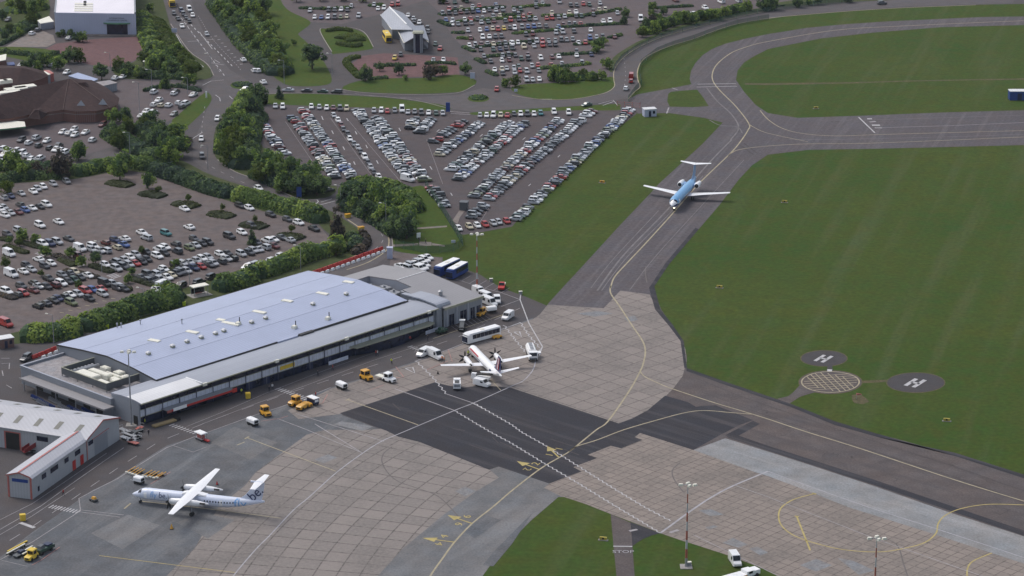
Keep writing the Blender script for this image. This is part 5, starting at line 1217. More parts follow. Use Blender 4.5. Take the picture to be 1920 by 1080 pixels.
for (a_, b_, z0_, z1_) in (((118, 206), (128, 150), 4.3, 10.0), ((132, 148), (206, 202), 10.2, 4.3)):
    p, q = zp(a_, z0_), zp(b_, z1_); m = MB(); m.tube((p.x, p.y, z0_ + .15), (q.x, q.y, z1_ + .2), .08, .08, 5); m.build("hip_tiles", M['hip'], shop)
# sheds behind the supermarket
for nm, pa, z, mw, mr, lab in (("shed", ((128, 142), (146, 136), (184, 148), (170, 154)), 3.2, 'clad', 'bluemetal', "pale blue roofed lean-to shed behind the supermarket"),
                               ("shed", ((172, 155), (206, 150), (220, 155), (194, 161)), 3.0, 'clad', 'flat_roof', "small grey flat-roofed store right of the blue-roofed shed"),
                               ("lorry_trailer", ((65, 136), (84, 133), (95, 139), (76, 143)), 3.4, 'clad', 'cream', "white-topped box trailer backed against the supermarket"),
                               ("lorry_trailer", ((82, 132), (92, 131), (101, 137), (93, 139)), 3.2, 'redtrim', 'redtrim', "red-topped box trailer beside the white-topped one"),
                               ("brick_store", ((-20, 108), (12, 101), (11, 112), (-20, 118)), 5.0, 'brick', 'cream', "small brick store with white flat roof at the left edge"),
                               ("yard_container", ((12, 117), (26, 116), (28, 121), (14, 122)), 2.6, 'blue', 'blue', "blue yard container beside the brick store"),
                               ("garden_shed", ((70, 38), (92, 30), (101, 40), (76, 44)), 2.8, 'clad', 'cream', "small store with pale roof left of the white hall")):
    q = [G(p[0], p[1], z) for p in pa]; c0 = sum(q, Vector((0, 0))) / 4
    o = empty(nm, (c0.x, c0.y, 0), 0, lab, "shed" if "trailer" not in nm else "trailer")
    m = MB(); m.prism([tuple((p - c0) * .96) for p in q], 0, z - .2); m.build("wall", M[mw], o)
    m = MB(); m.prism([tuple(p - c0) for p in q], z - .2, z); m.build("roof", M[mr], o)

# ---- visitor building with silver gables and a glazed tower
V0 = G(757, 96); va = math.radians(115.0)
vis = empty("visitor_building", (V0.x, V0.y, 0), 0, "silver-roofed building with gabled ends and glazed entrance tower by bus loop", "building")
def vp(p, z): q = G(p[0], p[1], z) - V0; return (q.x, q.y, z)
def gable(parent, nm, ridge_px, eaveL_px, eaveR_px, zr, ze, mats, wall):
    """ridge (far, near), left eave (far, near), right eave (far, near) given in pixels"""
    mb = MB()
    r = [Vector(vp(p, zr)) for p in ridge_px]; l = [Vector(vp(p, ze)) for p in eaveL_px]; rt = [Vector(vp(p, ze)) for p in eaveR_px]
    dn = Vector((0, 0, .25))
    sec = lambda i: [l[i], r[i], rt[i], rt[i] - dn, r[i] - dn, l[i] - dn]
    mb.loft([[tuple(q) for q in sec(0)], [tuple(q) for q in sec(1)]])
    ro = mb.build(nm, mats, parent)
    mb = MB()
    c = (l[0] + l[1] + rt[0] + rt[1]) / 4; sh = lambda q: Vector((c.x + (q.x - c.x) * .93, c.y + (q.y - c.y) * .93, q.z - .3))
    for i in (0, 1):
        a, b, cc = sh(l[i]), sh(r[i]), sh(rt[i])
        mb.add([(a.x, a.y, 0), (cc.x, cc.y, 0), tuple(cc), tuple(b), tuple(a)], [(0, 1, 2, 3, 4)])
    for side in (l, rt):
        a, b = sh(side[0]), sh(side[1]); mb.quad((a.x, a.y, 0), (b.x, b.y, 0), tuple(b), tuple(a))
    mb.build("wall", wall, parent)
    return ro
Vq = lambda x, y: (690 + x / 9.0, y / 9.0)
r1 = gable(vis, "roof", [Vq(355, 120), Vq(745, 500)], [Vq(210, 255), Vq(400, 495)], [Vq(600, 220), Vq(880, 530)], 7.2, 4.0, M['roof_grey'], M['clad'])
r2 = gable(vis, "roof", [Vq(705, 435), Vq(845, 590)], [Vq(460, 435), Vq(605, 725)], [Vq(940, 425), Vq(1030, 690)], 7.0, 3.4, M['roof_grey'], M['clad'])
a, b = vp(Vq(365, 120), 7.25), vp(Vq(655, 412), 7.25); m = MB(); m.tube(a, b, .3, .3, 6); m.build("ridge_cap", M['white'], r1)
tb = G(*Vq(850, 890)) - V0
m = MB(); m.obox(tb.x, tb.y + 1.6, 0, 7.6, 3.6, 3.4); tw = m.build("tower", M['glass_dark'], vis)
for dx in (-1.5, .9, 1.5):
    m = MB(); m.obox(tb.x + dx, tb.y - .15, 0, 7.2, .8 if dx < 0 else .5, .25); m.build("tower_pier", M['clad'], tw)
m = MB(); m.obox(tb.x, tb.y + 1.6, 7.6, 8.1, 4.6, 4.4, 0, 0, .8, .8); m.build("tower_roof", M['fascia'], tw)
for (p0, p1) in ((Vq(605, 728), Vq(770, 640)), (Vq(930, 650), Vq(1025, 712)), (Vq(460, 430), Vq(605, 725)), (Vq(210, 250), Vq(400, 500))):
    a, b = vp(p0, 3.6), vp(p1, 3.9); m = MB(); m.tube(a, b, .16, .16, 5); m.build("eave_trim", M['cream'], r2)
m = MB(); q = G(*Vq(690, 800)) - V0; m.obox(q.x, q.y + .4, .2, 2.4, 3.4, .3); m.build("window", M['glass_dark'], vis)

# ---- small huts
def hut(name, px, lx, ly, h, ang, wall, roof, label, cat, door=True):
    p = G(*px); o = empty(name, (p.x, p.y, 0), ang, label, cat)
    m = MB(); m.box(-lx / 2, lx / 2, -ly / 2, ly / 2, 0, h); m.build("wall", M[wall], o)
    m = MB(); m.box(-lx / 2 - .12, lx / 2 + .12, -ly / 2 - .12, ly / 2 + .12, h, h + .18); m.build("roof", M[roof], o)
    if door:
        m = MB(); m.box(-lx * .15, lx * .05, -ly / 2 - .04, -ly / 2 + .01, .05, h * .8); m.build("door", M['navy'], o)
        m = MB(); m.box(lx * .18, lx * .38, -ly / 2 - .04, -ly / 2 + .01, h * .4, h * .8); m.build("window", M['glass_dark'], o)
    return o
hut("gatehouse_cabin", (1217.5, 217), 4.4, 3.0, 2.6, .25, 'lavender', 'roof_pale', "small pale blue cabin beside the airfield gate", "cabin")
hut("blue_store", (1912, 186), 8.0, 3.5, 3.2, .02, 'blue', 'roof_pale', "dark blue store with white roof on the grass at the right edge", "store")
hut("substation", (870, 393), 2.4, 2.4, 2.5, -.2, 'clad_dark', 'clad_dark', "dark box-like substation near the fan car park's lower tip", "substation", False)
hut("kiosk", (10, 650), 4.0, 3.0, 2.6, .5, 'brick', 'roof_pale', "small brown kiosk with pale roof at the left edge", "kiosk")
hut("ticket_kiosk", (731, 484), 1.6, 1.4, 3.2, 0, 'lavender', 'lavender', "pale blue tall box standing by the path behind the terminal", "box", False)
# ---------------------------------------------------------------- aircraft (x forward from the nose, y to the left, origin on the ground under the nose)
M['ac_white'] = mat_plain("aircraft_white", (.86, .86, .87), .3, var=.02, coat=.3)
M['ac_ice'] = mat_plain("aircraft_pale_blue_white", (.66, .71, .84), .3, var=.03, coat=.3)
M['ac_grey'] = mat_plain("aircraft_grey", (.30, .31, .33), .4)
M['sky_blue'] = mat_plain("aircraft_sky_blue", (.17, .40, .68), .3, var=.04, coat=.3)
M['mid_blue'] = mat_plain("aircraft_mid_blue", (.33, .50, .76), .35, var=.04)
M['dark_blue'] = mat_plain("aircraft_dark_blue", (.02, .035, .12), .35)
M['light_blue'] = mat_plain("aircraft_lettering_blue", (.20, .40, .72), .4)
M['tail_red'] = mat_plain("aircraft_red", (.50, .05, .06), .35)
M['lamp'] = bpy.data.materials.new("landing_light"); M['lamp'].use_nodes = True
_b = M['lamp'].node_tree.nodes["Principled BSDF"]; _b.inputs["Base Color"].default_value = (1, .95, .7, 1); _b.inputs["Emission Color"].default_value = (1, .93, .62, 1); _b.inputs["Emission Strength"].default_value = 4.0

class Fuse:
    def __init__(s, st): s.st = st
    def at(s, x):
        st = s.st
        for a, b in zip(st[:-1], st[1:]):
            if a[0] <= x <= b[0]:
                t = (x - a[0]) / (b[0] - a[0]); return [a[i] + (b[i] - a[i]) * t for i in (1, 2, 3)]
        return st[-1][1:]
    def p(s, x, ang, off=0.0):
        z, ry, rz = s.at(x)
        return (-x, math.sin(ang) * (ry + off), z + math.cos(ang) * (rz + off))
    def mesh(s, n=20, mfun=None):
        mb = MB(); rings = []
        xs = sorted(set([q[0] for q in s.st]))
        for x in xs: rings.append([s.p(x, 2 * math.pi * (i + .5) / n) for i in range(n)])
        mb.loft(rings, 0, True, mfun)
        return mb
    def patch(s, mb, x0, x1, a0, a1, off=.02, mi=0, nx=1, na=3):
        for i in range(nx):
            for j in range(na):
                xa, xb = x0 + (x1 - x0) * i / nx, x0 + (x1 - x0) * (i + 1) / nx
                aa, ab = a0 + (a1 - a0) * j / na, a0 + (a1 - a0) * (j + 1) / na
                mb.quad(s.p(xa, aa, off), s.p(xb, aa, off), s.p(xb, ab, off), s.p(xa, ab, off), mi)
    def text(s, txt, size, xc, zc, side=1, off=.03, flip=False, sx=1.0):
        vs, fs = textmesh(txt, size)
        bm = bmesh.new()
        bv = [bm.verts.new((v.x * sx, v.y, 0)) for v in vs]
        for f in fs:
            try: bm.faces.new([bv[i] for i in f])
            except ValueError: pass
        for k in range(-4, 5):
            bmesh.ops.bisect_plane(bm, geom=bm.verts[:] + bm.edges[:] + bm.faces[:], plane_co=(0, k * size * .13, 0), plane_no=(0, 1, 0))
        bmesh.ops.triangulate(bm, faces=bm.faces)
        bm.verts.index_update()
        mb = MB(); pts = []
        for v in bm.verts:
            x = xc + v.co.x * (-1 if flip else 1); zz = zc + v.co.y * (-1 if flip else 1)
            z, ry, rz = s.at(x)
            c = max(-.98, min(.98, (zz - z) / rz)); a = math.acos(c)
            pt = s.p(x, a, off); pts.append((pt[0], pt[1] * side, pt[2]))
        mb.add(pts, [tuple(v.index for v in f.verts) for f in bm.faces])
        bm.free()
        return mb
AF = [(0, 0), (.08, .55), (.3, 1), (.65, .7), (1, 0), (.65, -.35), (.3, -.55), (.08, -.35)]
def wing_mb(secs):
    """secs: (x_le back from nose, y, z, chord, thickness) from one tip to the other"""
    mb = MB()
    mb.loft([[(-(x + u * c), y, z + w * t * .5) for u, w in AF] for x, y, z, c, t in secs])
    return mb
def fin_mb(secs):
    mb = MB()
    mb.loft([[(-(x + u * c), w * t * .5 * (1 if w > 0 else 1.6), z) for u, w in AF] for x, z, c, t in secs])
    return mb
def gear(parent, x, y, ztop, r, w, name="landing_gear", twin=True):
    mb = MB(); mb.tube((-x, y, ztop), (-x, y, r), .09, .09, 6)
    g = mb.build(name, M['ac_grey'], parent)
    for dy in ((-w, w) if twin else (0,)):
        mb = MB(); mb.tube((-x, y + dy - .13, r), (-x, y + dy + .13, r), r, r, 14); mb.build("wheel", M['black'], g, True)
def propeller(parent, x, y, z, R, nb, ph=.3):
    mb = MB()
    mb.tube((-x, y, z), (-x + .55, y, z), .28, .05, 10)
    for k in range(nb):
        a = ph + 2 * math.pi * k / nb; e = Vector((0, math.cos(a), math.sin(a))); t = Vector((.35, -math.sin(a) * .9, math.cos(a) * .9)).normalized()
        c = Vector((-x + .12, y, z)); w0, w1 = .2, .27
        mb.add([c + e * .2 - t * w0, c + e * .2 + t * w0, c + e * R * .6 + t * w1, c + e * R + t * .08, c + e * R - t * .08, c + e * R * .6 - t * w1], [(0, 1, 2, 5), (5, 2, 3, 4)])
        mb.add([c + e * .2 - t * w0 + Vector((.04, 0, 0)), c + e * .2 + t * w0 + Vector((.04, 0, 0)), c + e * R * .6 + t * w1 + Vector((.04, 0, 0)), c + e * R + t * .08 + Vector((.04, 0, 0)), c + e * R - t * .08 + Vector((.04, 0, 0)), c + e * R * .6 - t * w1 + Vector((.04, 0, 0))], [(5, 2, 1, 0), (4, 3, 2, 5)])
    return mb.build("propeller", M['black'], parent)
def nacelle(parent, x0, x1, y, z, r, mats, name="engine_nacelle", intake=False, drop=.0):
    f = Fuse([(x0, z - drop, r * .55, r * .6), (x0 + .5, z - drop, r * .85, r * .95), (x0 + (x1 - x0) * .35, z, r, r), (x0 + (x1 - x0) * .7, z, r * .8, r * .85), (x1, z + .1, r * .2, r * .22)])
    mb = f.mesh(14)
    for i, v in enumerate(mb.v): mb.v[i] = (v[0], v[1] + y, v[2])
    return mb.build(name, mats, parent, True)

# --- white turboprop with flybe lettering
q4 = empty("turboprop_airliner", (-86.4, 576.6, 0), math.radians(164.5), "white high-wing turboprop with blue lettering parked on the lower left stand", "airliner")
FQ = Fuse([(0, 1.95, .06, .06), (.25, 1.98, .3, .26), (.7, 2.02, .55, .48), (1.4, 2.12, .85, .78), (2.2, 2.3, 1.12, 1.10), (3.0, 2.4, 1.28, 1.29), (4, 2.42, 1.345, 1.345), (21, 2.42, 1.345, 1.345), (23.5, 2.52, 1.27, 1.24), (26, 2.75, 1.05, 1.02), (28.5, 3.05, .75, .74), (30.5, 3.32, .45, .48), (32, 3.52, .18, .22)])
b = FQ.mesh(24).build("fuselage", M['ac_ice'], q4, True)
mb = MB(); FQ.patch(mb, 1.75, 2.6, .25, 1.05, .02, 0, 2, 3); FQ.patch(mb, 1.75, 2.6, -.25, -1.05, .02, 0, 2, 3); mb.build("cockpit_window", M['glass_dark'], b)
mb = MB()
for k in range(30):
    x = 5.0 + .68 * k
    if x < 17.6: continue
    for sd in (1, -1): FQ.patch(mb, x, x + .3, sd * 1.25, sd * 1.52, .015)
mb.build("cabin_window_row", M['glass_dark'], b)
for x in (3.3, 21.6):
    mb = MB(); FQ.patch(mb, x, x + .75, 1.02, 2.1, .018, 0, 1, 4); mb.build("cabin_door", M['ac_white'], b)
FQ.text("fly", 1.75, 5.7, 2.75, 1).build("lettering", M['light_blue'], b)
FQ.text("be.", 1.75, 8.0, 2.78, 1).build("lettering", M['dark_blue'], b)
FQ.text("fly", 2.5, 26.5, 2.75, 1, sx=1.35).build("lettering", M['light_blue'], b)
FQ.text("fly", 1.75, 5.7, 2.75, -1).build("lettering", M['light_blue'], b)
mb = MB(); mb.loft([[(-x, y, z) for y, z in ((-.9, 3.55), (-.7, 4.0 * k + 3.75 * (1 - k)), (.7, 4.0 * k + 3.75 * (1 - k)), (.9, 3.55))] for x, k in ((12.4, 0), (13.4, 1), (16.4, 1), (18.2, 0))]); mb.build("wing_fairing", M['ac_white'], b)
wing_mb([(14.6, -14.2, 4.25, 1.25, .16), (14.2, -10.5, 4.15, 1.75, .24), (13.6, -4.4, 4.0, 2.65, .38), (13.6, 0, 3.98, 2.75, .42), (13.6, 4.4, 4.0, 2.65, .38), (14.2, 10.5, 4.15, 1.75, .24), (14.6, 14.2, 4.25, 1.25, .16)]).build("wing", M['ac_white'], q4, True)
for sy in (4.4, -4.4):
    n_ = nacelle(q4, 10.9, 20.3, sy, 3.25, .78, M['ac_white'], drop=.15)
    mb = MB(); mb.tube((-18.4, sy + .45, 3.45), (-19.6, sy + .5, 3.5), .22, .24, 8); mb.build("exhaust", M['black'], n_)
    propeller(n_, 10.95, sy, 3.12, 2.05, 6, .2)
    gear(q4, 16.2, sy, 2.8, .5, .25)
gear(q4, 1.9, 0, 1.4, .3, .18)
f_ = fin_mb([(25.6, 3.3, 5.6, .3), (27.4, 4.6, 4.2, .3), (28.8, 6.2, 3.1, .28), (29.7, 8.05, 2.5, .24)]).build("fin", M['ac_ice'], q4, True)
vs, fs = textmesh("be.", 3.3); mb = MB(); ca, sa = math.cos(.78), math.sin(.78)
mb.add([(-(30.0 + v.x * ca - v.y * sa * 1.0), .26, 5.3 + v.x * sa + v.y * ca) for v in vs], fs); mb.build("lettering", M['dark_blue'], f_)
wing_mb([(30.4, -4.63, 8.12, 1.2, .12), (29.8, 0, 8.1, 2.1, .22), (30.4, 4.63, 8.12, 1.2, .12)]).build("tailplane", M['ac_white'], q4, True)
mb = MB(); mb.tube((-28.9, 0, 8.05), (-31.6, 0, 8.1), .28, .16, 8); mb.build("tail_bullet", M['ac_ice'], f_)

# --- white low-wing turboprop with a red flash and dark fin
sb = empty("turboprop_airliner", (-11.1, 679.3, 0), math.radians(108.2), "white low-wing propeller airliner with dark striped fin, serviced beside a fuel truck", "airliner")
FS = Fuse([(0, 1.95, .05, .05), (.25, 1.98, .26, .24), (.8, 2.05, .55, .5), (1.6, 2.2, .88, .86), (2.5, 2.32, 1.07, 1.08), (3.4, 2.35, 1.155, 1.155), (19.5, 2.35, 1.155, 1.155), (22.3, 2.5, .95, .92), (24.6, 2.75, .6, .6), (26.5, 2.95, .25, .28), (27.0, 2.98, .08, .1)])
b = FS.mesh(22).build("fuselage", M['ac_white'], sb, True)
mb = MB(); FS.patch(mb, 1.55, 2.3, .3, 1.1, .02, 0, 2, 3); FS.patch(mb, 1.55, 2.3, -.3, -1.1, .02, 0, 2, 3); mb.build("cockpit_window", M['glass_dark'], b)
mb = MB(); FS.patch(mb, 3.6, 10.6, .90, 1.25, .015, 0, 6, 3); FS.patch(mb, 3.6, 10.6, -.90, -1.25, .015, 0, 6, 3); mb.build("red_flash", M['tail_red'], b)
mb = MB(); FS.patch(mb, 8.5, 15.5, 1.7, 2.2, .012, 0, 6, 3); FS.patch(mb, 8.5, 15.5, -1.7, -2.2, .012, 0, 6, 3); mb.build("lower_side_panel", M['ac_ice'], b)
mb = MB()
for k in range(19):
    for sd in (1, -1): FS.patch(mb, 4.2 + .78 * k, 4.5 + .78 * k, sd * 1.36, sd * 1.62, .02)
mb.build("cabin_window_row", M['glass_dark'], b)
mb = MB(); FS.patch(mb, 2.6, 3.3, 1.1, 2.2, .018, 0, 1, 4); mb.build("cabin_door", M['ac_grey'], b)
mb = MB(); FS.patch(mb, 20.0, 21.3, 1.15, 2.0, .018, 0, 2, 4); mb.build("cargo_door", M['dark_blue'], b)
wing_mb([(13.6, -12.3, 3.05, 1.15, .15), (12.1, -4.1, 2.0, 2.3, .32), (11.6, 0, 1.6, 2.8, .4), (12.1, 4.1, 2.0, 2.3, .32), (13.6, 12.3, 3.05, 1.15, .15)]).build("wing", M['ac_white'], sb, True)
for sy in (4.1, -4.1):
    n_ = nacelle(sb, 9.0, 15.4, sy, 2.35, .72, M['ac_white'], drop=-.1)
    mb = MB(); mb.tube((-14.6, sy + .3, 2.6), (-15.5, sy + .3, 2.6), .2, .22, 8); mb.build("exhaust", M['black'], n_)
    propeller(n_, 9.05, sy, 2.45, 1.9, 6, .5)
    gear(sb, 13.3, sy, 1.9, .4, .22)
gear(sb, 2.3, 0, 1.4, .28, .15)
f_ = fin_mb([(19.8, 3.1, 6.2, .22), (21.8, 3.9, 4.6, .26), (24.3, 7.6, 2.4, .2)]).build("fin", M['dark_blue'], sb, True)
mb = MB()
for (k0, k1, mi) in ((.0, .09, 0), (.15, .26, 1), (.31, .42, 0)):
    for sd in (1, -1):
        mb.quad((-(23.2 + k0 * 4), sd * .2, 3.9), (-(23.2 + k1 * 4), sd * .2, 3.9), (-(24.8 + k1 * 3), sd * .2, 7.4), (-(24.8 + k0 * 3), sd * .2, 7.4), mi)
mb.build("fin_stripe", [M['tail_red'], M['ac_white']], f_)
wing_mb([(25.0, -5.15, 4.25, .95, .12), (23.6, 0, 3.2, 2.1, .22), (25.0, 5.15, 4.25, .95, .12)]).build("tailplane", M['ac_white'], sb, True)

# --- blue and white twin jet taxiing in
fk = empty("jet_airliner", (49.7, 813.7, 0), math.radians(252.46), "blue-topped twin-engined jet with white T-tail taxiing with its nose light on", "airliner")
FF = Fuse([(0, 2.2, .08, .08), (.3, 2.22, .5, .45), (.9, 2.32, .95, .85), (1.8, 2.5, 1.32, 1.22), (2.8, 2.66, 1.55, 1.5), (4, 2.75, 1.65, 1.65), (20, 2.75, 1.65, 1.65), (23, 2.9, 1.45, 1.42), (26, 3.2, 1.0, 1.05), (28.5, 3.45, .6, .7), (30.3, 3.6, .25, .3)])
def klm(c):
    z, ry, rz = FF.at(max(0, min(30.3, -c[0]))); r = (c[2] - z) / max(.1, rz)
    if -c[0] < 1.9: return 1 if r > .22 or r < -.42 else 2
    return 0 if r > .12 else (1 if r > -.1 else (2 if r > -.38 else 1))
b = FF.mesh(36, klm).build("fuselage", [M['sky_blue'], M['ac_white'], M['dark_blue']], fk, True)
mb = MB(); FF.patch(mb, 1.5, 2.2, .15, 1.1, .02, 0, 2, 3); FF.patch(mb, 1.5, 2.2, -.15, -1.1, .02, 0, 2, 3); mb.build("cockpit_window", M['glass_dark'], b)
mb = MB()
for k in range(22):
    for sd in (1, -1): FF.patch(mb, 4.6 + .75 * k, 4.9 + .75 * k, sd * 1.42, sd * 1.62, .02)
mb.build("cabin_window_row", M['glass_dark'], b)
mb = MB(); FF.patch(mb, 3.1, 3.9, .95, 2.1, .02, 0, 1, 4); mb.build("cabin_door", M['ac_white'], b)
wing_mb([(18.0, -14.04, 2.75, 1.5, .16), (15.4, -5, 2.05, 3.0, .34), (13.2, 0, 1.75, 4.6, .5), (15.4, 5, 2.05, 3.0, .34), (18.0, 14.04, 2.75, 1.5, .16)]).build("wing", M['ac_white'], fk, True)
for sy in (2.75, -2.75):
    f2 = Fuse([(20.4, 3.5, .72, .72), (20.8, 3.5, .86, .86), (22.5, 3.5, .88, .88), (24.6, 3.55, .62, .62), (25.2, 3.55, .45, .45)])
    mb = f2.mesh(18)
    for i, v in enumerate(mb.v): mb.v[i] = (v[0], v[1] + sy, v[2])
    n_ = mb.build("engine_nacelle", M['ac_white'], fk, True)
    mb = MB(); mb.tube((-20.37, sy, 3.5), (-20.34, sy, 3.5), .62, .62, 16); mb.build("intake", M['black'], n_)
    mb = MB(); mb.box(-24, -21.4, min(sy * .55, sy * .72), max(sy * .55, sy * .72), 3.35, 3.65); mb.build("pylon", M['mid_blue'], n_)
    gear(fk, 16.6, sy * .92, 1.9, .5, .3)
gear(fk, 2.9, 0, 1.4, .32, .2)
f_ = fin_mb([(23.6, 3.9, 6.0, .32), (26.4, 5.4, 4.0, .3), (27.7, 8.2, 2.9, .26)]).build("fin", M['mid_blue'], fk, True)
wing_mb([(29.9, -5.0, 8.55, 1.1, .12), (27.9, 0, 8.35, 2.6, .24), (29.9, 5.0, 8.55, 1.1, .12)]).build("tailplane", M['ac_white'], fk, True)
mb = MB(); mb.tube((-2.72, 0, 1.05), (-2.60, 0, 1.03), .28, .28, 12); mb.build("nose_light", M['lamp'], fk)
# ---------------------------------------------------------------- cars
PAL = {'w': ("white", (.78, .78, .78)), 's': ("silver", (.43, .44, .46)), 'g': ("grey", (.21, .22, .235)), 'k': ("black", (.018, .018, .022)), 'b': ("blue", (.04, .09, .27)), 'n': ("navy", (.018, .028, .085)),
       'r': ("red", (.34, .03, .025)), 'm': ("maroon", (.12, .025, .025)), 't': ("teal", (.03, .16, .17)), 'o': ("olive green", (.12, .14, .06)), 'c': ("cream", (.52, .46, .33)), 'y': ("yellow", (.60, .44, .05)), 'd': ("dark grey", (.065, .068, .078)), 'G': ("dark green", (.02, .06, .04))}
for k_, (nm_, c_) in PAL.items(): M['car_' + k_] = mat_plain("car_paint_" + nm_.replace(" ", "_"), c_, .28, metal=.25 if k_ in "sgd" else 0, var=.04, coat=.6)
M['car_glass'] = mat_plain("car_window_glass", (.010, .013, .017), .08, var=.3, spec=.6)
# body: (x, half width, bottom, top) along the length, front at +x; cabin: x of base front/rear, x of roof front/rear, roof height
SHAPES = {
    'h': ("hatchback", 4.0, [(2.0, .62, .38, .62), (1.85, .80, .28, .74), (.95, .84, .26, .93), (-1.75, .84, .28, .97), (-2.0, .74, .40, .86)], (.98, -1.93, .30, -1.55, 1.46)),
    'e': ("saloon", 4.5, [(2.25, .62, .38, .60), (2.08, .83, .28, .74), (1.0, .87, .26, .92), (-1.5, .87, .28, .98), (-2.12, .84, .32, .96), (-2.25, .72, .42, .85)], (1.02, -1.62, .30, -1.0, 1.42)),
    'u': ("estate car", 4.6, [(2.3, .66, .42, .68), (2.1, .86, .32, .84), (1.1, .90, .30, 1.02), (-2.1, .90, .32, 1.06), (-2.3, .80, .45, .95)], (1.05, -2.24, .42, -1.95, 1.68)),
    'v': ("van", 5.1, [(2.55, .70, .45, .80), (2.35, .92, .34, .98), (1.55, .96, .32, 1.20), (-2.4, .96, .34, 1.25), (-2.55, .93, .45, 1.25)], (1.6, -2.55, .85, -2.5, 2.15)),
}
def shape_geo(sh, detail=True):
    nm, L, st, cab = SHAPES[sh]
    body = MB()
    rings = [[(x, -w, zb), (x, -w * 1.0, zb + (zt - zb) * .55), (x, -w * .88, zt), (x, w * .88, zt), (x, w, zb + (zt - zb) * .55), (x, w, zb)] for x, w, zb, zt in st]
    body.loft(rings)
    xf, xr, rf, rr, zr = cab; w0 = st[2][1] * .9; w1 = w0 * (.80 if sh != 'v' else .90)
    zf = st[2][3] - .02; zb_ = st[-2][3] - .03
    P = [(xf, -w0, zf), (xf, w0, zf), (xr, w0, zb_), (xr, -w0, zb_), (rf, -w1, zr), (rf, w1, zr), (rr, w1, zr - .02), (rr, -w1, zr - .02)]
    body.add(P, [(0, 1, 5, 4), (1, 2, 6, 5), (2, 3, 7, 6), (3, 0, 4, 7), (4, 5, 6, 7)])
    V = [Vector(p) for p in P]
    def inset(a, b, c, d, k0, k1, l0, l1, off):
        """sub-quad of face a b (bottom) c d (top), pushed out"""
        n = (b - a).cross(d - a).normalized()
        q = lambda s, t: (a.lerp(b, s)).lerp(d.lerp(c, s), t) + n * off
        return [tuple(q(k0, l0)), tuple(q(k1, l0)), tuple(q(k1, l1)), tuple(q(k0, l1))]
    parts = {}
    parts['windscreen'] = [inset(V[0], V[1], V[5], V[4], .07, .93, .08, .93, .012)]
    if sh == 'v': parts['side_window'] = [[inset(V[1], V[2], V[6], V[5], .05, .23, .30, .80, .012)], [inset(V[3], V[0], V[4], V[7], .77, .95, .30, .80, .012)]]
    else:
        parts['rear_window'] = [inset(V[2], V[3], V[7], V[6], .1, .9, .22, .9, .012)]
        parts['side_window'] = [[inset(V[1], V[2], V[6], V[5], .06, .48, .10, .90, .012), inset(V[1], V[2], V[6], V[5], .50, .93, .10, .90, .012)], [inset(V[3], V[0], V[4], V[7], .07, .50, .10, .90, .012), inset(V[3], V[0], V[4], V[7], .52, .94, .10, .90, .012)]]
    wheels = [(x, y) for x in (L * .31, -L * .30) for y in (-st[2][1] + .06, st[2][1] - .06)]
    return nm, body, parts, wheels
CARMESH = {}
def car_meshes(sh):
    if sh in CARMESH: return CARMESH[sh]
    nm, body, parts, wheels = shape_geo(sh)
    out = {'body': {}, 'parts': []}
    for k in PAL: out['body'][k] = None
    out['mb'] = body
    for pn, qs in parts.items():
        groups = qs if pn == 'side_window' else [qs]
        for g in groups:
            m = MB()
            for q in g: m.quad(*q)
            out['parts'].append((pn, m.mesh(pn, M['car_glass']), (0, 0, 0)))
    m = MB(); r = .31 if sh != 'v' else .34
    m.tube((0, -.11, r), (0, .11, r), r, r, 10); wm = m.mesh("wheel", M['black'])
    for (x, y) in wheels: out['parts'].append(("wheel", wm, (x, y, 0)))
    CARMESH[sh] = out
    return out
def car_body(sh, col):
    o = car_meshes(sh)
    if o['body'][col] is None: o['body'][col] = o['mb'].mesh("parked_" + SHAPES[sh][0].replace(" ", "_"), M['car_' + col], True)
    return o['body'][col]
ALLCARS = []      # (distance, x, y, heading, shape, colour, label, group)
def car(px, py, rz, sh, col, label, group, world_xy=None):
    p = Vector(world_xy) if world_xy else G(px, py, .5)
    ALLCARS.append((math.hypot(p.x, p.y), p.x, p.y, rz, sh, col, label, group))
def parse(s):
    out = []
    for t in s.split(";"):
        a = t.strip().split(",")
        if len(a) < 3: continue
        out.append((float(a[0]), float(a[1]), a[2][0], a[2][1] if len(a[2]) > 1 else None))
    return out
def pick_shape(): return RND.choices("heu", (.55, .25, .20))[0]
def listed(s, origin, dirv, where, group, kinds="heu", flip=.35, sort="left"):
    pts = parse(s)
    pts.sort(key=lambda q: q[0])
    for i, (x, y, c, sh) in enumerate(pts):
        px, py = origin[0] + x / 4, origin[1] + y / 4
        sh = sh or pick_shape()
        rz = head(px, py, *dirv) + RND.uniform(-.05, .05)
        if RND.random() < flip: rz += math.pi
        car(px, py, rz, sh, c, f"{PAL[c][0]} {SHAPES[sh][0]}, {nth(i + 1)} from left in {where}", group)
T5, T9, T6, T1, T2, T3 = (0, 270), (0, 540), (480, 270), (0, 0), (480, 0), (960, 0)
D = (25, 10)
LOTG = "cars in the brown car park"
listed("30,405,s;80,392,n;160,372,s;250,357,w;280,337,s;325,322,w;400,302,s;500,283,g", T5, (22, 13), "brown car park's upper hedge-side row", LOTG, flip=.2)
listed("30,478,s;80,518,s;150,457,d;135,512,m;190,497,b;240,482,w;300,470,k;350,457,wu;40,537,w;5,490,w", T5, D, "short double row below the hedge row", LOTG, flip=.2)
listed("300,612,wu;440,585,we;55,677,d;140,652,s", T5, D, "brown car park's nearly empty third row", LOTG, flip=.1)
listed("320,752,w;375,750,n;430,737,s;515,712,d;600,788,wv;700,772,wu;790,742,m;752,802,s;797,802,s;880,777,c;862,722,n;935,712,we;930,757,b", T5, D, "brown car park's fourth row, left stretch", LOTG, flip=.15)
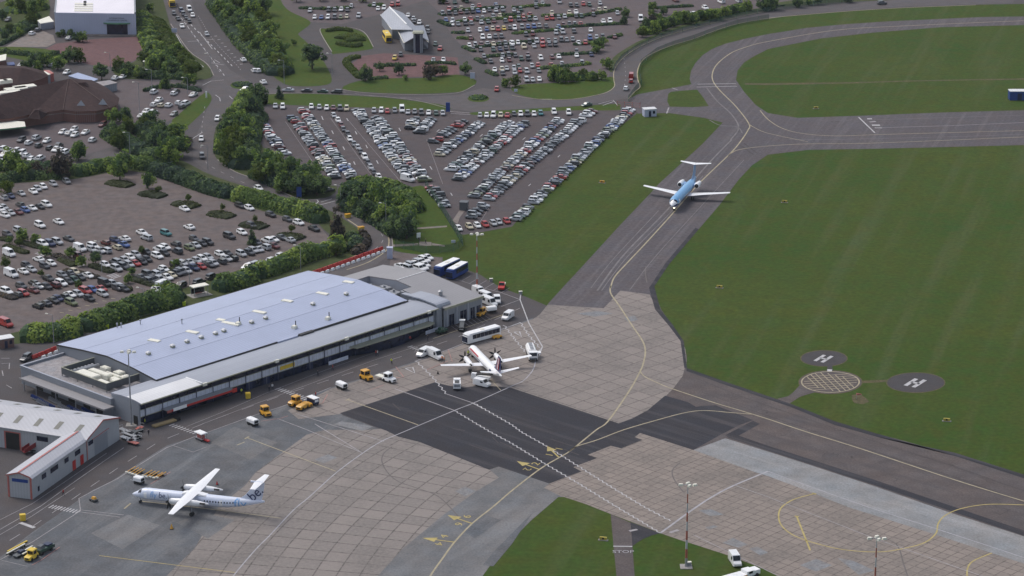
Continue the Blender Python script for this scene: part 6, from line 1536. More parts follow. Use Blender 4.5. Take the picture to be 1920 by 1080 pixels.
listed("1065,667,w;1100,707,s;1245,672,t;1420,625,we;1385,487,we;1720,695,k;1815,665,w;1885,612,d;1870,482,w;1800,465,k", T5, D, "the scattered cars right of the open paving", LOTG, flip=.2)
listed("1455,712,d;1320,752,d;1420,782,o;1465,762,s;1515,750,k;1560,740,ku;1195,792,wu;1240,777,w;1180,842,w;1330,807,d;1235,822,k;1100,812,k", T5, D, "brown car park's fourth row, right stretch", LOTG, flip=.15)
listed("1650,827,w;1705,820,k;1810,827,s;1870,817,d;1900,800,s;1660,882,d;1700,862,s;1750,860,k", T5, D, "cluster at the fifth row's right end", LOTG, flip=.15)
listed("70,827,wv;290,867,w;335,917,d;385,897,w;200,912,d;175,957,w;235,942,s;85,982,wv", T5, D, "the left cluster below the planting strips", LOTG, flip=.15)
listed("790,907,w;865,887,g;935,872,s;975,852,w;1020,832,s;1060,880,d;1105,867,k;875,937,s;925,922,d;970,907,s;1015,897,r;1065,887,k;590,842,m;690,795,s", T5, D, "brown car park's dense fifth row", LOTG, flip=.12)
listed("1320,912,k;1370,897,s;1420,887,s;1475,877,s;1515,862,w;1560,852,s;1355,962,d;1400,952,s;1455,932,n;1510,922,r;1570,907,d;1600,897,s", T5, D, "brown car park's sixth row, right half", LOTG, flip=.12)
listed("1110,982,d;1160,977,s;1195,957,s;1230,942,w;1060,1002,d;1250,1002,w;1290,987,c;1330,972,d;1150,1022,k;1200,1017,s;1120,1032,d", T5, D, "brown car park's sixth row, left half", LOTG, flip=.12)
listed("1855,922,w;1590,997,k;1495,1037,d;1225,1062,wv;1355,1062,d;1920,905,s", T5, (24, -9), "last line of cars beside tall hedge", LOTG, flip=.3)
listed("465,982,g;520,972,d;560,962,c;660,987,w;600,1002,k;560,1022,G;515,1032,k;365,1012,k;460,1047,w;410,1062,m;250,1042,d;290,1067,s;350,1072,k;160,1067,d", T5, D, "brown car park's long seventh row", LOTG, flip=.12)
listed("785,1050,kv;845,1050,s;50,30,w;130,50,d;175,40,r;905,1075,s;640,25,r;695,15,b;760,5,r".replace("50,30,w;130,50,d;175,40,r;", "").replace("640,25,r;695,15,b;760,5,r", "640,1105,r;695,1095,b;760,1088,r"), T5, D, "the group right of the seventh row", LOTG, flip=.12)
listed("50,30,wu;130,50,d;175,42,r;250,20,m;285,137,k;340,117,d;400,97,k;435,82,n;480,67,d;525,52,w;585,47,s;670,82,k;770,47,s;535,112,o;930,10,k;880,2,d;1180,12,w", T9, D, "brown car park's front row by the terminal", LOTG, flip=.12)
listed("235,567,d;320,592,w;435,637,k;110,532,k;130,717,w;85,727,wu;190,702,d;255,722,s;70,777,s;20,792,s;135,767,m;5,742,d", T6, (24, 9), "the right corner of the brown car park", LOTG, flip=.2)
listed("120,872,w;190,837,w;290,817,s;430,777,w;40,902,d", T6, (24, -9), "the line half hidden by the tall hedge", LOTG, flip=.2)
car(11, 608, head(11, 608, 22, 9), 'v', 'r', "red van at the left edge beside the car park exit", LOTG)
car(49, 672, head(49, 672, -20, 12), 'u', 'd', "dark car with white bonnet driving on the forecourt road behind the terminal", "cars on the landside roads")
# upper left car parks
listed("470,992,w;555,972,w;520,1002,s;560,1014,w;640,994,we;275,1037,s;350,1057,w;215,1072,w;770,937,m;695,1052,w;160,1052,d", T1, (20, -10), "the supermarket car park's upper rows", "cars in the supermarket car park", flip=.4)
listed("30,37,w;60,52,w;120,52,w;30,82,w;200,87,w;240,112,w;230,132,w;305,107,w;160,72,w;290,12,d;420,42,w;460,47,w;495,62,w;375,32,k;440,12,d;15,130,s", T5, (20, -10), "the supermarket car park's lower rows", "cars in the supermarket car park", flip=.4)
listed("1155,692,w;1305,702,w;1320,685,k;1450,712,s;1190,752,w;1155,787,w;1210,792,c;1265,792,w;1340,772,w;1395,777,w;1365,802,d;1305,857,g;1095,837,w;1150,842,w;1060,872,w;1110,860,w", T1, (18, -9), "the small car park beside the roundabout verge", "cars in the small car park by the roundabout", flip=.4)
listed("240,252,w;285,227,d;345,202,k;520,287,s;865,587,w;920,577,w;60,150,d;160,490,w;300,490,w;390,490,s;500,545,w", T1, (16, -8), "the scattered cars round the white hall and sheds", "cars near the white hall", flip=.4)
# roads
def lone(x, y, org, dirv, sh, col, label, group="cars on the landside roads"):
    px, py = org[0] + x / 4, org[1] + y / 4
    car(px, py, head(px, py, *dirv), sh, col, label, group)
listed("1305,102,d;1335,142,k;1360,82,n;1375,107,d;1395,132,d;1420,162,k;1420,75,wv;1445,117,w;1365,197,w;1550,257,s", T1, (8, 14), "the traffic queue on the dual road", "cars on the dual road", flip=0)
lone(1825, 450, T1, (-14, -12), 'e', 'w', "white saloon on the dual road nearing the roundabout")
lone(1905, 530, T1, (-14, -12), 'h', 'w', "white hatchback on the road just above the roundabout's right side")
lone(1840, 670, T1, (-14, 4), 'e', 'w', "white saloon circling the roundabout below the dual road")
lone(1630, 892, T1, (-8, 14), 'h', 'w', "white hatchback with red lights leaving the roundabout downhill")
lone(1510, 1045, T1, (-2, 14), 'h', 'w', "white hatchback on the road below the green triangle verge")
lone(1515, 95, T5, (3, 14), 'u', 'd', "dark estate car with bright roof on the curving road by dark trees")
lone(20, 335, T6, (20, 10), 'h', 'w', "white hatchback on the road beside the belt of trees")
lone(15, 532, T2, (-14, -12), 'h', 'w', "white hatchback on the road left of the bus loop verge"); lone(55, 617, T2, (-14, -10), 'e', 'w', "white saloon on the road just above the small conifer")
for k, (x, y, c, n_) in enumerate(((240, 677, 's', "silver"), (380, 682, 'k', "black"), (500, 687, 'G', "dark green"), (605, 692, 'k', "black"))):
    lone(x, y, T2, (-20, -1), 'eehu'[k] if k != 2 else 'e', c, f"{n_} car, {nth(k + 1)} from the left in the queue above the fan car park", "queue of cars above the fan car park")
lone(1805, 672, T2, (-3, 12), 'h', 'r', "red hatchback on the road beside the small roundabout"); lone(560, 787, T3, (-18, 4), 'e', 'G', "dark green saloon on the road above the fan car park's right corner")
lone(895, 575, T3, (2, -12), 'v', 'r', "red van at the roadside above a white car on the ring road"); lone(893, 610, T3, (2, -12), 'h', 'r', "red hatchback just behind the red van on the ring road"); lone(855, 665, T3, (7, -11), 'h', 'w', "white car on the ring road below the red vehicles")
lone(855, 25, (1440, 0), (20, -2), 'u', 'd', "dark car on the ring road near the top right corner"); lone(965, 147, T3, (2, 14), 'v', 'w', "white van on the aisle right of the upper car park")
listed("1365,105,w;1450,60,w;1570,15,w;1670,85,d;1700,10,s;1225,2,m", T3, (18, 8), "the sparse car park at the top beyond the ring road trees", "cars in the sparse top car park")
listed("405,82,s;545,77,d;590,77,d;640,72,w;685,77,d;715,47,s;440,132,w;490,132,b;540,132,w;590,132,d;635,132,o;680,127,c;770,122,s", T2, (-3, 9), "the short rows above the bus loop", "cars above the bus loop", flip=0)
listed("915,67,w;960,62,w;885,37,s;1020,37,r;1065,32,r;1140,117,w;1180,142,s;1225,172,w;1190,162,d;1285,217,k;1290,242,d;1085,412,k;1040,437,y;1330,452,s;1405,452,w;1345,332,G;1380,367,r", T2, (-3, 9), "the cars round the silver-roofed building", "cars round the silver-roofed building", flip=0)
# fan car park: rows given by their pixel ends; cars stand across the row
COLS = "wwwwwwssssssssgggggddddkkkbbnrmrcGo"
def row(x0, y0, x1, y1, where, spacing=2.75, gaps=.04, end="near"):
    a, b = G(x0, y0, .5), G(x1, y1, .5); L = (b - a).length; n = int(L / spacing) + 1
    d = math.atan2(b.y - a.y, b.x - a.x)
    for i in range(n):
        if RND.random() < gaps: continue
        p = b.lerp(a, i / max(1, n - 1))
        c = RND.choice(COLS); sh = pick_shape()
        rz = d + math.pi / 2 + (math.pi if RND.random() < .4 else 0) + RND.uniform(-.04, .04)
        nn = Vector((-math.sin(d), math.cos(d))) * RND.uniform(-.25, .25)
        car(0, 0, rz, sh, c, f"{PAL[c][0]} {SHAPES[sh][0]}, {nth(i + 1)} from near end of fan park's {where}", "cars in the fan-shaped car park", (p.x + nn.x, p.y + nn.y))
row(487, 228, 533, 288, "far left row"); row(550, 222, 629, 332, "first double row, left file"); row(568, 207, 662, 335, "first double row, right file")
row(671, 208, 760, 325, "second double row, left file"); row(708, 222, 795, 338, "second double row, right file")
row(778, 224, 768, 240, "short inner left file", gaps=0); row(809, 225, 786, 248, "short inner right file", gaps=0)
row(868, 229, 814, 266, "third double row, left file"); row(900, 232, 824, 290, "third double row, right file")
row(953, 231, 846, 318, "fourth double row, left file"); row(982, 232, 858, 336, "fourth double row, right file")
row(1048, 226, 888, 368, "fifth double row, left file"); row(1086, 227, 916, 373, "fifth double row, right file"); row(1108, 209, 1098, 217, "top of the fifth double row", gaps=0)
row(1181, 206, 967, 411, "outer right row"); row(810, 353, 834, 386, "short row by green fence", gaps=0); row(907, 386, 884, 407, "short row near substation", gaps=0)
for i, (x, y, c) in enumerate(((626, 217, 's'), (634, 226, 'w'), (640, 235, 'm'), (644, 243, 'd'), (652, 252, 'k'), (656, 261, 'w'), (664, 271, 'g'), (671, 277, 's'), (676, 285, 'd'), (684, 295, 'w'), (690, 305, 'd'), (695, 314, 's'), (701, 324, 'd'), (710, 332, 'w'), (716, 344, 'c'))):
    car(x, y, head(x, y, 9.0, 12.7), 'u' if c == 'w' and i == 9 else 'h', c, f"{PAL[c][0]} car, {nth(15 - i)} from the near end of the fan car park's single nose-to-tail row", "cars in the fan-shaped car park")
for i, (x, y, c) in enumerate(((1600, 622, 'c'), (1660, 612, 'w'), (1720, 607, 'r'), (1780, 597, 's'), (1820, 587, 's'), (1880, 580, 'r'), (1520, 635, 'w'))):
    px, py = 480 + x / 4, 270 + y / 4
    car(px, py, head(px, py, 9, 8), 'h', c, f"{PAL[c][0]} hatchback, {nth(i + 1) if i < 6 else 'apart'} from the left in the fan car park's bottom curve".replace("apart from", "set apart at"), "cars in the fan-shaped car park")
car(765, 337, head(765, 337, 20, 5), 'v', 'w', "white van closing the near end of the fan car park's second double row", "cars in the fan-shaped car park")
listed("145,797,s;200,802,w;415,802,w;475,807,s;530,812,w;580,812,m;630,817,d;680,817,c;885,832,s;940,832,w;985,837,r;1040,832,g;1095,827,wv;1140,842,s;1190,842,g;1240,847,d;1295,847,w;1350,852,G;1400,852,s;1680,867,s;1730,867,w;1780,867,w;1835,867,c;1885,867,r", T2, (0, 10), "the top edge of the fan car park", "cars along the fan car park's top edge", flip=0)
listed("15,857,d;65,857,w;115,857,d;165,857,w;215,852,t;315,842,w;425,847,w", T3, (2, 10), "the top edge of the fan car park, right of its entrance", "cars along the fan car park's top edge", flip=0)
listed("500,325,d;548,346,k", T6, (20, -4), "the pair below the first double row", "cars in the fan-shaped car park")
# upper car park, small in the photo
far_s = "1380,17,d;1430,18,m;1490,17,d;1580,10,d;1450,70,r;1495,66,s;1540,64,c;1625,52,w;1675,47,r;1800,42,b;1805,52,s;1400,102,s;1448,100,g;1495,100,s;1535,94,m;1580,92,d;1625,90,d;1665,84,b;1710,86,w;1750,78,d;1800,80,w;1850,76,w;1425,152,b;1475,155,w;1470,182,w;1515,182,s;1565,150,w;1610,145,r;1570,178,g;1615,175,g;1660,145,s;1690,170,w;1740,165,d;1785,160,m;1700,138,g;1780,125,s;1830,122,c;1870,160,s;1910,152,r;1590,232,w;1680,228,w;1730,222,b;1775,218,c;1815,222,r;1860,215,y;1905,212,s;1610,287,d;1700,283,w;1750,278,w;1795,278,d;1840,275,d;1600,345,w;1645,340,w;1630,372,g;1690,335,m;1685,375,s;1735,330,w;1780,332,c;1780,375,d;1825,328,s;1830,370,n;1870,325,s;1875,365,d;1915,322,w;1920,362,d;1710,425,s;1760,462,d;1850,420,s;1845,455,w;1895,415,d;1900,452,m;1790,525,w;1850,552,s;1880,515,w;1845,522,c"
far_t = "180,20,w;230,25,w;180,52,d;355,15,w;440,42,d;485,42,s;535,32,r;580,37,d;660,27,w;15,77,w;65,72,d;50,112,s;85,125,r;135,112,r;50,150,s;90,150,d;130,145,d;175,142,w;300,100,c;260,140,r;300,137,r;350,132,s;395,127,s;430,97,c;480,92,w;480,122,g;520,122,d;610,87,m;610,112,d;655,77,c;700,77,c;790,100,w;20,212,w;75,207,w;120,202,b;165,202,b;205,197,w;255,197,g;350,207,b;385,187,d;430,182,s;470,182,w;515,182,r;685,162,w;735,162,w;105,262,d;155,257,d;330,247,w;380,242,w;465,237,g;590,227,w;5,327,w;45,322,w;5,362,d;90,352,c;130,317,d;185,312,w;165,347,w;230,312,r;230,342,r;275,307,s;280,337,d;325,307,w;325,337,d;370,302,s;410,302,s;455,297,w;500,322,w;550,322,r;585,287,b;635,282,w;680,277,s;770,277,m;25,417,s;70,442,d;120,412,m;120,442,d;215,437,w;300,432,m;350,427,w;485,387,s;485,417,w;595,412,n;15,512,w;50,502,d;60,532,r;20,545,w;110,537,s;150,497,w;195,492,r;200,532,g;295,492,r;375,482,w;525,472,w;110,602,s;155,602,w;205,597,w;285,592,d;340,222,d"
r2 = random.Random(21)
darker = lambda s_: re.sub(r',(\w)(?=;|$)', lambda m: ',' + (r2.choice('wwssg') if m.group(1) == 'w' else r2.choice('sggddk') if m.group(1) == 's' else r2.choice('gddk') if m.group(1) == 'g' else r2.choice('dkmG') if m.group(1) == 'd' else m.group(1)), s_)
for s_, o_ in ((darker(far_s), T2), (darker(far_t), T3)):
    listed(s_, o_, (4, 10), "the upper car park", "cars in the upper car park", flip=0)

ALLCARS.sort(key=lambda q: q[0])
seen = set(); near = []; rest = []
for q in ALLCARS:
    (near if len(near) < 296 else rest).append(q)
for i, (dist, x, y, rz, sh, col, label, group) in enumerate(near):
    if label in seen: print("DUP LABEL", label)
    seen.add(label)
    o = link("parked_" + SHAPES[sh][0].replace(" ", "_"), car_body(sh, col), None, (x, y, .05), rz)
    k_ = RND.uniform(.95, 1.06); o.scale = (k_, k_, k_ * RND.uniform(.97, 1.05))
    tag(o, label, "van" if sh == 'v' else "car", group)
    for pn, me, loc in car_meshes(sh)['parts']:
        if pn == "wheel" and i > 170: continue
        link(pn, me, o, loc)
# all the more distant cars as one mass
mats = [M['car_' + k] for k in PAL] + [M['car_glass'], M['black']]; ci = {k: i for i, k in enumerate(PAL)}
mb = MB()
for (dist, x, y, rz, sh, col, label, group) in rest:
    nm, body, parts, wheels = shape_geo(sh); c, s = math.cos(rz), math.sin(rz); k_ = RND.uniform(.95, 1.06)
    tf = lambda p: (x + k_ * (c * p[0] - s * p[1]), y + k_ * (s * p[0] + c * p[1]), .05 + k_ * p[2])
    mb.add([tf(p) for p in body.v], body.f, ci[col])
    for pn, qs in parts.items():
        for g in (qs if pn == 'side_window' else [qs]):
            for q in g: mb.add([tf(p) for p in q], [(0, 1, 2, 3)], len(PAL))
    for (wx, wy) in wheels:
        mb.add([tf((wx - .3, wy * 1.03, .02)), tf((wx + .3, wy * 1.03, .02)), tf((wx + .22, wy * 1.03, .6)), tf((wx - .22, wy * 1.03, .6))], [(0, 1, 2, 3)], len(PAL) + 1)
me = bpy.data.meshes.new("distant_cars"); me.from_pydata(mb.v, [], mb.f)
for m_ in mats: me.materials.append(m_)
me.polygons.foreach_set("material_index", mb.m)
tag(link("distant_cars", me), "the many more distant parked cars of the fan-shaped and upper car parks", "cars", "parked cars", "stuff")
print("cars", len(near), "stuff cars", len(rest), "trees", tcount[0])
# ---------------------------------------------------------------- apron vehicles and equipment
def vehicle(name, px, dirv, label, cat, group=None, flip=False):
    p = G(*px); return empty(name, (p.x, p.y, .06), head(px[0], px[1], *dirv), label, cat, group)
def wheels(o, xs, y, r=.4, w=.28):
    for x in xs:
        for s in (-1, 1):
            m = MB(); m.tube((x, s * y - w / 2, r), (x, s * y + w / 2, r), r, r, 12); m.build("wheel", M['black'], o, True)
def coach(px, dirv, L, body, roof, label, H=3.1, lower=None, name="coach", cat="coach", group=None, top_detail=True):
    o = vehicle(name, px, dirv, label, cat, group)
    st = [(L / 2, 1.10, .35, H - .55), (L / 2 - .25, 1.22, .32, H - .2), (L / 2 - .9, 1.25, .32, H - .12), (-L / 2 + .3, 1.25, .32, H - .12), (-L / 2, 1.16, .4, H - .25)]
    m = MB(); m.loft([[(x, -w, a), (x, -w, b * .45), (x, -w * .97, b - .15), (x, -w * .82, b), (x, w * .82, b), (x, w * .97, b - .15), (x, w, b * .45), (x, w, a)] for x, w, a, b in st])
    bd = m.build("body", body, o, True)
    m = MB(); m.box(-L / 2 + .15, L / 2 - .8, -1.12, 1.12, H - .13, H - .02); r_ = m.build("roof", roof, o)
    if top_detail:
        m = MB(); m.box(-.8, .4, -.45, .45, H - .02, H + .1); m.build("roof_hatch", M['cream'], r_)
    n = int((L - 2) / 1.35)
    for s in (-1, 1):
        m = MB()
        for k in range(n):
            x = -L / 2 + .5 + 1.35 * k
            m.box(x, x + 1.27, s * 1.255 - .02, s * 1.255 + .02, H * .44, H - .42)
        m.build("window", M['glass_dark'], o)
    m = MB(); m.quad((L / 2 - .14, -1.12, H * .2), (L / 2 - .14, 1.12, H * .2), (L / 2 - .22, 1.05, H - .36), (L / 2 - .22, -1.05, H - .36)); mm = [(v[0] + .2, v[1], v[2]) for v in m.v]; m.v = mm; m.build("windscreen", M['glass_dark'], o)
    if lower:
        for s in (-1, 1):
            m = MB(); m.box(-L / 2 + .2, L / 2 - .3, s * 1.262 - .012, s * 1.262 + .012, .4, H * .42); m.build("side_panel", lower, o)
    wheels(o, (L / 2 - 2.2, -L / 2 + 2.4), 1.08, .46)
    return o
coach((838, 511), (-22.7, 10.4), 10.6, M['blue'], M['white'], "dark blue coach with white roof, the longer left one beside the annexe")
coach((857, 517), (-20, 10.8), 9.2, M['blue'], M['white'], "dark blue coach with white roof, the shorter right one next to bay lines")
coach((903, 637), (-57, 15.5), 11.6, M['white'], M['white'], "long white apron bus with dark windows on the road behind the white propeller plane", 2.9, name="apron_bus", cat="bus")
coach((726, 76), (7, 11), 10.5, M['yellow'], M['yellow'], "yellow bus waiting by the silver-roofed building", 3.1, name="bus", cat="bus", group=None)
coach((322, 10), (4, 11), 10.5, M['yellow'], M['yellow'], "yellow bus with orange front on the dual road at the top edge", 3.1, lower=M['amber'], name="bus", cat="bus")
def van(px, dirv, label, col='w', L=5.2, H=2.2, minibus=False, cat="van", name="van"):
    o = vehicle(name, px, dirv, label, cat)
    paint = M['car_' + col]
    st = [(L / 2, .72, .45, .85), (L / 2 - .2, .92, .34, 1.02), (L / 2 - .95, .97, .32, 1.22), (L / 2 - 1.7, .95, .32, H), (-L / 2 + .1, .95, .34, H), (-L / 2, .9, .45, H - .1)]
    m = MB(); m.loft([[(x, -w, a), (x, -w, a + (b - a) * .6), (x, -w * .9, b), (x, w * .9, b), (x, w, a + (b - a) * .6), (x, w, a)] for x, w, a, b in st]); m.build("body", paint, o, True)
    m = MB(); m.quad((L / 2 - 1.0, -.78, 1.28), (L / 2 - 1.0, .78, 1.28), (L / 2 - 1.58, .76, H - .12), (L / 2 - 1.58, -.76, H - .12)); m.v = [(v[0] + .06, v[1], v[2] + .03) for v in m.v]; m.build("windscreen", M['car_glass'], o)
    for s in (-1, 1):
        m = MB()
        spans = [(L / 2 - 2.3, L / 2 - 1.5)] + ([(-L / 2 + .4 + 1.05 * k, -L / 2 + 1.3 + 1.05 * k) for k in range(int((L - 2.9) / 1.05))] if minibus else [])
        for a, b in spans: m.box(a, b, s * .965 - .012, s * .965 + .012, 1.2, H - .32)
        m.build("side_window", M['car_glass'], o)
    m = MB(); m.box(-L / 2 - .01, -L / 2 + .02, -.7, .7, 1.25, H - .35); m.build("rear_window", M['car_glass'], o)
    wheels(o, (L / 2 - 1.0, -L / 2 + 1.05), .82, .34, .22)
    return o
van((794, 667), (-24, 12), "white van nosed left, beside a second van at the stand edge", H=2.0, L=4.8)
van((816, 671), (24, 11), "white long van pointing right towards the white propeller plane", H=2.3, L=5.8)
van((952, 598), (-18, 12), "white van alone on the apron road right of the annexe", H=2.0, L=4.8)
van((904, 724), (22, 5), "small white van below the tail of the white propeller plane", H=1.9, L=4.6)
van((917, 572), (22, 9), "white minibus parked at the annexe's right corner, the front one", H=2.3, L=6.0, minibus=True, cat="minibus", name="minibus")
van((912, 563), (22, 9), "white minibus half hidden behind the front minibus at the annexe corner", H=2.4, L=5.6, minibus=True, cat="minibus", name="minibus")
van((932, 568), (4, 14), "short white van beside the minibuses at the annexe corner", H=2.0, L=3.8)
van((898, 552), (20, 9), "white van mostly hidden behind the annexe's right roof edge", H=2.2, L=4.8)
van((1378, 1057), (8, 12), "white van with dark windscreen at the bottom edge by the slab apron", H=2.3, L=5.0)
# fuel truck
o = vehicle("fuel_truck", (997, 670), (7, 20), "white fuel truck beside the wingtip of the white propeller plane", "truck")
m = MB(); m.box(-4.2, 3.6, -1.1, 1.1, .6, .95); m.build("chassis", M['steel'], o)
m = MB(); m.loft([[(x, -1.15, 1.0), (x, -1.2, 1.9), (x, -.8, 2.6), (x, .8, 2.6), (x, 1.2, 1.9), (x, 1.15, 1.0)] for x in (-4.2, 1.7)]); tk = m.build("tank", M['white'], o)
for k in range(4):
    m = MB(); m.box(-3.8 + 1.4 * k, -2.9 + 1.4 * k, -.45, .45, 2.6, 2.78); m.build("tank_hatch", M['steel'], tk)
m = MB(); m.box(-4.1, -1.0, 1.16, 1.26, 1.1, 1.9); m.build("hose_panel", M['green_trim'], tk)
m = MB(); m.loft([[(x, -1.15, .7), (x, -1.15, z), (x, 1.15, z), (x, 1.15, .7)] for x, z in ((2.0, 2.5), (3.5, 2.5), (4.0, 1.6))]); cb = m.build("cab", M['white'], o)
m = MB(); m.quad((4.02, -.95, 1.65), (4.02, .95, 1.65), (3.6, .95, 2.4), (3.6, -.95, 2.4)); m.build("windscreen", M['car_glass'], cb)
m = MB(); m.box(3.98, 4.08, -1.0, 1.0, .7, 1.1); m.build("bumper", M['clad_dark'], cb)
wheels(o, (2.9, -2.0, -3.2), 1.0, .48)
m = MB(); m.box(-1.2, .6, 1.3, 2.4, 1.0, 1.3); m.build("fuelling_platform", M['white'], o)
# belt loader under the tail, stair truck
o = vehicle("belt_loader", (903, 713), (24, 3), "white belt loader under the tail of the white propeller plane", "loader")
m = MB(); m.box(-2.6, 2.2, -.9, .9, .4, .95); m.build("chassis", M['white'], o)
m = MB(); m.loft([[(-2.6, -.4, 1.1), (-2.6, .4, 1.1), (-2.6, .4, 1.3), (-2.6, -.4, 1.3)], [(3.2, -.4, 1.9), (3.2, .4, 1.9), (3.2, .4, 2.1), (3.2, -.4, 2.1)]]); m.build("belt", M['black'], o)
m = MB(); m.box(-2.5, -1.2, -.9, -.1, .95, 1.9); m.build("cab", M['white'], o)
m = MB(); m.box(-1.19, -1.16, -.8, -.2, 1.2, 1.75); m.build("windscreen", M['car_glass'], o)
wheels(o, (1.5, -1.7), .8, .35)
o = vehicle("service_truck", (857, 728), (0, -14), "small white service truck seen from behind below the white propeller plane", "truck")
m = MB(); m.box(-1.9, .6, -.95, .95, .5, 1.9); m.build("box_body", M['white'], o)
m = MB(); m.box(.65, 2.0, -.9, .9, .5, 2.1); m.build("cab", M['white'], o)
m = MB(); m.box(-1.93, -1.9, -.75, .75, .9, 1.6); m.build("rear_shutter", M['steel'], o)
m = MB(); m.box(-1.6, .3, -.6, .6, 1.9, 2.0); m.build("roof_rack", M['trim'], o)
wheels(o, (1.2, -1.2), .8, .36)
def tug(px, dirv, label, paint='amber', cab=True, scale=1.0, name="tow_tractor", roof=None):
    o = vehicle(name, px, dirv, label, "tractor", None); o.scale = (scale,) * 3
    m = MB(); m.loft([[(x, -w, .4), (x, -w, z * .8), (x, -w * .85, z), (x, w * .85, z), (x, w, z * .8), (x, w, .4)] for x, w, z in ((1.75, .72, .95), (1.5, .85, 1.15), (.2, .9, 1.25), (-1.5, .9, 1.1), (-1.7, .8, .95))]); b = m.build("body", M[paint], o, True)
    m = MB(); m.box(1.73, 1.8, -.45, .45, .55, .9); m.build("grille", M['black'], b)
    if cab:
        for (x, y) in ((.35, -.75), (.35, .75), (-1.1, -.75), (-1.1, .75)):
            m = MB(); m.box(x - .05, x + .05, y - .05, y + .05, 1.1, 2.15); m.build("cab_post", M[paint], b)
        m = MB(); m.box(-1.02, .28, -.7, .7, 1.15, 2.0); m.build("cab_glass", M['car_glass'], b)
        m = MB(); m.obox(-.37, 0, 2.12, 2.3, 1.75, 1.75, 0, 0, .85, .85); m.build("cab_roof", M[roof or paint], b)
    wheels(o, (1.05, -1.05), .78, .42, .3)
    return o
tug((687, 712), (18, 8), "yellow-orange tow tractor with cab, alone near a triangle mark on the stand", scale=1.12)
tug((498, 779), (14, 10), "yellow-orange tow tractor with white-topped bonnet beside a white ground power unit", scale=1.05)
tug((553, 760), (-16, 6), "yellow tractor, left one of the cluster by the zebra crossing", scale=1.05)
tug((567, 767), (-16, 9), "open yellow tractor in front of the cluster by the zebra crossing", cab=False, scale=1.05)
tug((575, 762), (18, 5), "open yellow tractor at the right of the cluster by the zebra crossing", cab=False, scale=.85)
tug((902, 592), (-14, 8), "yellow-orange tow tractor beside the annexe wall", scale=1.0)
tug((59, 1049), (-12, 8), "yellow tractor among dark equipment in the bottom left corner", 'yellow', scale=1.0)
tug((932, 635), (16, -3), "small yellow equipment cart beside the white apron bus", cab=False, scale=.75, name="equipment_cart")
o = tug((730, 716), (16, 5), "white flatbed tractor with cab right of the yellow tractor", 'white', scale=1.05)
m = MB(); m.box(-4.2, -1.75, -.8, .8, .75, .9); m.build("flatbed", M['cream'], o)
def gpu(px, dirv, label, L=2.9):
    o = vehicle("ground_power_unit", px, dirv, label, "power unit")
    m = MB(); m.loft([[(x, -.8, .75), (x, -.8, 1.5), (x, -.6, 1.75), (x, .6, 1.75), (x, .8, 1.5), (x, .8, .75)] for x in (-L / 2, L / 2)]); m.build("housing", M['white'], o)
    m = MB(); m.box(-L / 2 + .1, L / 2 - .1, -.72, .72, .3, .74); m.build("chassis", M['black'], o)
    m = MB(); m.box(L / 2, L / 2 + .02, -.6, .6, .85, 1.5); m.build("control_panel", M['black'], o)
    m = MB(); m.box(-L / 2 - 1.5, -L / 2, -.06, .06, .35, .45); m.build("tow_bar", M['steel'], o)
    wheels(o, (L * .3, -L * .3), .72, .32, .2)
gpu((641, 729), (18, 8), "white ground power unit left of the yellow tractor on the stand", 3.1)
gpu((474, 797), (18, 8), "white ground power unit on the grey apron left of the yellow tractor", 3.1)
gpu((921, 586), (14, -2), "white ground power unit coupled behind the tractor by the annexe", 2.8)
gpu((261, 907), (12, 3), "small white unit on the stand before the nose of the flybe plane", 2.2)
o = vehicle("crew_cart", (587, 758), (16, 6), "dark blue cart with white roof in the cluster by the zebra crossing", "cart")
m = MB(); m.box(-1.4, 1.4, -.8, .8, .35, 1.7); m.build("body", M['navy'], o); m = MB(); m.box(-1.5, 1.5, -.88, .88, 1.72, 1.9); m.build("roof", M['white'], o); m = MB(); m.box(1.4, 1.43, -.6, .6, .9, 1.5); m.build("window", M['white'], o); wheels(o, (.9, -.9), .75, .32)
o = vehicle("baggage_cart", (377, 825), (14, 6), "white-canopied baggage cart with red drawbar on the grey apron", "cart")
m = MB(); m.box(-1.4, 1.4, -.8, .8, .45, .6); m.build("deck", M['steel'], o); m = MB(); m.obox(0, 0, 1.85, 2.05, 3.0, 1.9, 0, 0, .95, .9); m.build("canopy", M['white'], o)
m = MB(); m.box(-.9, .9, -.5, .5, .6, 1.4); m.build("baggage", M['redtrim'], o)
for (x, y) in ((-1.3, -.7), (-1.3, .7), (1.3, -.7), (1.3, .7)):
    m = MB(); m.box(x - .04, x + .04, y - .04, y + .04, .6, 1.85); m.build("post", M['steel'], o)
m = MB(); m.box(1.4, 3.2, -.3, .3, .35, .7); m.build("drawbar", M['red'], o); wheels(o, (1.0, -1.0), .7, .26, .16)
# red pickup
o = vehicle("pickup_truck", (941, 541), (-4, 13), "red pickup truck with pale load bed parked by the grass edge", "truck")
m = MB(); m.loft([[(x, -.9, .4), (x, -.9, z), (x, .9, z), (x, .9, .4)] for x, z in ((2.4, .9), (1.4, 1.1), (-.4, 1.1))]); m.build("bonnet", M['red'], o)
m = MB(); m.loft([[(.95, -.86, 1.1), (.95, .86, 1.1), (-.5, .86, 1.1), (-.5, -.86, 1.1)], [(.4, -.75, 1.85), (.4, .75, 1.85), (-.45, .75, 1.85), (-.45, -.75, 1.85)]]); cb = m.build("cab", M['red'], o)
m = MB(); m.quad((.97, -.75, 1.15), (.97, .75, 1.15), (.46, .68, 1.8), (.46, -.68, 1.8)); m.build("windscreen", M['car_glass'], cb)
m = MB(); m.box(-2.5, -.55, -.9, .9, .7, 1.1, 0, 1); m.build("load_bed", [M['red'], M['cream']], o); wheels(o, (1.5, -1.6), .8, .36)
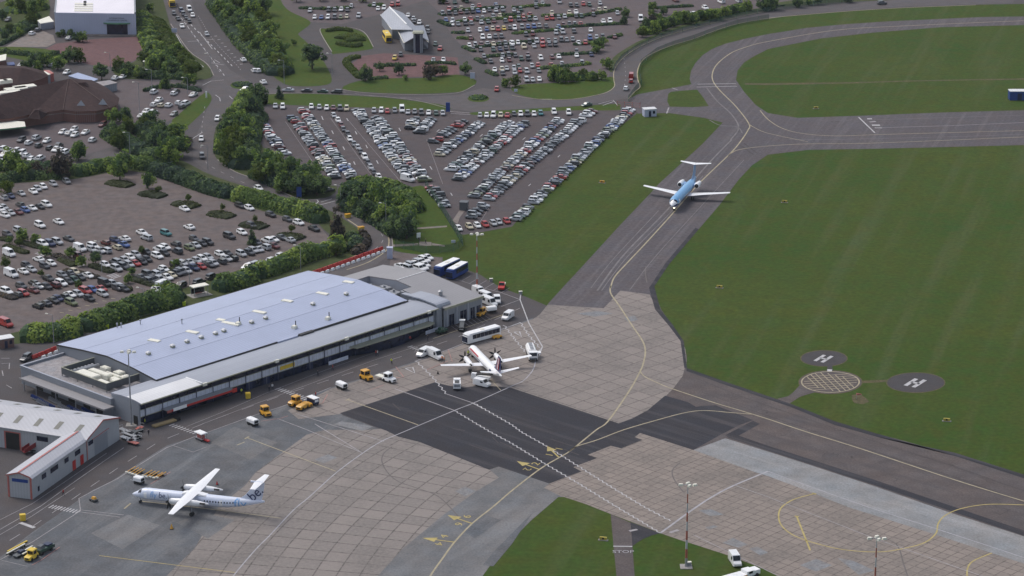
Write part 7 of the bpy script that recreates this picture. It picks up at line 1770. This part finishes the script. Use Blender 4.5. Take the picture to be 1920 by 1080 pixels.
# light aircraft-like white machine at the bottom edge: flatbed with white panels
o = vehicle("flatbed_truck", (1397, 1083), (18, -5), "white flatbed truck with orange-edged panel at the bottom edge", "truck")
m = MB(); m.box(-5.4, -.4, -1.2, 1.2, .9, 1.15); m.build("flatbed", M['white'], o); m = MB(); m.box(-5.4, -.4, -1.26, -1.2, .6, 1.1); m.build("side_board", M['amber'], o)
m = MB(); m.box(-.3, 1.6, -1.1, 1.1, .5, 1.7); m.build("cab", M['white'], o); m = MB(); m.box(1.7, 3.3, -1.0, 1.0, .5, 1.5); m.build("engine_cover", M['white'], o); m = MB(); m.box(.2, 1.2, -1.12, -1.1, 1.1, 1.6); m.build("side_window", M['car_glass'], o); wheels(o, (2.4, -1.4, -4.2), 1.0, .42)
# white vehicles parked behind the annexe
k = 0
for (x, y) in ((1285, 852), (1262, 872), (1240, 882), (1222, 894), (1262, 908), (1248, 930), (1190, 900), (1165, 915), (1200, 928), (1225, 938), (1120, 920), (1150, 938), (1085, 920)):
    k += 1; px, py = 480 + x / 4, 270 + y / 4 + 3
    o = link("parked_hatchback", car_body('e' if k % 2 else 'u', 'ws'[k % 4 == 0]), None, (*G(px, py), .05), head(px, py, 20, 7))
    tag(o, f"white or silver car, {nth(k)} from right in the huddle behind the annexe", "car", "cars huddled behind the terminal annexe")
    for pn, me, loc in car_meshes('e' if k % 2 else 'u')['parts']:
        if pn != "wheel": link(pn, me, o, loc)
# towbars in a rack, equipment corner
k = 0
for (x, y) in ((985, 295), (1008, 303), (1030, 310), (1052, 316), (1108, 322), (1132, 330), (1162, 330), (1188, 338), (1212, 336)):
    k += 1; px, py = x / 4, 810 + y / 4
    o = vehicle("tow_bar", (px, py), (10, -6), f"yellow tow bar, {nth(k)} from left in the row before the flybe plane's nose", "tow bar", "yellow tow bars laid out in a row")
    m = MB(); m.tube((-1.9, 0, .45), (1.9, 0, .45), .13, .13, 6); m.build("bar", M['amber'], o); m = MB(); m.box(-2.1, -1.8, -.35, .35, .3, .6); m.build("towing_head", M['cream'], o)
    m = MB(); m.tube((.3, -.45, .22), (.3, .45, .22), .22, .22, 8); m.build("wheel", M['black'], o)
for (x, y, L, c, lab) in ((33, 1031, 6.6, 'yellow', "long yellow-edged black boom lying in the bottom left equipment corner"), (30, 1036, 6.2, 'cream', "long cream bar beside the yellow-edged boom"), (50, 1037, 4.2, 'cream', "short white bar lying left of the green trailer"), (54, 1040, 4.2, 'cream', "short white bar lying nearest the yellow corner tractor")):
    o = vehicle("boom", (x, y), (13, -7), lab, "boom"); m = MB(); m.box(-L / 2, L / 2, -.16, .16, .75, .95, 0); m.build("beam", M[c], o); m = MB(); m.box(-L / 2, L / 2, -.14, .14, .45, .75); m.build("underside", M['black'], o)
    m = MB(); m.box(-L * .3, -L * .3 + .2, -.4, .4, 0, .45); m.box(L * .3, L * .3 + .2, -.4, .4, 0, .45); m.build("trestle", M['black'], o)
o = vehicle("equipment_trailer", (82, 1035), (14, -7), "dark green equipment trailer in the bottom left equipment corner", "trailer")
m = MB(); m.box(-2.2, 2.6, -1.0, 1.0, .5, 1.2); m.build("deck", M['car_G'], o); m = MB(); m.obox(-.8, .1, 1.2, 1.8, 2.0, 1.4, .2, 0, .7, .7); m.build("machine", M['clad_dark'], o); m = MB(); m.obox(1.4, 0, 1.2, 1.5, 1.6, 1.5); m.build("crate", M['navy'], o); wheels(o, (1.4, -1.4), .9, .36)
o = vehicle("luggage_trolley", (38, 1042), (14, -7), "dark low trolley between the booms in the bottom left corner", "trolley")
m = MB(); m.box(-1.8, 1.8, -.7, .7, .35, .55); m.build("deck", M['clad_dark'], o); m = MB(); m.obox(.4, 0, .55, 1.1, 1.4, 1.0); m.build("box", M['navy'], o); wheels(o, (1.2, -1.2), .65, .25, .16)
o = vehicle("chock_cart", (176, 940), (10, 4), "small rust-brown chock cart near the zebra crossing before the flybe plane", "cart")
m = MB(); m.box(-.9, .9, -.6, .6, .35, .6); m.build("deck", M['clad_dark'], o); m = MB(); m.obox(.1, 0, .6, 1.1, 1.1, .8, 0, 0, .7, .7); m.build("chock_pile", M['amber'], o); wheels(o, (.6, -.6), .55, .24, .14)
def cone(px, lab, c='amber', s=1.0):
    p = G(*px); o = empty("traffic_cone", (p.x, p.y, .06), 0, lab, "cone"); m = MB(); m.box(-.35 * s, .35 * s, -.35 * s, .35 * s, 0, .08); m.build("base", M['black'], o); m = MB(); m.tube((0, 0, .08), (0, 0, .95 * s), .3 * s, .05, 10); m.build("cone_body", M[c], o, True)
cone((322, 992), "orange cone standing alone on the grey apron below the flybe plane", 'amber', 1.25); cone((407, 909), "red cone near the far engine of the flybe plane", 'red', .9); cone((821, 701), "dark cone on the stand left of the white propeller plane", 'black', .8)
def drum(px, lab, c='yellow', s=1.0):
    p = G(*px); o = empty("bin", (p.x, p.y, .06), .3, lab, "bin"); m = MB(); m.obox(0, 0, 0, 1.35 * s, 1.15 * s, .9 * s, 0, 0, 1.1, 1.1); m.build("bin_body", M[c], o); m = MB(); m.obox(0, 0, 1.35 * s, 1.5 * s, 1.35 * s, 1.1 * s, 0, 0, .9, .8); m.build("lid", M[c], o)
drum((465, 747), "yellow bin on the apron road left of the zebra crossing"); drum((43, 976), "yellow bin on the road at the lower left edge")
M['lime'] = mat_plain("lime_yellow_plastic", (.50, .62, .03), .5)
for px, lab in (((137, 634), "lime yellow grit bin behind the terminal's back left corner"), ((201, 616), "lime yellow grit bin behind the terminal, middle of three"), ((345, 573), "lime yellow grit bin behind the terminal near the white shelter")): drum(px, lab, 'lime', .75)
o = vehicle("mobile_steps", (866, 618), (3, -12), "white-topped mobile steps standing on the dark hatched bay by the annexe", "steps")
m = MB(); m.box(-1.8, 1.0, -.9, .9, .4, 1.0); m.build("chassis", M['black'], o); m = MB(); m.loft([[(-2.2, -.6, .6), (-2.2, .6, .6), (-2.0, .6, .6), (-2.0, -.6, .6)], [(1.2, -.6, 2.1), (1.2, .6, 2.1), (1.4, .6, 1.9), (1.4, -.6, 1.9)]]); m.build("stair_flight", M['clad_dark'], o); m = MB(); m.box(1.0, 2.2, -.8, .8, 2.1, 2.25); m.build("landing", M['white'], o); wheels(o, (.7, -1.4), .8, .3, .2)
o = vehicle("mower", (828, 625), (14, -4), "dark green machine parked by the lobby's right end", "machine"); m = MB(); m.box(-1.6, 1.6, -.8, .8, .4, 1.1); m.build("body", M['car_G'], o); m = MB(); m.obox(-.2, 0, 1.1, 1.7, 1.5, 1.2, 0, 0, .7, .8); m.build("hood", M['car_G'], o); wheels(o, (1, -1), .8, .34)
o = vehicle("wooden_pallet_stack", (310, 795), (20, -6), "long low tan pallet ramp lying in front of the terminal's left end", "pallets"); m = MB(); m.box(-3.6, 3.0, -.7, .7, .1, .5); m.build("ramp", mat_plain("tan_timber", (.34, .25, .13), .8), o); m = MB(); m.box(3.0, 4.2, -.6, .6, .1, .75); m.build("end_block", M['black'], o)
# racks and trolleys jumbled beside the hangar's far corner
k = 0
for (x, y, dx, dy, L, c) in ((238, 812, 14, 6, 5.5, 'steel'), (246, 819, 14, 5, 6.0, 'steel'), (252, 826, 14, -6, 4.5, 'steel'), (240, 826, 14, 5, 5.0, 'clad'), (256, 812, 14, -5, 4.0, 'clad_dark'), (250, 833, 12, 4, 3.2, 'redtrim'), (262, 806, 8, -6, 2.6, 'redtrim')):
    k += 1; o = vehicle("baggage_dolly", (x, y), (dx, dy), f"baggage dolly, {nth(k)} from left in the jumble between hangar and terminal", "dolly", "dollies between the hangar and the terminal")
    m = MB(); m.box(-L / 2, L / 2, -.65, .65, .4, .55); m.build("deck", M[c], o)
    for s in (-1, 1):
        m = MB(); m.tube((s * L * .46, -.6, .55), (s * L * .46, -.6, 1.3), .05, .05, 5); m.tube((s * L * .46, .6, .55), (s * L * .46, .6, 1.3), .05, .05, 5); m.tube((s * L * .46, -.6, 1.3), (s * L * .46, .6, 1.3), .05, .05, 5); m.build("end_rail", M['steel'], o)
    wheels(o, (L * .3, -L * .3), .55, .22, .14)
k = 0
for (x, y) in ((70, 752), (80, 760), (92, 764), (120, 768), (138, 772), (150, 778), (165, 776), (103, 756)):
    k += 1; o = vehicle("luggage_trolley_row", (x, y), (14, 7), f"nested luggage trolleys, {nth(k)} from left in the yard under the wing canopy", "trolleys", "trolley rows in the yard between hangar and terminal")
    m = MB(); m.box(-2.6, 2.6, -.4, .4, .25, .4); m.build("deck", M['steel'], o)
    m = MB()
    for j in range(7): m.box(-2.5 + .8 * j, -2.44 + .8 * j, -.4, .4, .4, 1.05)
    m.build("push_handles", M['blue'] if k % 2 else M['steel'], o)

# ---------------------------------------------------------------- people
def person_mesh(pose, vest, legs, name):
    v = [(0, 0, .95), (0, 0, 1.12), (0, 0, 1.34), (0, 0, 1.47), (.02, 0, 1.56), (.02, 0, 1.68)]
    r = [(.15, .12), (.15, .11), (.18, .11), (.06, .06), (.085, .075), (.085, .08)]
    e = [(0, 1), (1, 2), (2, 3), (3, 4), (4, 5)]
    st = .22 if pose else .03
    for s in (1, -1):
        b = len(v); k = s * st
        v += [(0, s * .10, .90), (k * .5 + .03, s * .11, .50), (k, s * .11, .09), (k + .17, s * .12, .04)]
        r += [(.10, .10), (.065, .065), (.045, .045), (.045, .035)]
        e += [(0, b), (b, b + 1), (b + 1, b + 2), (b + 2, b + 3)]
        b = len(v)
        v += [(0, s * .20, 1.38), (-k * .4 - .02, s * .26, 1.12), (-k * .7 + .06, s * .27, .88), (-k * .8 + .1, s * .27, .78)]
        r += [(.06, .06), (.045, .045), (.036, .036), (.035, .02)]
        e += [(2, b), (b, b + 1), (b + 1, b + 2), (b + 2, b + 3)]
    me = bpy.data.meshes.new("person_frame"); me.from_pydata(v, e, [])
    o = bpy.data.objects.new("person_frame", me); C.objects.link(o)
    o.modifiers.new("skin", 'SKIN')
    sl = me.skin_vertices[0].data
    for i, q in enumerate(r): sl[i].radius = q
    sl[0].use_root = True
    sd = o.modifiers.new("sub", 'SUBSURF'); sd.levels = 1; sd.render_levels = 1
    dg = bpy.context.evaluated_depsgraph_get(); dg.update()
    out = bpy.data.meshes.new_from_object(o.evaluated_get(dg)); out.name = name
    bpy.data.objects.remove(o)
    out.materials.clear()
    for m_ in (M['skin'], vest, legs, M['black'], M['hair']): out.materials.append(m_)
    for p in out.polygons:
        z = p.center.z; x = p.center.x; y = abs(p.center.y)
        p.material_index = 4 if z > 1.70 or (z > 1.6 and x < -.03) else 0 if z > 1.46 or (z < .86 and y > .2 and z > .7) else 1 if z > .93 else 3 if z < .12 else 2
        p.use_smooth = True
    return out
M['skin'] = mat_plain("skin", (.42, .26, .19), .6); M['hair'] = mat_plain("dark_hair", (.03, .02, .015), .7)
M['hivis'] = mat_plain("hi_vis_yellow", (.62, .72, .04), .6); M['cloth_n'] = mat_plain("dark_trousers", (.02, .024, .04), .8); M['cloth_r'] = mat_plain("red_jacket", (.42, .04, .04), .8); M['cloth_w'] = mat_plain("white_shirt", (.62, .62, .64), .8); M['cloth_b'] = mat_plain("dark_jacket", (.03, .03, .045), .8); M['hivis_o'] = mat_plain("hi_vis_orange", (.75, .22, .03), .6)
PM = {}
for i, (px, kind, pose, lab) in enumerate((((734, 683), 'hivis', 1, "person in lime hi-vis jacket walking on the apron road below the lobby"), ((736, 712), 'cloth_b', 0, "person in dark jacket standing behind the white flatbed tractor"),
        ((596, 706), 'cloth_b', 1, "person in dark jacket walking before the terminal's middle"), ((624, 695), 'cloth_r', 1, "person in red jacket walking close to the glazed front"), ((705, 668), 'cloth_r', 0, "person in red jacket before the glazing left of the lobby"),
        ((708, 668), 'cloth_w', 1, "person in white shirt beside the red-jacketed one left of the lobby"), ((592, 746), 'cloth_r', 1, "person in red jacket beside the dark blue cart"), ((505, 735), 'cloth_b', 0, "person in dark clothes at the left end of the zebra crossing"),
        ((511, 731), 'cloth_w', 1, "person in white shirt at the zebra crossing's upper left end"), ((802, 640), 'cloth_b', 1, "person in dark jacket near the lobby's right end"), ((769, 641), 'cloth_r', 0, "person in red jacket in front of the bowed lobby"),
        ((453, 740), 'hivis', 0, "person in lime hi-vis jacket beside the yellow bin"), ((272, 797), 'hivis', 0, "person in lime hi-vis jacket at the terminal's left corner"), ((119, 930), 'cloth_r', 1, "person in red jacket walking beside the hangar's lean-to"),
        ((829, 678), 'hivis_o', 1, "person in orange hi-vis jacket in front of the long white van"), ((833, 680), 'hivis_o', 0, "person in orange hi-vis jacket nearest the propeller plane's wing"), ((878, 668), 'hivis', 0, "person in lime hi-vis jacket at the nose of the white propeller plane"),
        ((786, 455), 'cloth_b', 0, "person in dark clothes standing on the pale path platform"), ((798, 458), 'cloth_b', 1, "person in dark jacket walking along the pale path"), ((279, 817), 'cloth_b', 1, "person in dark jacket beside the dollies near the terminal corner"))):
    if (kind, pose) not in PM: PM[(kind, pose)] = person_mesh(pose, M[kind], M['cloth_n'], "person")
    p = G(*px)
    tag(link("person", PM[(kind, pose)], None, (p.x, p.y, .05), RND.uniform(0, 6.28)), lab, "person", "people on and around the apron")

# ---------------------------------------------------------------- masts, lamps, signs, fences, barriers
def mast(px, H, banded, label, heads=3):
    p = G(*px); o = empty("floodlight_mast", (p.x, p.y, 0), 0, label, "mast")
    if banded:
        n = 9
        for k in range(n):
            z0, z1 = H * k / n, H * (k + 1) / n; r0 = .30 - .2 * k / n; r1 = .30 - .2 * (k + 1) / n
            m = MB(); m.tube((0, 0, z0), (0, 0, z1), r0, r1, 10); m.build("pole_band", M['steel'] if k == 0 else (M['redpole'] if k % 2 else M['steel_w']), o)
    else:
        m = MB(); m.tube((0, 0, 0), (0, 0, H), .24, .12, 10); m.build("pole", M['steel'], o)
    m = MB(); m.tube((-1.7, 0, H), (1.7, 0, H), .07, .07, 6); m.tube((0, -.8, H), (0, .8, H), .06, .06, 6); hb = m.build("crossarm", M['steel'], o)
    for k, (x, y) in enumerate(((-1.5, -.2), (1.5, -.3), (.1, .7), (.3, -.8))[:heads + 1]):
        m = MB(); m.obox(x, y, H - .15, H + .28, .95, .6, .3 * k, 0, .8, .8); m.build("floodlight", M['cream'], hb)
    m = MB(); m.obox(0, 0, 0, .15, 2.6, 2.6); m.build("footing", M['concrete'], o)
M['redpole'] = mat_plain("faded_red_band", (.36, .11, .075), .6); M['steel_w'] = mat_plain("pale_grey_band", (.45, .46, .48), .5)
mast((894.5, 547), 17.0, True, "red and white banded floodlight mast beside the parking bays at the annexe"); mast((1286.5, 1063), 19.0, True, "red and white banded floodlight mast on the grass by the slab apron")
mast((1637, 1170), 19.0, True, "red and white banded floodlight mast rising from the bottom edge at right"); mast((246.5, 797), 19.0, False, "plain grey floodlight mast at the terminal's left front corner")
def lamp(px, top, label):
    p = G(*px); H = 9.0
    for _ in range(40):
        pass
    o = empty("street_lamp", (p.x, p.y, 0), RND.uniform(-.4, .4), label, "street lamp", "street lamps on the landside")
    H = top
    m = MB(); m.tube((0, 0, 0), (0, 0, H), .11, .07, 8); m.build("pole", M['steel'], o)
    m = MB(); m.tube((0, 0, H), (-1.5, 0, H + .2), .05, .05, 6); a = m.build("arm", M['steel'], o)
    m = MB(); m.obox(-1.75, 0, H + .1, H + .3, .9, .36, 0, 0, .7, .7); m.build("lantern", M['cream'], a)
for px, H, lab in (((724, 432), 8.5, "street lamp in front of the clump inside the road bend"), ((639, 392), 7.5, "street lamp at the left of the clump inside the road bend"), ((564, 508), 7.5, "street lamp behind the terminal beside the tall hedge"), ((101, 644), 8, "street lamp by the broad hedge at the terminal's back left"),
                   ((286, 192), 12, "tall street lamp at the small car park, right of a twin"), ((262, 216), 12, "tall street lamp at the small car park, left of a twin"), ((244, 292), 8, "street lamp on the road above the brown car park"), ((356, 540), 8, "street lamp in the brown car park near the white shelter"), ((396, 142), 8.5, "street lamp at the tip of the shrub bank by the roundabout"), ((533, 158), 9, "street lamp at the foot of the wooded verge"),
                   ((352, 176), 6, "street lamp between trees above the small car park"), ((191, 510), 9, "street lamp among the middle rows of the brown car park"), ((390, 318), 8, "street lamp on the curving road bend by the dark grove"), ((623, 140), 8, "street lamp on the bus loop road"), ((207, 128), 6, "street lamp at the edge of the red paved yard"), ((270, 580), 6, "street lamp at the hedge behind the terminal's middle")): lamp(px, H, lab)
def sign(px, w, h, z, face, label, cat="sign", name="sign", ang=0.0, thick=.25):
    p = G(*px); o = empty(name, (p.x, p.y, 0), ang, label, cat)
    m = MB(); m.box(-w / 2, w / 2, -thick / 2, thick / 2, z, z + h); m.build("panel", M[face], o)
    for s in (-1, 1):
        m = MB(); m.box(s * w * .35 - .07, s * w * .35 + .07, -.07, .07, 0, z + .02); m.build("post", M['steel'], o)
    return o
sign((840, 211), 1.5, 3.4, .3, 'blue', "tall dark blue sign at the fan car park entrance"); sign((561, 371), 1.6, 3.2, .4, 'blue', "tall dark blue sign before the trees at the fan car park corner"); sign((572, 388), 1.5, 1.9, .1, 'navy', "dark blue box-like sign with white top by the road junction")
sign((886, 150), 1.8, 2.2, .6, 'lavender', "white and blue sign at the tip of the grass lens by the upper car park"); sign((327, 63), 2.2, 1.7, .5, 'lavender', "pale blue sign on the verge beside the dual road"); sign((387, 184), .6, 2.4, .2, 'white', "white flag-like sign at the corner of the green triangle verge"); sign((785, 448), 1.2, 1.4, .5, 'white', "small white sign on the grass above the pale path", ang=.4)
sign((967, 174), 1.3, 1.0, .4, 'lavender', "small pale sign at the grass edge by the upper car park exit"); sign((850, 457), 1.3, .8, .3, 'lavender', "small pale sign lying by the green fence end")
M['sign_yellow'] = mat_plain("dull_sign_yellow", (.46, .37, .07), .6)
for px, lab in (((1471, 380), "yellow runway sign box in the middle of the big grass field"), ((1349, 540), "yellow taxi sign box on grass right of the main taxiway"), ((1775, 790), "yellow taxi sign box on grass below the helipads"), ((1131, 1013), "yellow sign box left of the STOP road"), ((1129, 343), "orange sign box on the grass left of the taxiing jet"), ((1530, 204), "yellow sign box on a bare patch in the upper grass field")):
    p = G(*px); o = empty("taxiway_sign", (p.x, p.y, 0), RND.uniform(-.5, .1), lab, "sign", "yellow airfield signs")
    m = MB(); m.box(-.8, .8, -.2, .2, .2, .8); m.build("panel", M['sign_yellow'] if "orange" not in lab else M['amber'], o); m = MB(); m.box(-1.1, 1.1, -.4, .4, .02, .12); m.build("plinth", M['concrete'], o)
    m = MB(); m.box(-.22, .22, -.215, -.2, .3, .7); m.build("sign_face", M['black'], o)
for i, px in enumerate(((1045, 553), (1500, 790), (1362, 1047), (1020, 1068), (1110, 1058))):
    pass
# small red marker by the helipads
p = G(1606, 748); o = empty("red_marker", (p.x, p.y, 0), .3, "small red marker on bare earth below the latticed pad", "marker"); m = MB(); m.tube((0, 0, 0), (0, 0, 1.4), .07, .05, 6); m.build("post", M['steel'], o); m = MB(); m.tube((0, 0, 1.3), (1.3, 0, 1.1), .3, .12, 8); m.build("sleeve", M['redtrim'], o)
# white shelter behind the terminal and the small bus shelter on the bank
def shelter(px, lx, ly, h, ang, label):
    p = G(*px); o = empty("shelter", (p.x, p.y, 0), ang, label, "shelter")
    m = MB(); m.obox(0, 0, h, h + .22, lx, ly); m.build("roof", M['cream'], o)
    for sx in (-1, 1):
        for sy in (-1, 1):
            m = MB(); m.box(sx * lx * .42 - .06, sx * lx * .42 + .06, sy * ly * .4 - .06, sy * ly * .4 + .06, .1, h); m.build("post", M['steel'], o)
    m = MB(); m.obox(0, 0, .0, .1, lx * 1.25, ly * 1.6); m.build("paved_base", M['concrete'], o)
    m = MB(); m.box(-lx * .4, lx * .4, ly * .38, ly * .40, .3, 1.9); m.build("back_panel", M['car_glass'], o)
    m = MB(); m.box(-lx * .2, lx * .2, ly * .1, ly * .3, .4, .55); m.build("bench", M['redtrim'], o)
shelter((374, 553), 5.0, 2.6, 2.7, .6, "white flat-roofed open shelter behind the terminal's middle"); shelter((282, 128), 5.5, 1.6, 2.6, .02, "white-roofed bus shelter in front of the shrub bank by the hall")
# green mesh fences
M['mesh'] = mat_plain("green_mesh_fence", (.035, .085, .065), .7)
_n = M['mesh'].node_tree; _mx = _n.nodes.new("ShaderNodeMixShader"); _tr = _n.nodes.new("ShaderNodeBsdfTransparent"); _out = _n.nodes["Material Output"]
_mx.inputs[0].default_value = .55; _n.links.new(_tr.outputs[0], _mx.inputs[1]); _n.links.new(_n.nodes["Principled BSDF"].outputs[0], _mx.inputs[2]); _n.links.new(_mx.outputs[0], _out.inputs[0])
def fence(pts, h, label, step=3.0):
    q = [G(*p) for p in pts]; o0 = q[0]; o = empty("mesh_fence", (o0.x, o0.y, 0), 0, label, "fence")
    m = MB(); pm = MB(); npst = 0
    for a, b in zip(q[:-1], q[1:]):
        d = b - a; ln = d.length
        a_, b_ = a - o0, b - o0
        m.quad((a_.x, a_.y, .05), (b_.x, b_.y, .05), (b_.x, b_.y, h), (a_.x, a_.y, h))
        k = max(1, int(ln / step))
        for i in range(k):
            c = a_.lerp(b_, i / k)
            if npst < 60:
                npst += 1; mm = MB(); mm.box(c.x - .05, c.x + .05, c.y - .05, c.y + .05, 0, h + .1); mm.build("post", M['green_trim'], o)
    m.build("mesh_panel", M['mesh'], o)
fence([(798, 353), (820, 384), (838, 412), (848, 428), (868, 461)], 2.8, "tall green mesh fence at the fan car park's lower left edge")
fence([(868, 461), (850, 472), (800, 476), (775, 470), (740, 464)], 2.4, "green mesh fence round the grass plot behind the annexe")
fence([(1178, 190), (1191, 172), (1203, 160), (1198, 140), (1202, 122), (1232, 99), (1262, 87), (1302, 75), (1342, 60), (1382, 47), (1442, 36)], 2.2, "green mesh fence along the inner bend of the ring road", 6)
fence([(1151, 132), (1165, 112), (1200, 90), (1240, 72), (1280, 60), (1330, 47), (1380, 35), (1440, 22), (1500, 14), (1600, 4)], 2.2, "green mesh fence between ring road and upper car park", 6)
# red and white barriers along the road
def barrier_row(p0, p1, n, tagtxt, start=0):
    a, b = G(*p0), G(*p1); d = (b - a); ang = math.atan2(d.y, d.x); nn = Vector((-d.y, d.x)).normalized()
    for k in range(n):
        c = a.lerp(b, k / (n - 1)) + nn * (-1.5 if k % 2 else .5)
        red = k % 2 == start
        o = link("road_barrier", BAR['r' if red else 'w'], None, (c.x, c.y, .02), ang + RND.uniform(-.05, .05))
        tag(o, f"{'red' if red else 'white'} plastic barrier, {nth(k + 1)} from left in the line {tagtxt}", "barrier", "red and white plastic barriers")
BAR = {}
for k_, mk in (('r', 'red'), ('w', 'white')):
    wl_ = 1.95 if k_ == 'r' else 1.25; hb_ = 1.0 if k_ == 'r' else .75
    m = MB(); m.obox(0, 0, 0, .3, wl_, .62); m.obox(0, 0, .3, hb_, wl_, .5, 0, 0, 1, .5); BAR[k_] = m.mesh("road_barrier", M[mk])
barrier_row((592, 514), (716, 470), 27, "behind the annexe"); barrier_row((68, 672), (103, 658), 7, "at the terminal's back left corner")
for i, (x, y, lab) in enumerate(((652, 408, "yellow roadworks skip at the upper side of the road bend"), (677, 432, "yellow roadworks skip at the lower side of the road bend"))):
    p = G(x, y); o = empty("roadworks_skip", (p.x, p.y, 0), .5, lab, "skip"); m = MB(); m.obox(0, 0, 0, 1.1, 1.5, 1.0, 0, 0, 1.25, 1.2); m.build("skip_body", M['yellow'], o); m = MB(); m.obox(0, 0, 1.1, 1.22, 1.95, 1.3); m.build("rim", M['amber'], o)
p = G(908, 425)
for i, (x, y, lab) in enumerate(((976, 552, "small pale box on the grass edge by the parking bays"), (921, 528, "small white box at the grass edge right of the coaches"), (1292, 1061, "grey cabinet beside the floodlight mast on the grass"))):
    p = G(x, y); o = empty("utility_box", (p.x, p.y, 0), .2, lab, "box"); m = MB(); m.obox(0, 0, 0, .9, .9, .6); m.build("cabinet", M['steel'], o); m = MB(); m.obox(0, 0, .9, .98, 1.0, .7); m.build("lid", M['cream'], o)
# gate at the ring road end
p0, p1 = G(1157, 200), G(1200, 203); o = empty("airfield_gate", (p0.x, p0.y, 0), 0, "rusty brown gate across the service road by the pale blue cabin", "gate")
dv = p1 - p0
for t in (0, .33, .66, 1): 
    c = dv * t; m = MB(); m.box(c.x - .08, c.x + .08, c.y - .08, c.y + .08, 0, 2.2); m.build("post", M['redtrim'], o)
m = MB()
for z in (.4, 1.1, 1.8): m.tube((0, 0, z), (dv.x, dv.y, z), .05, .05, 5)
m.build("rail", M['redtrim'], o)
# ---------------------------------------------------------------- the thin summer haze between the helicopter and the car parks
hz = bpy.data.materials.new("summer_haze"); hz.use_nodes = True
_n = hz.node_tree.nodes; _n.remove(_n["Principled BSDF"])
_v = _n.new("ShaderNodeVolumePrincipled"); _v.inputs["Density"].default_value = 0.00003; _v.inputs["Color"].default_value = (.80, .86, .95, 1); _v.inputs["Anisotropy"].default_value = .0
hz.node_tree.links.new(_v.outputs[0], _n["Material Output"].inputs["Volume"])
m = MB(); m.box(-3800, 3800, -800, 7400, -1.0, 262.0)
tag(m.build("haze", hz), kind="stuff")
